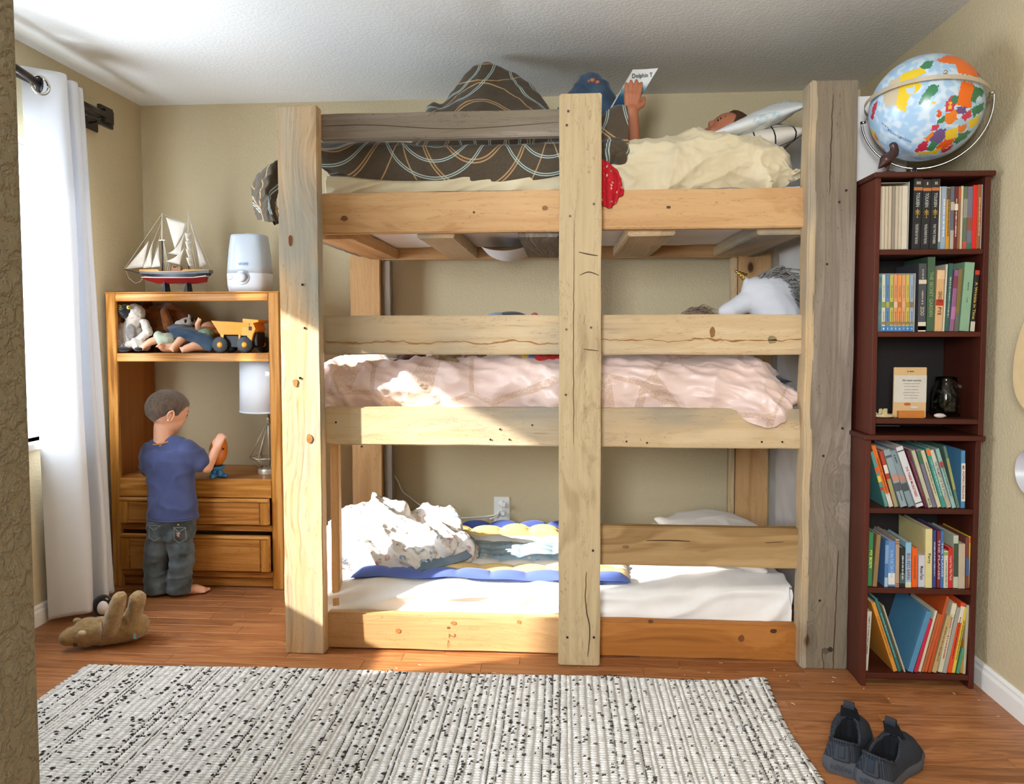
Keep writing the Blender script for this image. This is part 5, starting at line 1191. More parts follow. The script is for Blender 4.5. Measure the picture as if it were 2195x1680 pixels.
b = MB(); b.prism([(TX(480), TZ(716)), (TX(487), TZ(716)), (TX(484), TZ(738)), (TX(482), TZ(738))], y0-.002, y0+.006); b.build('bracket', yel, tr); b = MB(); b.prism([(TX(518), TZ(716)), (TX(523), TZ(716)), (TX(521), TZ(730)), (TX(519), TZ(730))], y0-.002, y0+.006); b.build('bracket', yel, tr); b = MB(); b.prism([(TX(536), TZ(717)), (TX(549), TZ(717)), (TX(545), TZ(733)), (TX(541), TZ(733))], y0-.003, y1-.02); b.build('bracket', yel, tr)
b = MB(); b.box(TX(481), TX(540), y0+.012, y1-.012, TZ(745), TZ(718), bev=.004); b.box(TX(538), TX(556), y0+.01, y1-.01, TZ(742), TZ(712), bev=.004); b.build('chassis', M['blackplastic'], tr)
b = MB(); b.box(TX(541), TX(547), y0-.0055, y0-.0036, TZ(708), TZ(700)); b.build('badge', M['black'], tr)
for px, yy in ((475, y0-.004), (527, y0-.004), (540, y0+.0), (475, y1-.015), (548, y1-.015)):
    if px == 540: continue
    r = .037; c = Vector((TX(px+4), yy, TS+r)); wm_ = MB(); R = []
    for h, q in ((-.002, .8), (0, 1), (.024, 1), (.026, .8)): R.append([c+Vector((math.cos(a)*r*(q if (k // 2) % 2 or q < 1 else .94), h, math.sin(a)*r*(q if (k // 2) % 2 or q < 1 else .94))) for k, a in enumerate([2*PI*k/64 for k in range(64)])])
    wm_.rings(R); w_ = wm_.build('wheel', M['blackplastic'], tr, 30)
    hb = MB(); hb.lathe([(.001, -.0045), (.010, -.0045), (.013, -.002), (.013, .002)], c, 20, 'Y'); hb.build('hub_cap', yel, w_, True)
# ------------------------------------------------------------------ table lamp
LX = at(574, 1010, 3.32).x; LY = 3.34
lp = thing('table_lamp', 'table lamp with white drum shade and gold wire cage base inside the cabinet', 'lamp', (LX, LY, CTt))
l_ = lambda px, py, Y=LY: Vector(at(px, py, Y))
zt0, zb0 = l_(550, 772).z, l_(550, 881).z; cxs = LX-.001; rs = (l_(574, 830).x-l_(510, 830).x)
rs = min(rs, .134)
b = MB(); R = []
b.lathe([(rs*.985, zb0), (rs, zb0), (rs*.975, zt0), (rs*.96, zt0)], (cxs, LY+.02, 0), 48)
b.f = [f for f in b.f if len(f) < 40]; b.mi = [0]*len(b.f)
b.build('lamp_shade', fabric('shade', '#d4d6da', '#dcdee2'), lp, True)
b = MB(); b.lathe([(rs*.985, zb0-.001), (rs*1.008, zb0-.001), (rs*1.008, zb0+.006), (rs*.985, zb0+.006)], (cxs, LY+.02, 0), 48); b.f = [f for f in b.f if len(f) < 40]; b.mi = [0]*len(b.f); b.build('shade_rim', fabric('shade2', '#c9cbd0', '#c9cbd0'), lp, True)
b = MB(); b.tube([(LX, LY, CTt+.02), (LX, LY, zb0+.03)], .006, 12); b.lathe([(.009, 0), (.009, .03), (.006, .035)], (LX, LY, zb0-.06), 12); b.build('stem', M['nickel'], lp, True)
b = MB(); b.lathe([(.050, 0), (.052, .003), (.052, .022), (.050, .026), (.001, .027)], (LX, LY, CTt), 36); b.build('base', M['nickel'], lp, 30)
b = MB(); zt2 = l_(574, 905).z; zm_ = l_(574, 978).z; zb2 = CTt+.027
top = [Vector((LX+math.cos(a)*.006, LY+math.sin(a)*.006, zt2)) for a in [2*PI*k/6+.3 for k in range(6)]]; mid = [Vector((LX+math.cos(a)*.086, LY+math.sin(a)*.086, zm_)) for a in [2*PI*k/6+.3 for k in range(6)]]; bot = [Vector((LX+math.cos(a)*.040, LY+math.sin(a)*.040, zb2)) for a in [2*PI*k/6+.8 for k in range(6)]]
for k in range(6): b.tube([top[k], mid[k]], .0022, 6); b.tube([mid[k], bot[k]], .0022, 6); b.tube([mid[k], bot[(k-1) % 6]], .0022, 6); b.tube([mid[k], mid[(k+1) % 6]], .0022, 6)
b.build('wire_cage', M['nickel'], lp, True)
# ------------------------------------------------------------------ orange egg toy on blue shoes in the child's hand
ex = at(465, 1015, 3.225); ep = thing('egg_toy', 'orange egg-shaped toy body standing in glossy blue shoes on the cabinet counter', 'toy', (ex.x, 3.225, CTt))
e_ = lambda px, py, Y=3.225: Vector(at(px, py, Y))
org = plain('#c9701c', .35, spec=.6, var=.03); blu = plain('#3d7fb8', .2, spec=.7, var=.03)
b = MB(); c0 = e_(468, 966); rz = (e_(468, 938).z-e_(468, 998).z)/2*1.05; b.ell(c0, (.040, .038, rz*1.05), rotM(0, .12, 0), 28, 18); b.build('body', org, ep, True)
b = MB()
for px, py in ((466, 965), (462, 980), (478, 962)): b.lathe([(.005, 0), (.005, .003)], e_(px, py, 3.186), 12, 'Y')
b.build('socket_hole', plain('#6a3410', .6), ep)
b = MB(); b.lathe([(.02, -.016), (.036, -.004), (.040, .006), (.036, .006), (.02, -.008)], e_(464, 1000), 24)
for px, dx in ((459, 0), (472, 0)):
    q = e_(px, 1012); b.cap((q.x, 3.222, CTt+.032), (q.x, 3.222, CTt+.014), .012, .014)
q = e_(459, 1012); b.cap((q.x, 3.215, CTt+.0105), (q.x+.004, 3.200, CTt+.0105), .015, .014)
q = e_(474, 1012); b.cap((q.x-.004, 3.23, CTt+.013), (q.x+.020, 3.222, CTt+.0095), .014, .012)
b.v = [(x, y, max(z, CTt+.001)) for x, y, z in b.v]
blob('shoes', b, blu, ep, .003, 4)
# ------------------------------------------------------------------ floor toys at left: bear on its back, penguin
B0 = 2.60
f_ = lambda px, py, Y=B0: Vector(at(px+4, py, Y))+Vector((.012, 0, 0))
tb = thing('teddy_bear', 'tan plush bear lying on its back on the laminate floor by the rug', 'plush toy', (f_(230, 1380).x, B0, 0))
b = MB()
b.ell((f_(193, 1365).x, 2.56, .056), (.058, .056, .052)); b.cap((f_(212, 1365).x, 2.57, .056), (f_(262, 1352).x, 2.61, .056), .054, .052)
b.ell((f_(272, 1350).x, 2.62, .055), (.050, .060, .048)); b.cap((f_(178, 1372).x, 2.54, .055), (f_(166, 1378).x, 2.52, .05), .036, .03)
b.cap(f_(222, 1348, 2.55), f_(236, 1310, 2.54), .032, .030); b.cap(f_(236, 1310, 2.54), f_(246, 1282, 2.54), .030, .026)
b.cap(f_(268, 1335, 2.60), f_(280, 1305, 2.60), .034, .029); b.cap(f_(280, 1305, 2.60), f_(284, 1284, 2.60), .028, .031)
b.v = [(x, y, max(z, .003)) for x, y, z in b.v]
blob('body', b, M['bearfur'], tb, .0055, 4, .5, disp=lambda p: .0035*N(p.x*45, p.y*45, p.z*45)+.002*N(p.x*120, p.y*120, p.z*120))
b = MB(); b.tube([f_(208, 1332, 2.50), f_(210, 1350, 2.50), f_(207, 1372, 2.50)], .0015, 5); b.build('neck_seam', plain('#6e5532', .9), tb)
b = MB(); b.ell(f_(165, 1357, 2.487), (.016, .010, .011)); blob('ear', b, plain('#b9a583', .9), tb, .003, 3)
b = MB(); b.ell(f_(155, 1330, 2.55), (.017, .010, .012)); blob('ear', b, M['bearfur'], tb, .003, 3)
b = MB(); b.ell(f_(151, 1381, 2.515), (.009, .008, .008)); b.build('nose', plain('#5a3a28', .5), tb, True)
b = MB(); b.box(f_(292, 1350).x, f_(297, 1350).x, 2.55, 2.551, f_(300, 1357).z, f_(300, 1346).z); b.build('label_tag', plain('#6fb0c4', .7), tb)
pg = thing('plush_penguin', 'small round black and white penguin toy at the foot of the curtain', 'plush toy', tuple(atz(224, 1302, 0)))
g_ = lambda px, py, Y=2.86: Vector(at(px, py, Y))
gz = .036
b = MB(); b.ell((g_(220, 1290).x, 2.86, .042), (.039, .036, .041), None, 24, 16); b.build('body', M['blackfur'], pg, True)
b = MB(); b.ell((g_(227, 1290).x, 2.838, .038), (.024, .018, .029), None, 20, 14); b.build('face', plain('#e8e6e4', .8), pg, True)
b = MB(); b.cap(g_(228, 1283, 2.823), g_(232, 1285, 2.812), .004, .0015, 8); b.build('beak', plain('#d8a45a', .6), pg, True)
for px in (222, 234): b = MB(); b.ell(g_(px, 1281, 2.8195), (.002, .0015, .002), None, 8, 6); b.build('eye', M['black'], pg, True)
M['back'] = plain('#1c1412', .7)
# ------------------------------------------------------------------ two stacked bookcases
KY = 2.433; KYB = 2.665
def zk_(py, px=1980): return at(px, py, KY).z
def case(name, label, x0, x1, z0, z1, shelves, foot):
    t = thing(name, label, 'bookcase', ((x0+x1)/2, 2.55, z0)); th = .0165
    def B(nm, *a, m='cherryZ', bev=.0015): return MB().box(*a, bev=bev).build(nm, M[m], t)
    B('side', x0, x0+th, KY, KYB, z0, z1-.0165); B('side', x1-th, x1, KY, KYB, z0, z1-.0165)
    B('top', x0-.008, x1+.010, KY-.010, KYB, z1-.0165, z1, m='cherryX', bev=.003)
    B('back_panel', x0+th, x1-th, KYB-.008, KYB-.003, z0+.002, z1-.018, m='back')
    for s in shelves: B('shelf', x0+th, x1-th, KY+.002, KYB-.009, s-.0165, s, m='cherryX')
    if foot: B('kick_board', x0+th, x1-th, KYB-.04, KYB-.028, z0+.001, shelves[-1]-.0165)
    return t
zs1, zs2, zs3 = zk_(534), zk_(711), zk_(898)
zl0, zl1, zl2, zl3 = zk_(933), zk_(1091), zk_(1263), zk_(1446)
case('bookcase', 'lower dark cherry bookcase with three book shelves standing on the floor', .985, 1.343, 0, zl0, (zl1, zl2, zl3), True)
case('bookcase', 'upper dark cherry bookcase stacked on the lower one under the globe', .998, 1.350, zl0+.0002, 1.669, (zs1, zs2, zs3), False)
BY = KY+.012
SHN = {1: 'top shelf', 2: 'second shelf', 3: 'fourth shelf', 4: 'fifth shelf', 5: 'bottom shelf'}
_bm = {}
def bkm(c, r=.5):
    if (c, r) not in _bm: _bm[(c, r)] = plain(c, r, var=.05, spec=.5)
    return _bm[(c, r)]
def marks(F, length, height, mat, parent, seed=0):
    """lettering too small to read: a row of short uneven dashes"""
    r = random.Random(seed); b = MB(); x = -length/2
    while x < length/2-.001:
        w = r.uniform(.5, .9)*height*.6; h = height*r.uniform(.45, .9); b.box(x, min(x+w, length/2), -h/2, h/2, 0, .0003, M=F); x += w+height*(.18 if r.random() > .2 else .55)
    return b.build('lettering', mat, parent)
def fit_text(txt, F, length, height, mat, parent):
    if txt.startswith('~'): return marks(F, length, height*.7, mat, parent, len(txt)*7+int(length*1e4))
    c = bpy.data.curves.new('t', 'FONT'); c.body = txt; c.size = 1; c.align_x = 'CENTER'; c.align_y = 'CENTER'; c.extrude = .02; c.resolution_u = 3; c.offset = .012
    o = bpy.data.objects.new('t', c); COL.objects.link(o); dg = bpy.context.evaluated_depsgraph_get(); dg.update(); me = bpy.data.meshes.new_from_object(o.evaluated_get(dg)); bpy.data.objects.remove(o); me.materials.clear()
    xs = [v.co.x for v in me.vertices]; ys = [v.co.y for v in me.vertices]; L, Hh = max(xs)-min(xs), max(ys)-min(ys); cx, cy = (max(xs)+min(xs))/2, (max(ys)+min(ys))/2
    me.transform(F @ Matrix.Diagonal((length/L, height/Hh, .012, 1)) @ Matrix.Translation((-cx, -cy, 0)))
    return finish(bpy.data.objects.new('lettering', me), 'lettering', mat, parent)
def book(x0, x1, topy, lean, col, desc, shelf, prev, by, zsh, txt=None, tcol='#e8e2d0', bands=(), D=.165, spines=None, name='book', soft=False):
    Y = BY+random.Random(int(x0*10)).uniform(0, .006)
    a = at(x0, by, Y); b2 = at(x1, by, Y); w = b2.x-a.x-.0006; zt_ = at(x0+lean, topy, Y).z
    topx = at(x0+lean, topy, Y).x; h = math.hypot(topx-a.x, zt_-zsh); ang = math.atan2(topx-a.x, zt_-zsh)
    wt = w*math.cos(ang)
    lab = f'{desc} on the {SHN[shelf]}' + (f', right of the {prev} one' if prev else ', at its left end')
    piv = Vector((a.x, Y, zsh+.0008)) if ang <= 0 else Vector((b2.x-.0006, Y, zsh+.0008))
    Rm = Matrix.Translation(piv) @ Matrix.Rotation(ang, 4, 'Y') @ (Matrix.Identity(4) if ang <= 0 else Matrix.Translation((-wt, 0, 0)))
    t = thing(name, lab, 'book', tuple(piv), 'books on the '+SHN[shelf]); cv = .0012 if soft else .002
    m = bkm(col)
    b = MB(); b.box(0, cv, 0, D, 0, h, bev=0, M=None); b.box(wt-cv, wt, 0, D, 0, h); b.box(0, wt, -.0012, cv, 0, h, bev=min(.0012, wt*.2))
    b.v = [tuple(Rm @ Vector(v)) for v in b.v]; cvo = b.build('cover', m, t)
    b = MB(); b.box(cv, wt-cv, cv, D-.004, .0025, h-.0035); b.v = [tuple(Rm @ Vector(v)) for v in b.v]; b.build('pages', M['pages'], t)
    for z0, z1, c in bands:
        b = MB(); b.box(.0002, wt-.0002, -.0017, -.0008, h*z0, h*z1); b.v = [tuple(Rm @ Vector(v)) for v in b.v]; b.build('spine_band', bkm(c), t)
    if txt:
        T_ = txt if isinstance(txt, list) else [(txt, .5, .6, .55)]
        for s, cz, ln, hh in [(q+(.55,))[:4] for q in T_]:
            F = Rm @ frame((wt/2, -.0021, h*cz), (0, 0, -1), (1, 0, 0)); tc = tcol
            fit_text(s, F, h*ln, min(wt*hh, .011), bkm(tc), t)
    return t, Rm, wt, h
def shelf_books(shelf, by, zsh, rows, D=.165):
    prev = None; seen = {}
    for r in rows:
        x0, x1, ty, lean, col, desc, *rest = r; kw = rest[0] if rest else {}
        book(x0, x1, ty, lean, col, desc, shelf, prev, by, zsh, D=kw.pop('D', D), **kw); prev = ' '.join(desc.split(' book')[0].split(' paper')[0].split()[-2:])
# top shelf: slipcase set
rows = []
pc = at(1880, 533, BY); 
sc_ = thing('book_box', 'open-fronted cardboard slipcase at the left of the top shelf', 'box', (at(1912, 533, BY).x, 2.5, zs1))
xa, xb, zt_ = at(1879, 533, BY).x, at(1947, 533, BY).x, at(1900, 390, BY).z
for nm, bx in (('side', (xa-.001, xa+.0005)), ('side', (xb-.0015, xb))):
    MB().box(bx[0], bx[1], BY+.002, BY+.15, zs1+.0005, zt_, bev=0).build(nm, plain('#cfc6b4', .8), sc_)
MB().box(xa, xb, BY+.012, BY+.15, zt_-.0015, zt_).build('top', plain('#c4baa6', .8), sc_); MB().box(xa, xb, BY+.147, BY+.15, zs1+.001, zt_).build('back', plain('#c4baa6', .8), sc_)
cw = ['#b8ab94', '#c0b49d', '#bdb099', '#b9ac95', '#8c8272', '#b7ab96', '#bfb39d', '#cbc3b2']
prev = None
for k in range(8):
    d = ['first cream', 'second cream', 'third cream', 'fourth cream', 'creased grey', 'sixth cream', 'seventh cream', 'wide pale'][k]
    xl = 1881+7.3*k; xr = xl+7+(5 if k == 7 else 0)
    book(xl, xr, 400-0.2*k, 2.5, cw[k], d+' paperback in the slipcase', 1, None, 533, zs1+.0005, D=.13, soft=True)
for o in bpy.data.objects:
    if o.get('label', '').endswith(', at its left end') and 'slipcase' in o['label']: o['label'] = o['label'].replace(' on the top shelf, at its left end', ' on the top shelf')
G = '#c9a94a'
blk = []
for x0, x1, ty, n, t2, dsc in ((1953.5, 1972.5, 383, 'III', 'THE RETURN OF THE KING', 'thick black book numbered III'), (1973, 1991.5, 384.5, 'I', 'THE FELLOWSHIP OF THE RING', 'thick black book numbered I'), (1992, 2010, 383.5, 'II', 'THE TWO TOWERS', 'thick black book numbered II')):
    t, Rm, wt, h = book(x0, x1, ty, 6, '#1a1b1d', dsc, 1, None, 533, zs1, txt=[('TOLKIEN', .70, .20, .38), (t2, .22, .28, .32)], tcol='#b9b9b4', bands=((.83, .875, '#b06c3c'), (.885, .995, '#2e2420')), D=.17)
    t['label'] = dsc+' with gold emblem on the top shelf'
    fit_text(n, Rm @ frame((wt/2, -.0021, h*.935), (1, 0, 0), (0, 0, 1)), wt*(.12, .27, .42)[len(n)-1], .009, bkm('#cfcac0'), t)
    b = MB(); c = Vector((wt/2, -.0022, h*.51))
    for pts in ([(0, -.014), (0, .014)], [(-.0035, .006), (0, .012), (.0035, .006)], [(-.008, .004), (-.003, .002), (-.007, -.004), (0, -.002), (.007, -.004), (.003, .002), (.008, .004)], [(-.006, .009), (-.002, .004), (0, .0), (.002, .004), (.006, .009)], [(-.003, -.014), (0, -.012), (.003, -.014)]): b.tube([c+Vector((p, 0, q)) for p, q in pts], .0007, 5)
    b.v = [tuple(Rm @ Vector(v)) for v in b.v]; b.build('emblem', bkm(G), t)
shelf_books(1, 533, zs1, [
 (2010.5, 2015, 400, 3, '#cfcabc', 'very thin white book', dict(bands=((0, .12, '#3f7a70'),))), (2015, 2026, 400, 4, '#8e9fb2', 'slate blue book', dict(txt='~', tcol='#dfe3e6')), (2026, 2035, 401, 4, '#c8922a', 'mustard yellow book', dict(txt='~', tcol='#4a3010', bands=((.80, .98, '#5c4a36'),))),
 (2035, 2043, 400, 4, '#59616c', 'dark grey patterned book', dict(bands=((.0, .3, '#a8a296'), (.62, .75, '#b5aa9a')))), (2043, 2051, 400, 4, '#6e2420', 'dark red book', dict(txt='~', bands=((.62, .72, '#d8cfc0'),))), (2051, 2057, 400, 4, '#8a5f3c', 'thin brown book', dict(bands=((.8, .95, '#b5582c'),))),
 (2057, 2062, 399, 4, '#cdbfa2', 'thin cream book'), (2062, 2071, 400, 4, '#5f6b52', 'mottled olive book', dict(bands=((.0, .12, '#b8503c'), (.5, .8, '#8c8c7c')))), (2071, 2083, 400, 4, '#6e6a78', 'mottled violet book', dict(bands=((.0, .1, '#3e6a58'), (.3, .5, '#8a4e3c')))), (2083.5, 2092.5, 397, 4, '#d01f16', 'bright red book'),
 (2092.5, 2101, 396, 4, '#94582c', 'rust brown book', dict(txt='~', tcol='#e2c79a')), (2101, 2112.5, 396, 4, '#c3c4c6', 'pale grey book', dict(txt=[('12', .72, .07), ('~', .35, .3, .3)], tcol='#3a3c44'))])
# second shelf: boxed set + books
bx = thing('book_box', 'illustrated blue box holding a row of slim children’s books', 'box', (at(1915, 710, BY).x, 2.5, zs2))
xa, xb, zt_ = at(1874, 709, BY).x, at(1960, 709, BY).x, at(1900, 586, BY).z
MB().box(xa, xa+.022, BY+.001, BY+.14, zs2+.0005, zt_).build('side_panel', patch('box_print', ['#5d7a74', '#7c9280', '#44616c'], '#4d6c78', 14, .5), bx)
MB().box(xb-.0015, xb, BY+.001, BY+.14, zs2+.0005, zt_).build('side', plain('#c9c3b8', .7), bx); MB().box(xa, xb, BY+.012, BY+.14, zt_-.0015, zt_).build('top', plain('#c9cdd0', .7), bx); MB().box(xa+.022, xb, BY+.137, BY+.14, zs2+.001, zt_-.002).build('back', plain('#6c7a84', .7), bx)
bc = [('#c9c8b8', 'white and green'), ('#5a80a8', 'blue and ochre'), ('#b5ad58', 'lime green'), ('#d09060', 'orange-topped'), ('#d88c4c', 'orange'), ('#cf9a68', 'peach'), ('#c0ab50', 'yellow'), ('#8fa0b4', 'grey-blue')]
for k, (c, d) in enumerate(bc):
    xl = 1889.5+8.6*k; t, Rm, wt, h = book(xl, xl+8.2, 589, .8, c, d+' slim book in the illustrated box', 2, None, 709, zs2+.0005, txt=[('~', .25, .2, .35), ('~', .7, .22, .3)], tcol='#2c3238', bands=((.0, .095, '#3f7cb0'), (.12, .17, '#8a7a4a'), (.42, .52, ['#7a8f4c', '#a89a50', '#6d7c3a', '#c9b89a', '#b8642c', '#c9a27c', '#a88c3a', '#7c6e4c'][k])), D=.12, soft=True)
    t['label'] = d+' slim book in the illustrated box on the second shelf'
    fit_text(str([1, 2, 3, 5, 6, 7, 8, 4][k]), Rm @ frame((wt/2, -.0021, h*.048), (1, 0, 0), (0, 0, 1)), wt*.3, .006, bkm('#e8ecf0'), t)
shelf_books(2, 710, zs2, [
 (1967, 1984, 565, 3, '#44464a', 'charcoal book with white label', dict(txt=[('~', .84, .14, .4), ('~', .5, .2, .4), ('ZOO', .3, .13, .6)], tcol='#b8b09c', bands=((.0, .14, '#cfc6b2'), (.02, .08, '#b04a30'), (.70, .76, '#cdbfa4')))),
 (1986, 2002.5, 551, 3, '#3f5a40', 'tall dark green book', dict(txt='THE SECRET GARDEN', tcol='#8a9a68')), (2003, 2019.5, 579, 6, '#cda472', 'peach book with red spot', dict(txt=[('GINGER', .56, .18, .5), ('PYE', .33, .13, .5)], tcol='#6a2a18', bands=((.42, .52, '#a83020'), (.85, .99, '#d8b68c')))),
 (2020, 2024.5, 567, 8, '#c4bca8', 'thin white spine book'), (2024.5, 2034, 565, 10, '#2f5a50', 'dark teal book', dict(txt='~', tcol='#b4c4b4')), (2034.5, 2044, 579, 12, '#8c5a80', 'mottled pink book', dict(bands=((.2, .4, '#a87098'), (.7, .9, '#7a3a4c')))), (2045, 2053.5, 577, 11, '#7a6434', 'gold and grey book', dict(bands=((.0, .3, '#5c6058'),))),
 (2056, 2077, 563, 13, '#86a888', 'wide mint green book', dict(txt=[('~', .65, .12, .25), ('~', .45, .08, .2)], tcol='#2c5a4c')), (2078.5, 2088.5, 579, 12, '#1f1e1c', 'black book with gold lettering', dict(txt='A Wrinkle in Time', tcol='#d0b050', bands=((.0, .16, '#c9c0ac'), (.92, .99, '#c43a20'))))])
# fourth shelf (leaning left)
shelf_books(3, 1089, zl1, [
 (1897, 1905, 969, -32, '#4f8c84', 'teal and yellow striped book', dict(bands=((.45, .56, '#d8b23a'), (.62, .72, '#c9542c'), (.3, .36, '#a83a2a')))), (1905.5, 1915.5, 956, -38, '#d2691e', 'bright orange book', dict(txt='~', tcol='#8a3a10', bands=((.0, .22, '#c8c4bc'),))), (1917, 1926, 968, -33, '#a8402c', 'red and olive book', dict(bands=((.0, .5, '#9a9468'), (.6, .75, '#d8cfc0')))),
 (1931, 1946, 966, -38, '#8a9ba0', 'grey-blue book with face', dict(txt=[('~', .2, .2, .3)], tcol='#2e3a40', bands=((.28, .42, '#4c5458'), (.45, .56, '#b58474'), (.86, .90, '#4a565a')))), (1948, 1962, 968, -41, '#7d8f96', 'darker grey-blue book', dict(txt=[('~', .85, .14, .5)], tcol='#26323a', bands=((.28, .42, '#464e52'), (.45, .56, '#ae7e6e')))),
 (1965, 1981.5, 960, -45, '#cfcfd0', 'thick white book', dict(txt=[('THE THREE MUSKETEERS', .42, .50, .35)], tcol='#a8281e', bands=((.06, .075, '#2c2c30'), (.92, .94, '#55555a')))), (1983, 1990, 966, -41, '#5a1f34', 'maroon book', dict(txt='~', tcol='#9a6a74')), (1991, 2000, 967, -38, '#b9b498', 'beige book', dict(txt=[('~', .1, .12)], tcol='#3a3a34')),
 (2000, 2008, 964, -37, '#6e6c82', 'violet-grey book', dict(bands=((.75, .97, '#3f6a48'),))), (2010, 2019, 967, -37, '#c9c2a0', 'pale cream book', dict(txt='~', tcol='#55503c')), (2020, 2029.5, 961, -37, '#3f8a80', 'sea green book', dict(txt='~', tcol='#a8d0c4', bands=((.87, .98, '#d8702a'),))), (2030, 2040, 966, -38, '#c6c2ae', 'ivory book', dict(txt='THE TRUMPET OF THE SWAN', tcol='#5c6c84', bands=((.02, .2, '#a8a08c'),))),
 (2042, 2050.5, 963, -37, '#8fb0a8', 'pale aqua book', dict(txt='~', tcol='#3c6a60', bands=((.68, .78, '#b04038'),))), (2051.5, 2058, 957, -30, '#5c7a68', 'green and khaki book', dict(bands=((.3, .8, '#9a9a5c'),))), (2059.5, 2068.5, 966, 1, '#4f86ac', 'upright blue book', dict(txt=[("MR. POPPER'S PENGUINS", .45, .58, .55)], tcol='#8c2420', bands=((.12, .78, '#d8d6cc'),)))])
# fifth shelf
shelf_books(4, 1262, zl2, [
 (1854.5, 1858.5, 1159, 1, '#c9c9b8', 'thin white and mint book'), (1859, 1869, 1141, 4, '#2f7a4c', 'grass green book', dict(txt=[('MY BODY', .5, .34, .6)], tcol='#d8e04c')), (1870.5, 1880, 1146, 9, '#8a6f48', 'worn brown book'), (1895, 1902.5, 1158, 3, '#4a72a4', 'thin sea blue book', dict(bands=((.0, .2, '#a4bccc'), (.5, .9, '#7c9cc0')))), (1903, 1918.5, 1160, 1, '#5c88c0', 'sky blue book with barcode label', dict(txt='In the Tall, Tall Grass', tcol='#9cc0e0', bands=((.05, .30, '#d8d8d0'),))),
 (1919, 1927.5, 1156, 1, '#a89078', 'tan book with red stripes', dict(bands=((.03, .045, '#8c3028'), (.07, .085, '#8c3028'), (.9, .915, '#8c3028'), (.95, .965, '#8c3028')))), (1928, 1940, 1174, 1, '#1f2426', 'black picture book', dict(txt='~', tcol='#c4ccc8', bands=((.1, .35, '#4a5c54'),))), (1940.5, 1953, 1163, 1, '#86b4cc', 'light blue book with red lettering', dict(txt=[('BIG RED BARN', .47, .58, .6)], tcol='#a42c34', bands=((.0, .12, '#cfc8a8'),))),
 (1954, 1966, 1175, 1, '#df5a10', 'orange board book', dict(txt='~', tcol='#9a3c10')), (1968, 1982, 1190, 1, '#c4c4cc', 'short white board book', dict(txt=[('Mouse Paint', .45, .42, .5)], tcol='#2a2a34')), (1983, 1998, 1134, 1, '#d2c68c', 'tall pale yellow board book', dict(txt=[('Perry', .5, .17, .7)], tcol='#2c2c28', D=.19)), (1998.5, 2006, 1137, 1, '#34427c', 'navy book', dict(txt=[('~', .5, .6)], tcol='#c4cce0')),
 (2008, 2015.5, 1138, 1, '#7c2430', 'wine red book', dict(txt=[('THE PLANES', .5, .7)], tcol='#d8b4b4')), (2016, 2022, 1138, 1, '#3a6ca4', 'narrow blue book', dict(txt='THE PLANES', tcol='#c4d8e8')), (2022.5, 2032, 1181, 1, '#cfcbb8', 'short off-white book', dict(txt=[('~', .4, .7, .5)], tcol='#5c6c4c', bands=((.88, .97, '#8ca04c'),))), (2032.5, 2042, 1174, 1, '#c4201e', 'cherry red book', dict(txt='I Love You This Much', tcol='#e8b4a4')),
 (2043, 2054, 1148, 1, '#b4bca4', 'pale sage book', dict(bands=((.22, .85, '#3c4c38'),))), (2054.5, 2068.5, 1166, 1, '#b8a892', 'thick beige book'), (2069.5, 2076.5, 1152, 1, '#7c4038', 'rust and blue book', dict(bands=((.25, .6, '#44608c'),))), (2077, 2087, 1150, 1, '#dcc02c', 'vivid yellow book', dict(txt='~', tcol='#8c5a20', bands=((.0, .18, '#7c90b8'), (.88, .98, '#d8501c'))))])
# bottom shelf
shelf_books(5, 1443, zl3, [
 (1850, 1860.5, 1311, 9, '#bfb8a6', 'grey-white workbook', dict(txt=[('Learn to write your Letters', .6, .62, .45)], tcol='#3c3c3c')), (1915.5, 1925, 1293, -48, '#cc8a34', 'golden yellow book', dict(txt='~', tcol='#8a5410', D=.20)), (1926, 1932.5, 1284, -51, '#2f7270', 'dark teal thin book', dict(txt='~', tcol='#8cc0b8', D=.20)), (1938, 1942, 1299, -47, '#b8ac90', 'very thin cream book', dict(D=.2)),
 (1945, 1957, 1312, 41, '#4f86a8', 'large blue picture book', dict(D=.215)), (1959, 1967, 1329, 33, '#b8203c', 'crimson book'), (1968, 1974, 1310, 36, '#cfc8ac', 'thin ivory book'), (1975, 1980.5, 1316, 35, '#a8643c', 'thin copper book'), (1981, 1987, 1318, 34, '#c45a28', 'thin burnt orange book'), (1989, 1995, 1279, 40, '#b84c1c', 'tall orange-brown book', dict(D=.2)), (1997, 2007, 1320, 33, '#b89c68', 'worn tan book', dict(txt='~', tcol='#6a5430')),
 (2010, 2020.5, 1294, 31, '#cdc8a8', 'tattered white book', dict(txt='~', tcol='#a83a2c', bands=((.85, .98, '#d8d0b0'),))), (2021, 2029, 1303, 31, '#9c9a90', 'plain grey book'), (2030, 2039.5, 1293, 30, '#e04818', 'vermilion book', dict(txt='~', tcol='#7c2410', bands=((.72, .95, '#d8d4c4'),))), (2040, 2047, 1302, 28, '#d8c040', 'yellow book with black lettering', dict(txt='~', tcol='#3c3820')), (2050, 2057, 1390, 12, '#4c8c68', 'short green book'), (2058, 2063.5, 1326, 14, '#c88830', 'orange and blue book', dict(bands=((.3, .5, '#5c88a8'),))), (2064, 2070, 1297, 9, '#b4aa90', 'thin stone-coloured book')])
# animal prints on the big blue book's cover
big = [o for o in bpy.data.objects if o.get('label', '').startswith('large blue picture')][0]
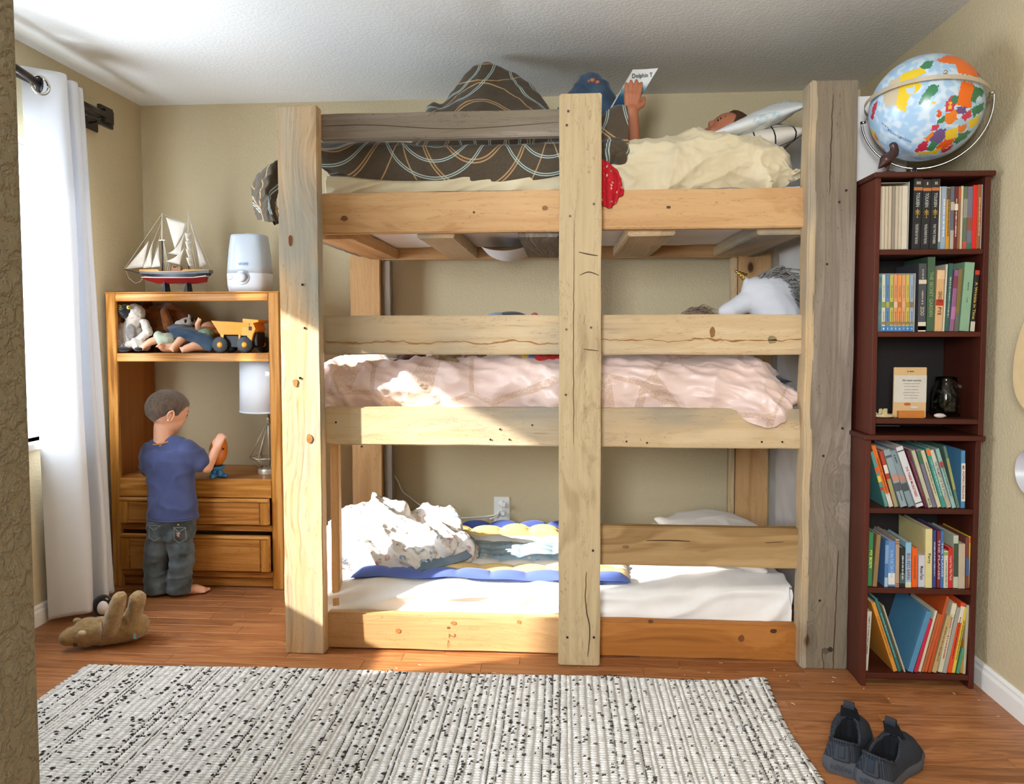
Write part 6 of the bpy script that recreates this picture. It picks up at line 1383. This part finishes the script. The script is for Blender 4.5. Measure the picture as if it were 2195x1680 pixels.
# ------------------------------------------------------------------ third shelf: shell, card stand, jar, stone
k_ = lambda px, py, Y: Vector(at(px, py, Y))
cs = thing('card_stand', 'greeting card board standing in a small orange wooden holder', 'card holder', (k_(1950, 892, 2.46).x, 2.46, zs3))
x0, x1 = k_(1934, 890, 2.455).x, k_(1974, 890, 2.455).x
ho_ = plain('#b8702a', .5, var=.06)
MB().box(k_(1926, 890, 2.45).x, k_(1982, 890, 2.45).x, 2.450, 2.462, zs3+.0005, k_(1950, 881, 2.45).z, bev=.001).build('holder', ho_, cs); MB().box(k_(1926, 890, 2.45).x, k_(1982, 890, 2.45).x, 2.4725, 2.486, zs3+.0005, k_(1950, 881, 2.45).z, bev=.001).build('holder', ho_, cs)
xa, xb, z0, z1 = k_(1914, 880, 2.465).x, k_(1985, 880, 2.465).x, zs3+.0008, k_(1950, 787, 2.465).z
MB().box(xa, xb, 2.464, 2.470, z0, z1, bev=.002).build('card', plain('#c9a878', .6), cs)
MB().box(xa+.001, xb-.001, 2.4632, 2.4638, k_(1950, 862, 2.465).z, k_(1950, 804, 2.465).z).build('paper', plain('#c6c1b6', .7), cs)
ink = plain('#4a4238', .8)
marks(frame(((xa+xb)/2, 2.4633, k_(1950, 796, 2.465).z), (1, 0, 0), (0, 0, 1)), .022, .005, ink, cs, 3)
text('She went anyway', frame(((xa+xb)/2+.004, 2.4626, k_(1950, 815, 2.465).z), (1, 0, 0), (0, 0, 1)), .0085, ink, cs)
for i, y in enumerate((822, 828, 835, 841, 847, 853)): marks(frame(((xa+xb)/2+.004, 2.4628, k_(1950, y, 2.465).z), (1, 0, 0), (0, 0, 1)), .052-.004*(i % 3), .0028, plain('#8a8478', .8), cs, i)
for px, py, c, w in ((1945, 866, '#a85c28', .0085), (1960, 873, '#c9bfae', .010)):
    q = k_(px, py, 2.463); b = MB(); b.ell((q.x, 2.4634, q.z), (w*1.3, .0012, w*.55), None, 16, 8); b.build('shell_print', plain(c, .7), cs, True)
sh_ = thing('coral', 'spiky cream coral piece at the left of the third shelf', 'coral', (k_(1893, 893, 2.47).x, 2.47, zs3))
b = MB(); q = k_(1893, 893, 2.47); b.ell((q.x, 2.475, zs3+.006), (.038, .028, .008)); r_ = random.Random(9)
for k in range(26):
    a, r = r_.uniform(0, 2*PI), r_.uniform(0, 1)**.5; p = Vector((q.x+math.cos(a)*r*.031, 2.475+math.sin(a)*r*.022, zs3+.008)); b.cap(p, p+Vector((math.cos(a)*r*.008, math.sin(a)*.006, .010+.016*(1-r*.6)*r_.uniform(.6, 1.1))), .0045, .0015, 8)
b.v = [(x, y, max(z, zs3+.0006)) for x, y, z in b.v]; blob('body', b, plain('#c6b88c', .8), sh_, .002, 2)
st = thing('stone', 'smooth whitish oval shell in front of the glass jar', 'shell', (k_(2014, 893, 2.455).x, 2.455, zs3)); q = k_(2014, 892, 2.456)
b = MB(); b.ell((q.x, 2.456, zs3+.009), (.019, .011, .008)); b.cap((q.x+.014, 2.456, zs3+.008), (q.x+.021, 2.456, zs3+.007), .004, .002); b.v = [(x, y, max(z, zs3+.0005)) for x, y, z in b.v]; blob('body', b, plain('#c9beb4', .4), st, .0025, 3)
jr = thing('glass_jar', 'ribbed glass jar filled with shells and sea glass on the third shelf', 'jar', (k_(2026, 890, 2.52).x, 2.52, zs3))
gj = NT('jar_glass'); gj.out('#dfe6e0', .03, .5); gj.b.inputs['Transmission Weight'].default_value = 1.0; gj.b.inputs['IOR'].default_value = 1.35
q = Vector((k_(2026, 890, 2.52).x, 2.52, zs3+.0006)); hj = k_(1950, 808, 2.52).z-zs3
prof = [(.030, 0), (.042, .004), (.046, .02), (.046, hj*.55), (.040, hj*.72), (.032, hj*.80), (.033, hj*.84), (.031, hj*.87), (.034, hj*.90), (.031, hj*.94), (.033, hj)]
b = MB(); b.lathe(prof+[(.030, hj), (.028, hj*.8), (.036, hj*.7), (.042, hj*.5), (.042, .02), (.036, .006)], q, 32); b.build('glass', gj.m, jr, True)
cols = ['#a89c74', '#6a7a68', '#b8ae98', '#7c6e58', '#c9c2b0', '#56645c']
for k in range(34):
    a, r, z = r_.uniform(0, 2*PI), .030*r_.random()**.5, r_.uniform(.012, hj*.62); rr = r_.uniform(.007, .012)
    b = MB(); b.ell(q+Vector((math.cos(a)*r, math.sin(a)*r, z)), (rr, rr*.7, rr*r_.uniform(.4, 1)), rotM(r_.random()*3, r_.random()*3, 0), 8, 6); b.build('shell', bkm(cols[k % 6]), jr, True)
pk_ = thing('pine_cone', 'dull brown feathery lump behind the jar, right side of third shelf', 'ornament', (k_(2052, 890, 2.57).x, 2.57, zs3))
b = MB(); q = k_(2050, 880, 2.57)
for k in range(16): a = k*2.4; b.ell((q.x+math.cos(a)*.018, 2.57+math.sin(a)*.018, zs3+.014+.0055*k), (.016, .016, .008), None, 8, 6)
b.v = [(x, y, max(z, zs3+.0006)) for x, y, z in b.v]; blob('body', b, plain('#4c443c', .8, var=.2), pk_, .003, 2)
# ------------------------------------------------------------------ globe and carved bird on top of the bookcase
GC = Vector(at(1983, 233, 2.50)); GR = .166
gl = thing('globe', 'world globe with chrome meridian in a wire cradle on top of the bookcase', 'globe', (GC.x, GC.y, 1.669))
tc_ = (CO-GC).normalized(); gr_ = Vector((0, 0, 1)).cross(tc_).normalized(); gu_ = tc_.cross(gr_).normalized()
OC = '#9fc0dc'
POLY = [('#c4b69a', [(330, 300), (400, 285), (400, 480), (300, 475), (285, 400)]), ('#e0bf2c', [(405, 268), (555, 245), (568, 290), (480, 318), (548, 360), (520, 400), (462, 430), (440, 530), (372, 490), (388, 400)]), ('#b5c9de', [(440, 370), (500, 365), (490, 420), (450, 410)]),
 ('#b8394c', [(195, 540), (215, 450), (245, 425), (228, 520), (208, 560)]), ('#3f7f58', [(525, 240), (560, 210), (612, 215), (605, 255), (560, 268)]), ('#3a7a52', [(523, 495), (545, 440), (592, 373), (652, 380), (640, 430), (590, 472)]),
 ('#e06a1c', [(628, 215), (700, 185), (790, 203), (860, 260), (905, 300), (905, 372), (850, 345), (770, 320), (755, 262), (690, 240)]), ('#e0b428', [(835, 225), (900, 285), (962, 400), (945, 440), (912, 350), (880, 290)]), ('#6a5a80', [(890, 290), (920, 330), (915, 372), (900, 350)]),
 ('#e06a1c', [(792, 372), (870, 395), (885, 480), (850, 562), (785, 535), (735, 505), (785, 450)]), ('#3a7a52', [(875, 415), (945, 450), (935, 500), (905, 480), (885, 530), (855, 515)]), ('#e0b428', [(610, 483), (637, 485), (632, 507), (610, 500)]),
 ('#d4551c', [(640, 548), (667, 542), (672, 588), (645, 592)]), ('#c23a50', [(692, 512), (735, 458), (762, 480), (752, 562), (702, 562)]), ('#3a7a52', [(735, 458), (772, 465), (774, 512), (742, 522)]), ('#e0b428', [(715, 500), (740, 490), (735, 550), (715, 545)]),
 ('#de7a24', [(698, 570), (770, 555), (775, 620), (722, 652), (688, 612)]), ('#3a7a52', [(650, 600), (692, 588), (697, 627), (652, 637)]), ('#6a5080', [(768, 538), (832, 548), (824, 592), (770, 582)]), ('#c23a50', [(798, 602), (862, 565), (865, 612), (822, 642)]), ('#3a7a52', [(860, 560), (948, 530), (942, 585), (880, 622)]), ('#e0bf2c', [(842, 640), (925, 612), (905, 682), (858, 692)]),
 ('#c23a50', [(612, 640), (667, 638), (652, 678), (608, 672)]), ('#de7a24', [(566, 724), (620, 685), (642, 700), (592, 747)]), ('#6a5080', [(598, 742), (640, 680), (706, 668), (702, 742), (645, 784)]), ('#e0bf2c', [(700, 688), (782, 673), (776, 748), (700, 746)]), ('#de7a24', [(780, 670), (838, 658), (832, 702), (790, 722)]), ('#3a7a52', [(758, 772), (790, 720), (872, 708), (842, 752), (780, 792)]),
 ('#3a7a52', [(578, 802), (622, 742), (662, 772), (622, 824)]), ('#b83048', [(498, 802), (560, 740), (592, 745), (585, 802), (520, 817)]), ('#dc5a1c', [(640, 800), (700, 748), (772, 748), (742, 792), (680, 822)]), ('#b83048', [(680, 822), (762, 790), (742, 822), (690, 842)]), ('#e0b428', [(508, 814), (600, 820), (690, 800), (650, 842), (540, 837)]),
 ('#e0bf2c', [(190, 612), (226, 640), (222, 695), (200, 672)]), ('#de7a24', [(226, 648), (254, 704), (236, 714), (216, 692)]), ('#e0b428', [(236, 700), (275, 740), (268, 752), (240, 720)]), ('#b83048', [(200, 690), (300, 780), (285, 790), (205, 710)])]
def pip(x, y, P):
    c = False; j = len(P)-1
    for i in range(len(P)):
        if (P[i][1] > y) != (P[j][1] > y) and x < (P[j][0]-P[i][0])*(y-P[i][1])/(P[j][1]-P[i][1])+P[i][0]: c = not c
        j = i
    return c
BBX = [(min(p[0] for p in P), max(p[0] for p in P), min(p[1] for p in P), max(p[1] for p in P)) for _, P in POLY]
me = bpy.data.meshes.new('sphere'); vs = []; fs = []; na, nb = 300, 150
for i in range(nb+1):
    t = PI*i/nb
    for j in range(na): a = 2*PI*j/na; vs.append(GC+(gr_*math.sin(t)*math.cos(a)+tc_*math.sin(t)*math.sin(a)+gu_*math.cos(t))*GR)
for i in range(nb):
    for j in range(na): k = (j+1) % na; fs.append((i*na+j, (i+1)*na+j, (i+1)*na+k, i*na+k))
me.from_pydata([tuple(v) for v in vs], [], fs)
colr = me.color_attributes.new('map', 'FLOAT_COLOR', 'CORNER'); cache = {}
backc = ['#e0bf2c', '#3a7a52', '#de7a24', '#b83048', '#6a5080']
SR = {c: srgb(c) for c in [OC]+[c for c, _ in POLY]+backc}; white = srgb('#c6d6e2')
vcol = []
for f in me.polygons:
    d = (f.center-GC)/GR; u, v, w = d.dot(gr_), d.dot(gu_), d.dot(tc_); n_ = N(d.x*9, d.y*9, d.z*9); n2 = N(d.x*22, d.y*22, d.z*22)
    c = SR[OC]; c = tuple(lerp(c[q], white[q], sm(-.1, .35, n_)) for q in range(3))+(1,)
    if w > 0:
        x = 567+398*u+9*n2; y = 524-374*v+9*N(d.z*22+5, d.x*22)
        for (cc, P), (a, b_, e, g) in zip(POLY, BBX):
            if a <= x <= b_ and e <= y <= g and pip(x, y, P): c = SR[cc]
    elif N(d.x*2+3, d.y*2, d.z*2) > .12: c = SR[backc[int(abs(N(d.x*4, d.y*4, d.z*4))*20) % 5]]
    for l in f.loop_indices: colr.data[l].color = c
o = finish(bpy.data.objects.new('sphere', me), 'sphere', None, gl, True)
gm_ = NT('globe_print'); at_ = gm_.new('ShaderNodeAttribute', attribute_name='map'); gm_.out(at_.outputs['Color'], .28, .5); o.data.materials.append(gm_.m)
def sph(x, y, s=1.0): u, v = (x-567)/398, (524-y)/374; return GC+(gr_*u+gu_*v+tc_*math.sqrt(max(0, 1-u*u-v*v)))*GR*s
for s, x, y in (('NORTH', 305, 610), ('ATLANTIC', 365, 670), ('OCEAN', 442, 716)):
    p = sph(x, y, 1.001); nn = (p-GC).normalized(); xx = (gr_*.85-gu_*.5); xx = (xx-nn*xx.dot(nn)).normalized(); yy = nn.cross(xx); F = Matrix(((xx.x, yy.x, nn.x, p.x), (xx.y, yy.y, nn.y, p.y), (xx.z, yy.z, nn.z, p.z), (0, 0, 0, 1)))
    text(s, F, .011, plain('#4c6c98', .6), gl, ext=.0002)
b = MB(); R = []; nrm_ = (gu_*.92-tc_*.38).normalized(); up2 = (gu_*.38+tc_*.92).normalized()
for k in range(73):
    a = 2*PI*k/72; p = GC+gu_*.12*GR+(gr_*math.cos(a)+up2*math.sin(a))*GR*1.07; rd = (gr_*math.cos(a)+up2*math.sin(a)); R.append([p-nrm_*.0065-rd*.001, p+nrm_*.0065-rd*.001, p+nrm_*.0065+rd*.001, p-nrm_*.0065+rd*.001])
b.rings(R, cap=False); b.build('meridian_ring', M['nickel'], gl)
b = MB(); p = sph(680, 322, 1.09); b.ell(p, (.006,)*3, None, 12, 8); b.build('pivot', M['chrome'], gl, True)
b = MB(); b.tube([GC+(gr_*math.cos(a)+gu_*math.sin(a))*GR*1.13 for a in [math.radians(lerp(186, 367, k/60)) for k in range(61)]], .0036, 8); b.build('cradle', M['chrome'], gl, True)
for a in (186, 367):
    a = math.radians(a); b = MB(); b.tube([GC+(gr_*math.cos(a)+gu_*math.sin(a))*GR*s for s in (1.05, 1.15)], .005, 8); b.build('pivot', M['chrome'], gl, True)
bt = GC+(gr_*-.17-gu_*1.12)*GR; b = MB(); b.tube([bt, (bt.x, bt.y, 1.674)], .010, 14); b.build('stem', M['chrome'], gl, True)
b = MB(); b.lathe([(.062, 0), (.062, .003), (.03, .007), (.010, .010)], (bt.x, bt.y, 1.6695), 32); b.build('base', M['chrome'], gl, True)
bd = thing('carved_bird', 'dark red-brown carved wooden bird beside the globe', 'figurine', (at(1900, 362, 2.46).x, 2.46, 1.669))
d_ = lambda px, py, Y=2.462: Vector(at(px, py, Y))
b = MB(); b.cap(d_(1900, 342), d_(1912, 330), .020, .013); b.cap(d_(1895, 348), d_(1884, 360), .016, .004); b.cap(d_(1914, 332), d_(1916, 314), .012, .010); b.ell(d_(1915, 311), (.013, .011, .010)); b.cap(d_(1921, 312), d_(1925, 322), .006, .004); b.cap(d_(1925, 322), d_(1924, 335), .0045, .002)
b.cap(d_(1903, 350), d_(1903, 360), .006, .006); b.ell(Vector((d_(1905, 362).x, 2.462, 1.674)), (.024, .016, .0055))
b.v = [(x, y, max(z, 1.6695)) for x, y, z in b.v]; blob('body', b, plain('#3a1f1a', .35, spec=.5), bd, .003, 3)
# ------------------------------------------------------------------ things hanging on the right wall, cut by the picture's edge
def wall_oval(name, label, cat_, cpx, cpy, top, bot, left, col, rim=None, dish=0):
    c = atx(cpx, cpy, XR-.01); hz = (atx(cpx, top, XR).z-atx(cpx, bot, XR).z)/2; wy = c.y-atx(cpx, cpy, XR).y
    yl = atx(left, cpy, XR).y; ry = max(.05, yl-c.y)
    t = thing(name, label, cat_, (XR-.01, c.y, c.z)); return t, c, ry, hz
c = atx(2205, 790, XR-.02); t = thing('guitar', 'pale wooden instrument body hanging on the right wall, cut by the picture edge', 'instrument', tuple(c))
yl = atx(2170, 800, XR-.054).y; hz = .085; b = MB(); R = []
cy = yl-.10
for h in (0, .006, .045, .05):
    s = 1 if 0 < h < .05 else .97; R.append([Vector((XR-.004-h, cy+.10*math.cos(a)*s*(1-.12*math.sin(a)), c.z+(.175 if math.sin(a) > 0 else .125)*math.sin(a)*s)) for a in [2*PI*k/48 for k in range(48)]])
b.rings(R); b.build('body', plain('#d2b88c', .4), t, 30)
b = MB(); b.box(XR-.05, XR-.03, cy-.022, cy+.022, c.z+.14, c.z+.42, bev=.004); b.build('neck', M['cherryZ'], t)
c2 = atx(2205, 1010, XR-.02); yl = atx(2175, 1005, XR-.032).y; t = thing('wall_bowl', 'round pale grey dish-shaped ornament on the right wall below the wooden body', 'ornament', tuple(c2))
b = MB(); b.lathe([(.001, -.003), (.062, -.003), (.070, -.03), (.066, -.034), (.056, -.012), (.001, -.008)], (XR, yl-.070, c2.z), 40, 'X'); b.build('dish', plain('#b9b6b8', .3, spec=.5), t, 40)
# ------------------------------------------------------------------ woven rug
RX0, RX1, RY0, RY1 = -1.65, .668, .95, 2.43
rg = thing('rug', 'cream woven rug flecked with black on the laminate floor', 'rug', ((RX0+RX1)/2, 1.7, 0))
def ry1(x): return lerp(2.413, 2.440, (x-RX0)/(RX1-RX0))+.006*math.sin(x*5)-.016*math.exp(-((x-.40)/.16)**2)
def rx1(y): return RX1+.008*math.sin(y*11)
def base(u, v):
    y = lerp(RY0, 1, v); x = lerp(RX0, RX1, u); y = lerp(RY0, ry1(x), v); x = RX0+(x-RX0)*((rx1(y)-RX0)/(RX1-RX0)); return x, y
rise = lambda x, y: .012*sm(.10, 0, math.hypot(x-RX1, y-2.44))
b = MB(); b.grid(lambda u, v: Vector((*base(u, v), .0065+rise(*base(u, v)))), 60, 40)
b.grid(lambda u, v: Vector((*base(u, v), .001)), 60, 40)
creamy = NT('rug_yarn'); n_ = creamy.noise(creamy.coord(), 45, 3); creamy.out(creamy.mix(creamy.mapr(n_, .35, .65), '#c2beb8', '#dedbd6'), .95, .1); creamy.bump(creamy.noise(creamy.coord(), 420, 2), .5, .002)
b.build('backing', plain('#aaa49c', .95), rg)
r_ = random.Random(21)
vs = []; fs = []; mi = []
def pill(x, y, lx, ly, h, ang, m, z0=.005):
    ca, sa = math.cos(ang), math.sin(ang); k = len(vs); n = 8
    zz = z0+rise(x, y)
    for s, hh in ((1, 0), (.82, .62), (.40, .95)):
        for j in range(n):
            a = 2*PI*j/n; px, py = lx*math.cos(a)*s, ly*math.sin(a)*s; vs.append((x+px*ca-py*sa, y+px*sa+py*ca, zz+h*hh))
    vs.append((x, y, zz+h))
    for r in range(2):
        for j in range(n): q = (j+1) % n; fs.append((k+r*n+j, k+r*n+q, k+(r+1)*n+q, k+(r+1)*n+j)); mi.append(m)
    for j in range(n): fs.append((k+2*n+j, k+2*n+(j+1) % n, k+3*n)); mi.append(m)
x = RX0+.008; col = 0
while x < RX1-.004:
    kind = r_.random(); w = .0225 if kind > .22 else .012; dark = r_.random() < .28; dens = r_.choice([.25, .45, .6, .75]); step = .0115 if w > .015 else .0085
    y = 1.25+r_.random()*step; wob = r_.random()*9
    while y < ry1(x)-.003:
        xx = x+w/2+.0022*N(y*9, wob); far = y < 1.75
        if xx < rx1(y)-.006:
            pill(xx+r_.uniform(-.0008, .0008), y, w*.50, step*.50, .0050*r_.uniform(.8, 1.15), r_.uniform(-.12, .12), 0)
            if r_.random() < dens*.55 and w > .015:
                o = r_.uniform(-.35, .35)*w
                for e in range(r_.choice([1, 2, 2, 3])): pill(xx+o+e*.0036, y+step*.45+r_.uniform(-.001, .001), .0014, .0062, .0038, -.35+r_.uniform(-.1, .1), 1, .0076)
            if dark and r_.random() < .75: pill(x+.0005+.0015*N(y*9, wob), y, .0014, .0042, .004, r_.uniform(-.3, .3), 1, .0068)
        y += step
    x += w+.0012; col += 1
# bound edges
n = 190
for k in range(n):
    y = lerp(1.25, ry1(RX1)-.004, k/n); pill(rx1(y)-.002, y, .010, .0042, .006, .25, 1 if r_.random() < .3 else 0, .001+0)
    y2 = lerp(1.25, ry1(RX0), k/n); pill(RX0+.002, y2, .009, .0042, .006, -.2, 1 if r_.random() < .3 else 0, .001)
for k in range(330):
    xx = lerp(RX0, RX1-.004, k/330); pill(xx, ry1(xx)-.002, .0030, .008, .006, .1, 1 if r_.random() < .36 else 0, .001)
me = bpy.data.meshes.new('loops'); me.from_pydata(vs, [], fs); me.polygons.foreach_set('material_index', mi)
o = finish(bpy.data.objects.new('loops', me), 'loops', [creamy.m, plain('#3d3936', .9)], rg, True); o['kind'] = 'stuff'
# ------------------------------------------------------------------ sneakers
def knit():
    t = NT('black_knit'); v = t.coord('Object', (1, 1, 1)); n = t.new('ShaderNodeTexWave', {'Vector': v, 'Scale': 60., 'Distortion': 3.}).outputs[1]; t.out(t.mix(n, '#22252b', '#353a42'), .85, .2); t.bump(n, .4, .002); return t.m
M['knit'] = knit(); M['solem'] = plain('#484b51', .7, var=.06); M['lining'] = plain('#0f1116', .9)
def shoe(label, ox, oy, rot, Lf=.262, W=.110):
    t = thing('sneaker', label, 'shoe', (ox, oy, 0), None)
    ca, sa = math.cos(rot), math.sin(rot)
    def G(s, x, z): X, Y = x, s*Lf; return Vector((ox+X*ca-Y*sa, oy+X*sa+Y*ca, z))
    def wd(s, side): return interp([(0, .60), (.06, .84), (.2, .80), (.42, .80), (.7, 1.0 if side > 0 else .96), (.86, .82), (.95, .52), (1, .08)], s)*W/2
    def outline(scale, z, s0=0., s1=1., n=26, ins=0):
        pts = []
        for k in range(n): s = .5-.5*math.cos(PI*k/(n-1)); pts.append((lerp(s0, s1, s), 1))
        for k in range(n-2, 0, -1): s = .5-.5*math.cos(PI*k/(n-1)); pts.append((lerp(s0, s1, s), -1))
        out = []
        for s, sd in pts:
            e = .0 if 0 < s < 1 else 0; ww = wd(s, sd)*scale
            if s <= s0+1e-6: ww = wd(.0, sd)*scale*.6; sd = 0 if False else sd
            out.append((s, sd*ww))
        return out
    # sole
    b = MB(); R = []
    for z, sc, f in ((.0015, .94, 0), (.006, 1.03, -.004), (.022, 1.07, -.010), (.034, 1.02, -.006)):
        R.append([G(s*(1-f*2)+f, x*sc, z+(.010*sm(.12, 0, s) if z > .03 else 0)+(.010*sm(.8, 1, s) if z < .01 else 0)) for s, x in outline(1, 0)])
    b.rings(R); b.build('sole', M['solem'], t, 50)
    # upper
    O = outline(1, 0); n = len(O); b = MB(); R = []
    def open_(i):
        s, x = O[i]; s2 = lerp(.045, .56, s**.9); w2 = interp([(0, .45), (.15, .62), (.5, .60), (.85, .42), (1, .2)], s)*W/2; z = interp([(0, .088), (.12, .078), (.35, .062), (.7, .082), (1, .092)], s); sd = 1 if x > 0 else -1
        return s2, sd*w2, z
    for k in range(9):
        v = k/8; ring = []
        for i, (s, x) in enumerate(O):
            s2, x2, z2 = open_(i); vv = v; bul = math.sin(PI*v)*(.10*(1 if s < .5 else 1.3))
            xx = lerp(x*.99, x2, v**1.3)*(1+bul*.6); ss = lerp(s, s2, v**(1.1 if s < .5 else 1.0)); zz = lerp(.030, z2, v)+math.sin(PI*v)*.020*sm(.45, .9, s)
            ring.append(G(ss, xx, zz))
        R.append(ring)
    b.rings(R, cap=False); b.build('upper', M['knit'], t, True, fixn=True)
    # lining
    b = MB(); R = []
    for k in range(6):
        v = k/5; R.append([G(*(lambda q: (q[0]*(1)+.006*(1-q[0]*2)*v, q[1]*(.93-.05*v), lerp(q[2]-.0005, .036, v)))(open_(i))) for i in range(n)])
    b.rings(R, cap=False); b.v and b.f.append(tuple(range(5*n, 6*n))); b.mi.append(0); b.build('lining', M['lining'], t, True)
    # collar roll
    b = MB(); b.tube([G(*open_(i)) for i in range(n)]+[G(*open_(0))], .0042, 8); b.build('collar', M['knit'], t, True)
    # padded tongue standing up, with a wide pull loop
    b = MB(); R = []
    for k in range(9):
        v = k/8; sc_, z = lerp(.62, .455, v), lerp(.070, .136, v**.9); hw = interp([(0, .030), (.4, .026), (1, .021)], v); th = .007
        R.append([G(sc_+(th/Lf)*math.sin(a)*1.0-.0, hw*math.cos(a)*abs(math.cos(a))**-.25 if abs(math.cos(a)) > .05 else 0, z-.004*math.cos(a)**2) for a in [2*PI*q/20 for q in range(20)]])
    b.rings(R); b.build('tongue', M['lining'], t, 50)
    b = MB(); R = []
    for k in range(13):
        a = lerp(-.3, PI+.3, k/12); cc = (.452-.012*math.cos(a)*1.4, .134+.014*math.sin(a)); R.append([G(cc[0], -.0135, cc[1]), G(cc[0], .0135, cc[1]), G(cc[0]-.009*math.cos(a)*.9, .0135, cc[1]+.0022), G(cc[0]-.009*math.cos(a)*.9, -.0135, cc[1]+.0022)])
    b.rings(R); b.build('pull_loop', plain('#1c2028', .75), t)
    # heel cap and tab
    b = MB(); b.grid(lambda u, v: G(lerp(.002, .035, v)-.016+.05*(u-.5)**2*4*.2, (u-.5)*.040*(1-.25*v), lerp(.042, .082, v)), 8, 8); o = b.build('heel_panel', plain('#2b2f36', .7), t, True); md = o.modifiers.new('s', 'SOLIDIFY'); md.thickness = .003
    b = MB(); b.box(-.0085, .0085, -.004, 0, 0, .032, bev=.0015); X = Matrix(((ca, -sa, 0, 0), (sa, ca, 0, 0), (0, 0, 1, 0), (0, 0, 0, 1))); q = G(-.016, .0, .052); b.v = [tuple(q+(X @ Matrix.Rotation(-.25, 4, 'X') @ Vector(v))) for v in b.v]; b.build('heel_tab', plain('#1a2430', .6), t)
    # laces
    for k in range(4): b = MB(); b.tube([G(.62+k*.05, -.024, .082-k*.006), G(.63+k*.05, 0, .089-k*.007), G(.62+k*.05, .024, .082-k*.006)], .0028, 6); b.build('lace', M['lining'], t, True)
    text('adidas', frame(G(-.0245, 0, .024), (ca, sa, 0), (0, 0, 1)), .021, plain('#3f434a', .5), t, ext=.0012, bold=.0004)
    return t
shoe('black knit sneaker with grey sole nearer the rug, heel towards us', atz(1803, 1664).x, atz(1803, 1664).y, -.50)
shoe('black knit sneaker turned slightly right, farther from the rug', atz(1866, 1696).x, atz(1866, 1696).y, -.78)
# ------------------------------------------------------------------ wood shavings on the floor
b = MB(); r_ = random.Random(4)
spots = [(1458, 1431), (1468, 1447), (1519, 1441), (1545, 1421), (1660, 1436), (1673, 1449), (1686, 1447), (1690, 1459), (1788, 1452), (1785, 1461), (1852, 1475), (1700, 1508), (1905, 1497), (2045, 1486), (2098, 1500), (2160, 1520), (1060, 1442), (760, 1400), (850, 1432), (900, 1425), (340, 1325), (520, 1320), (443, 1388), (1240, 1430), (2140, 1535), (2120, 1490)]
for px, py in spots:
    p = atz(px, py, .0012); a = r_.uniform(0, PI); L = r_.uniform(.002, .007); d = Vector((math.cos(a), math.sin(a), 0))*L
    b.tube([p-d, p+Vector((0, 0, .0012)), p+d], .0008, 5)
o = b.build('wood_shavings', plain('#d8c4a0', .8)); tag(o, 'scattered pale wood shavings on the floor', 'shavings'); o['kind'] = 'stuff'
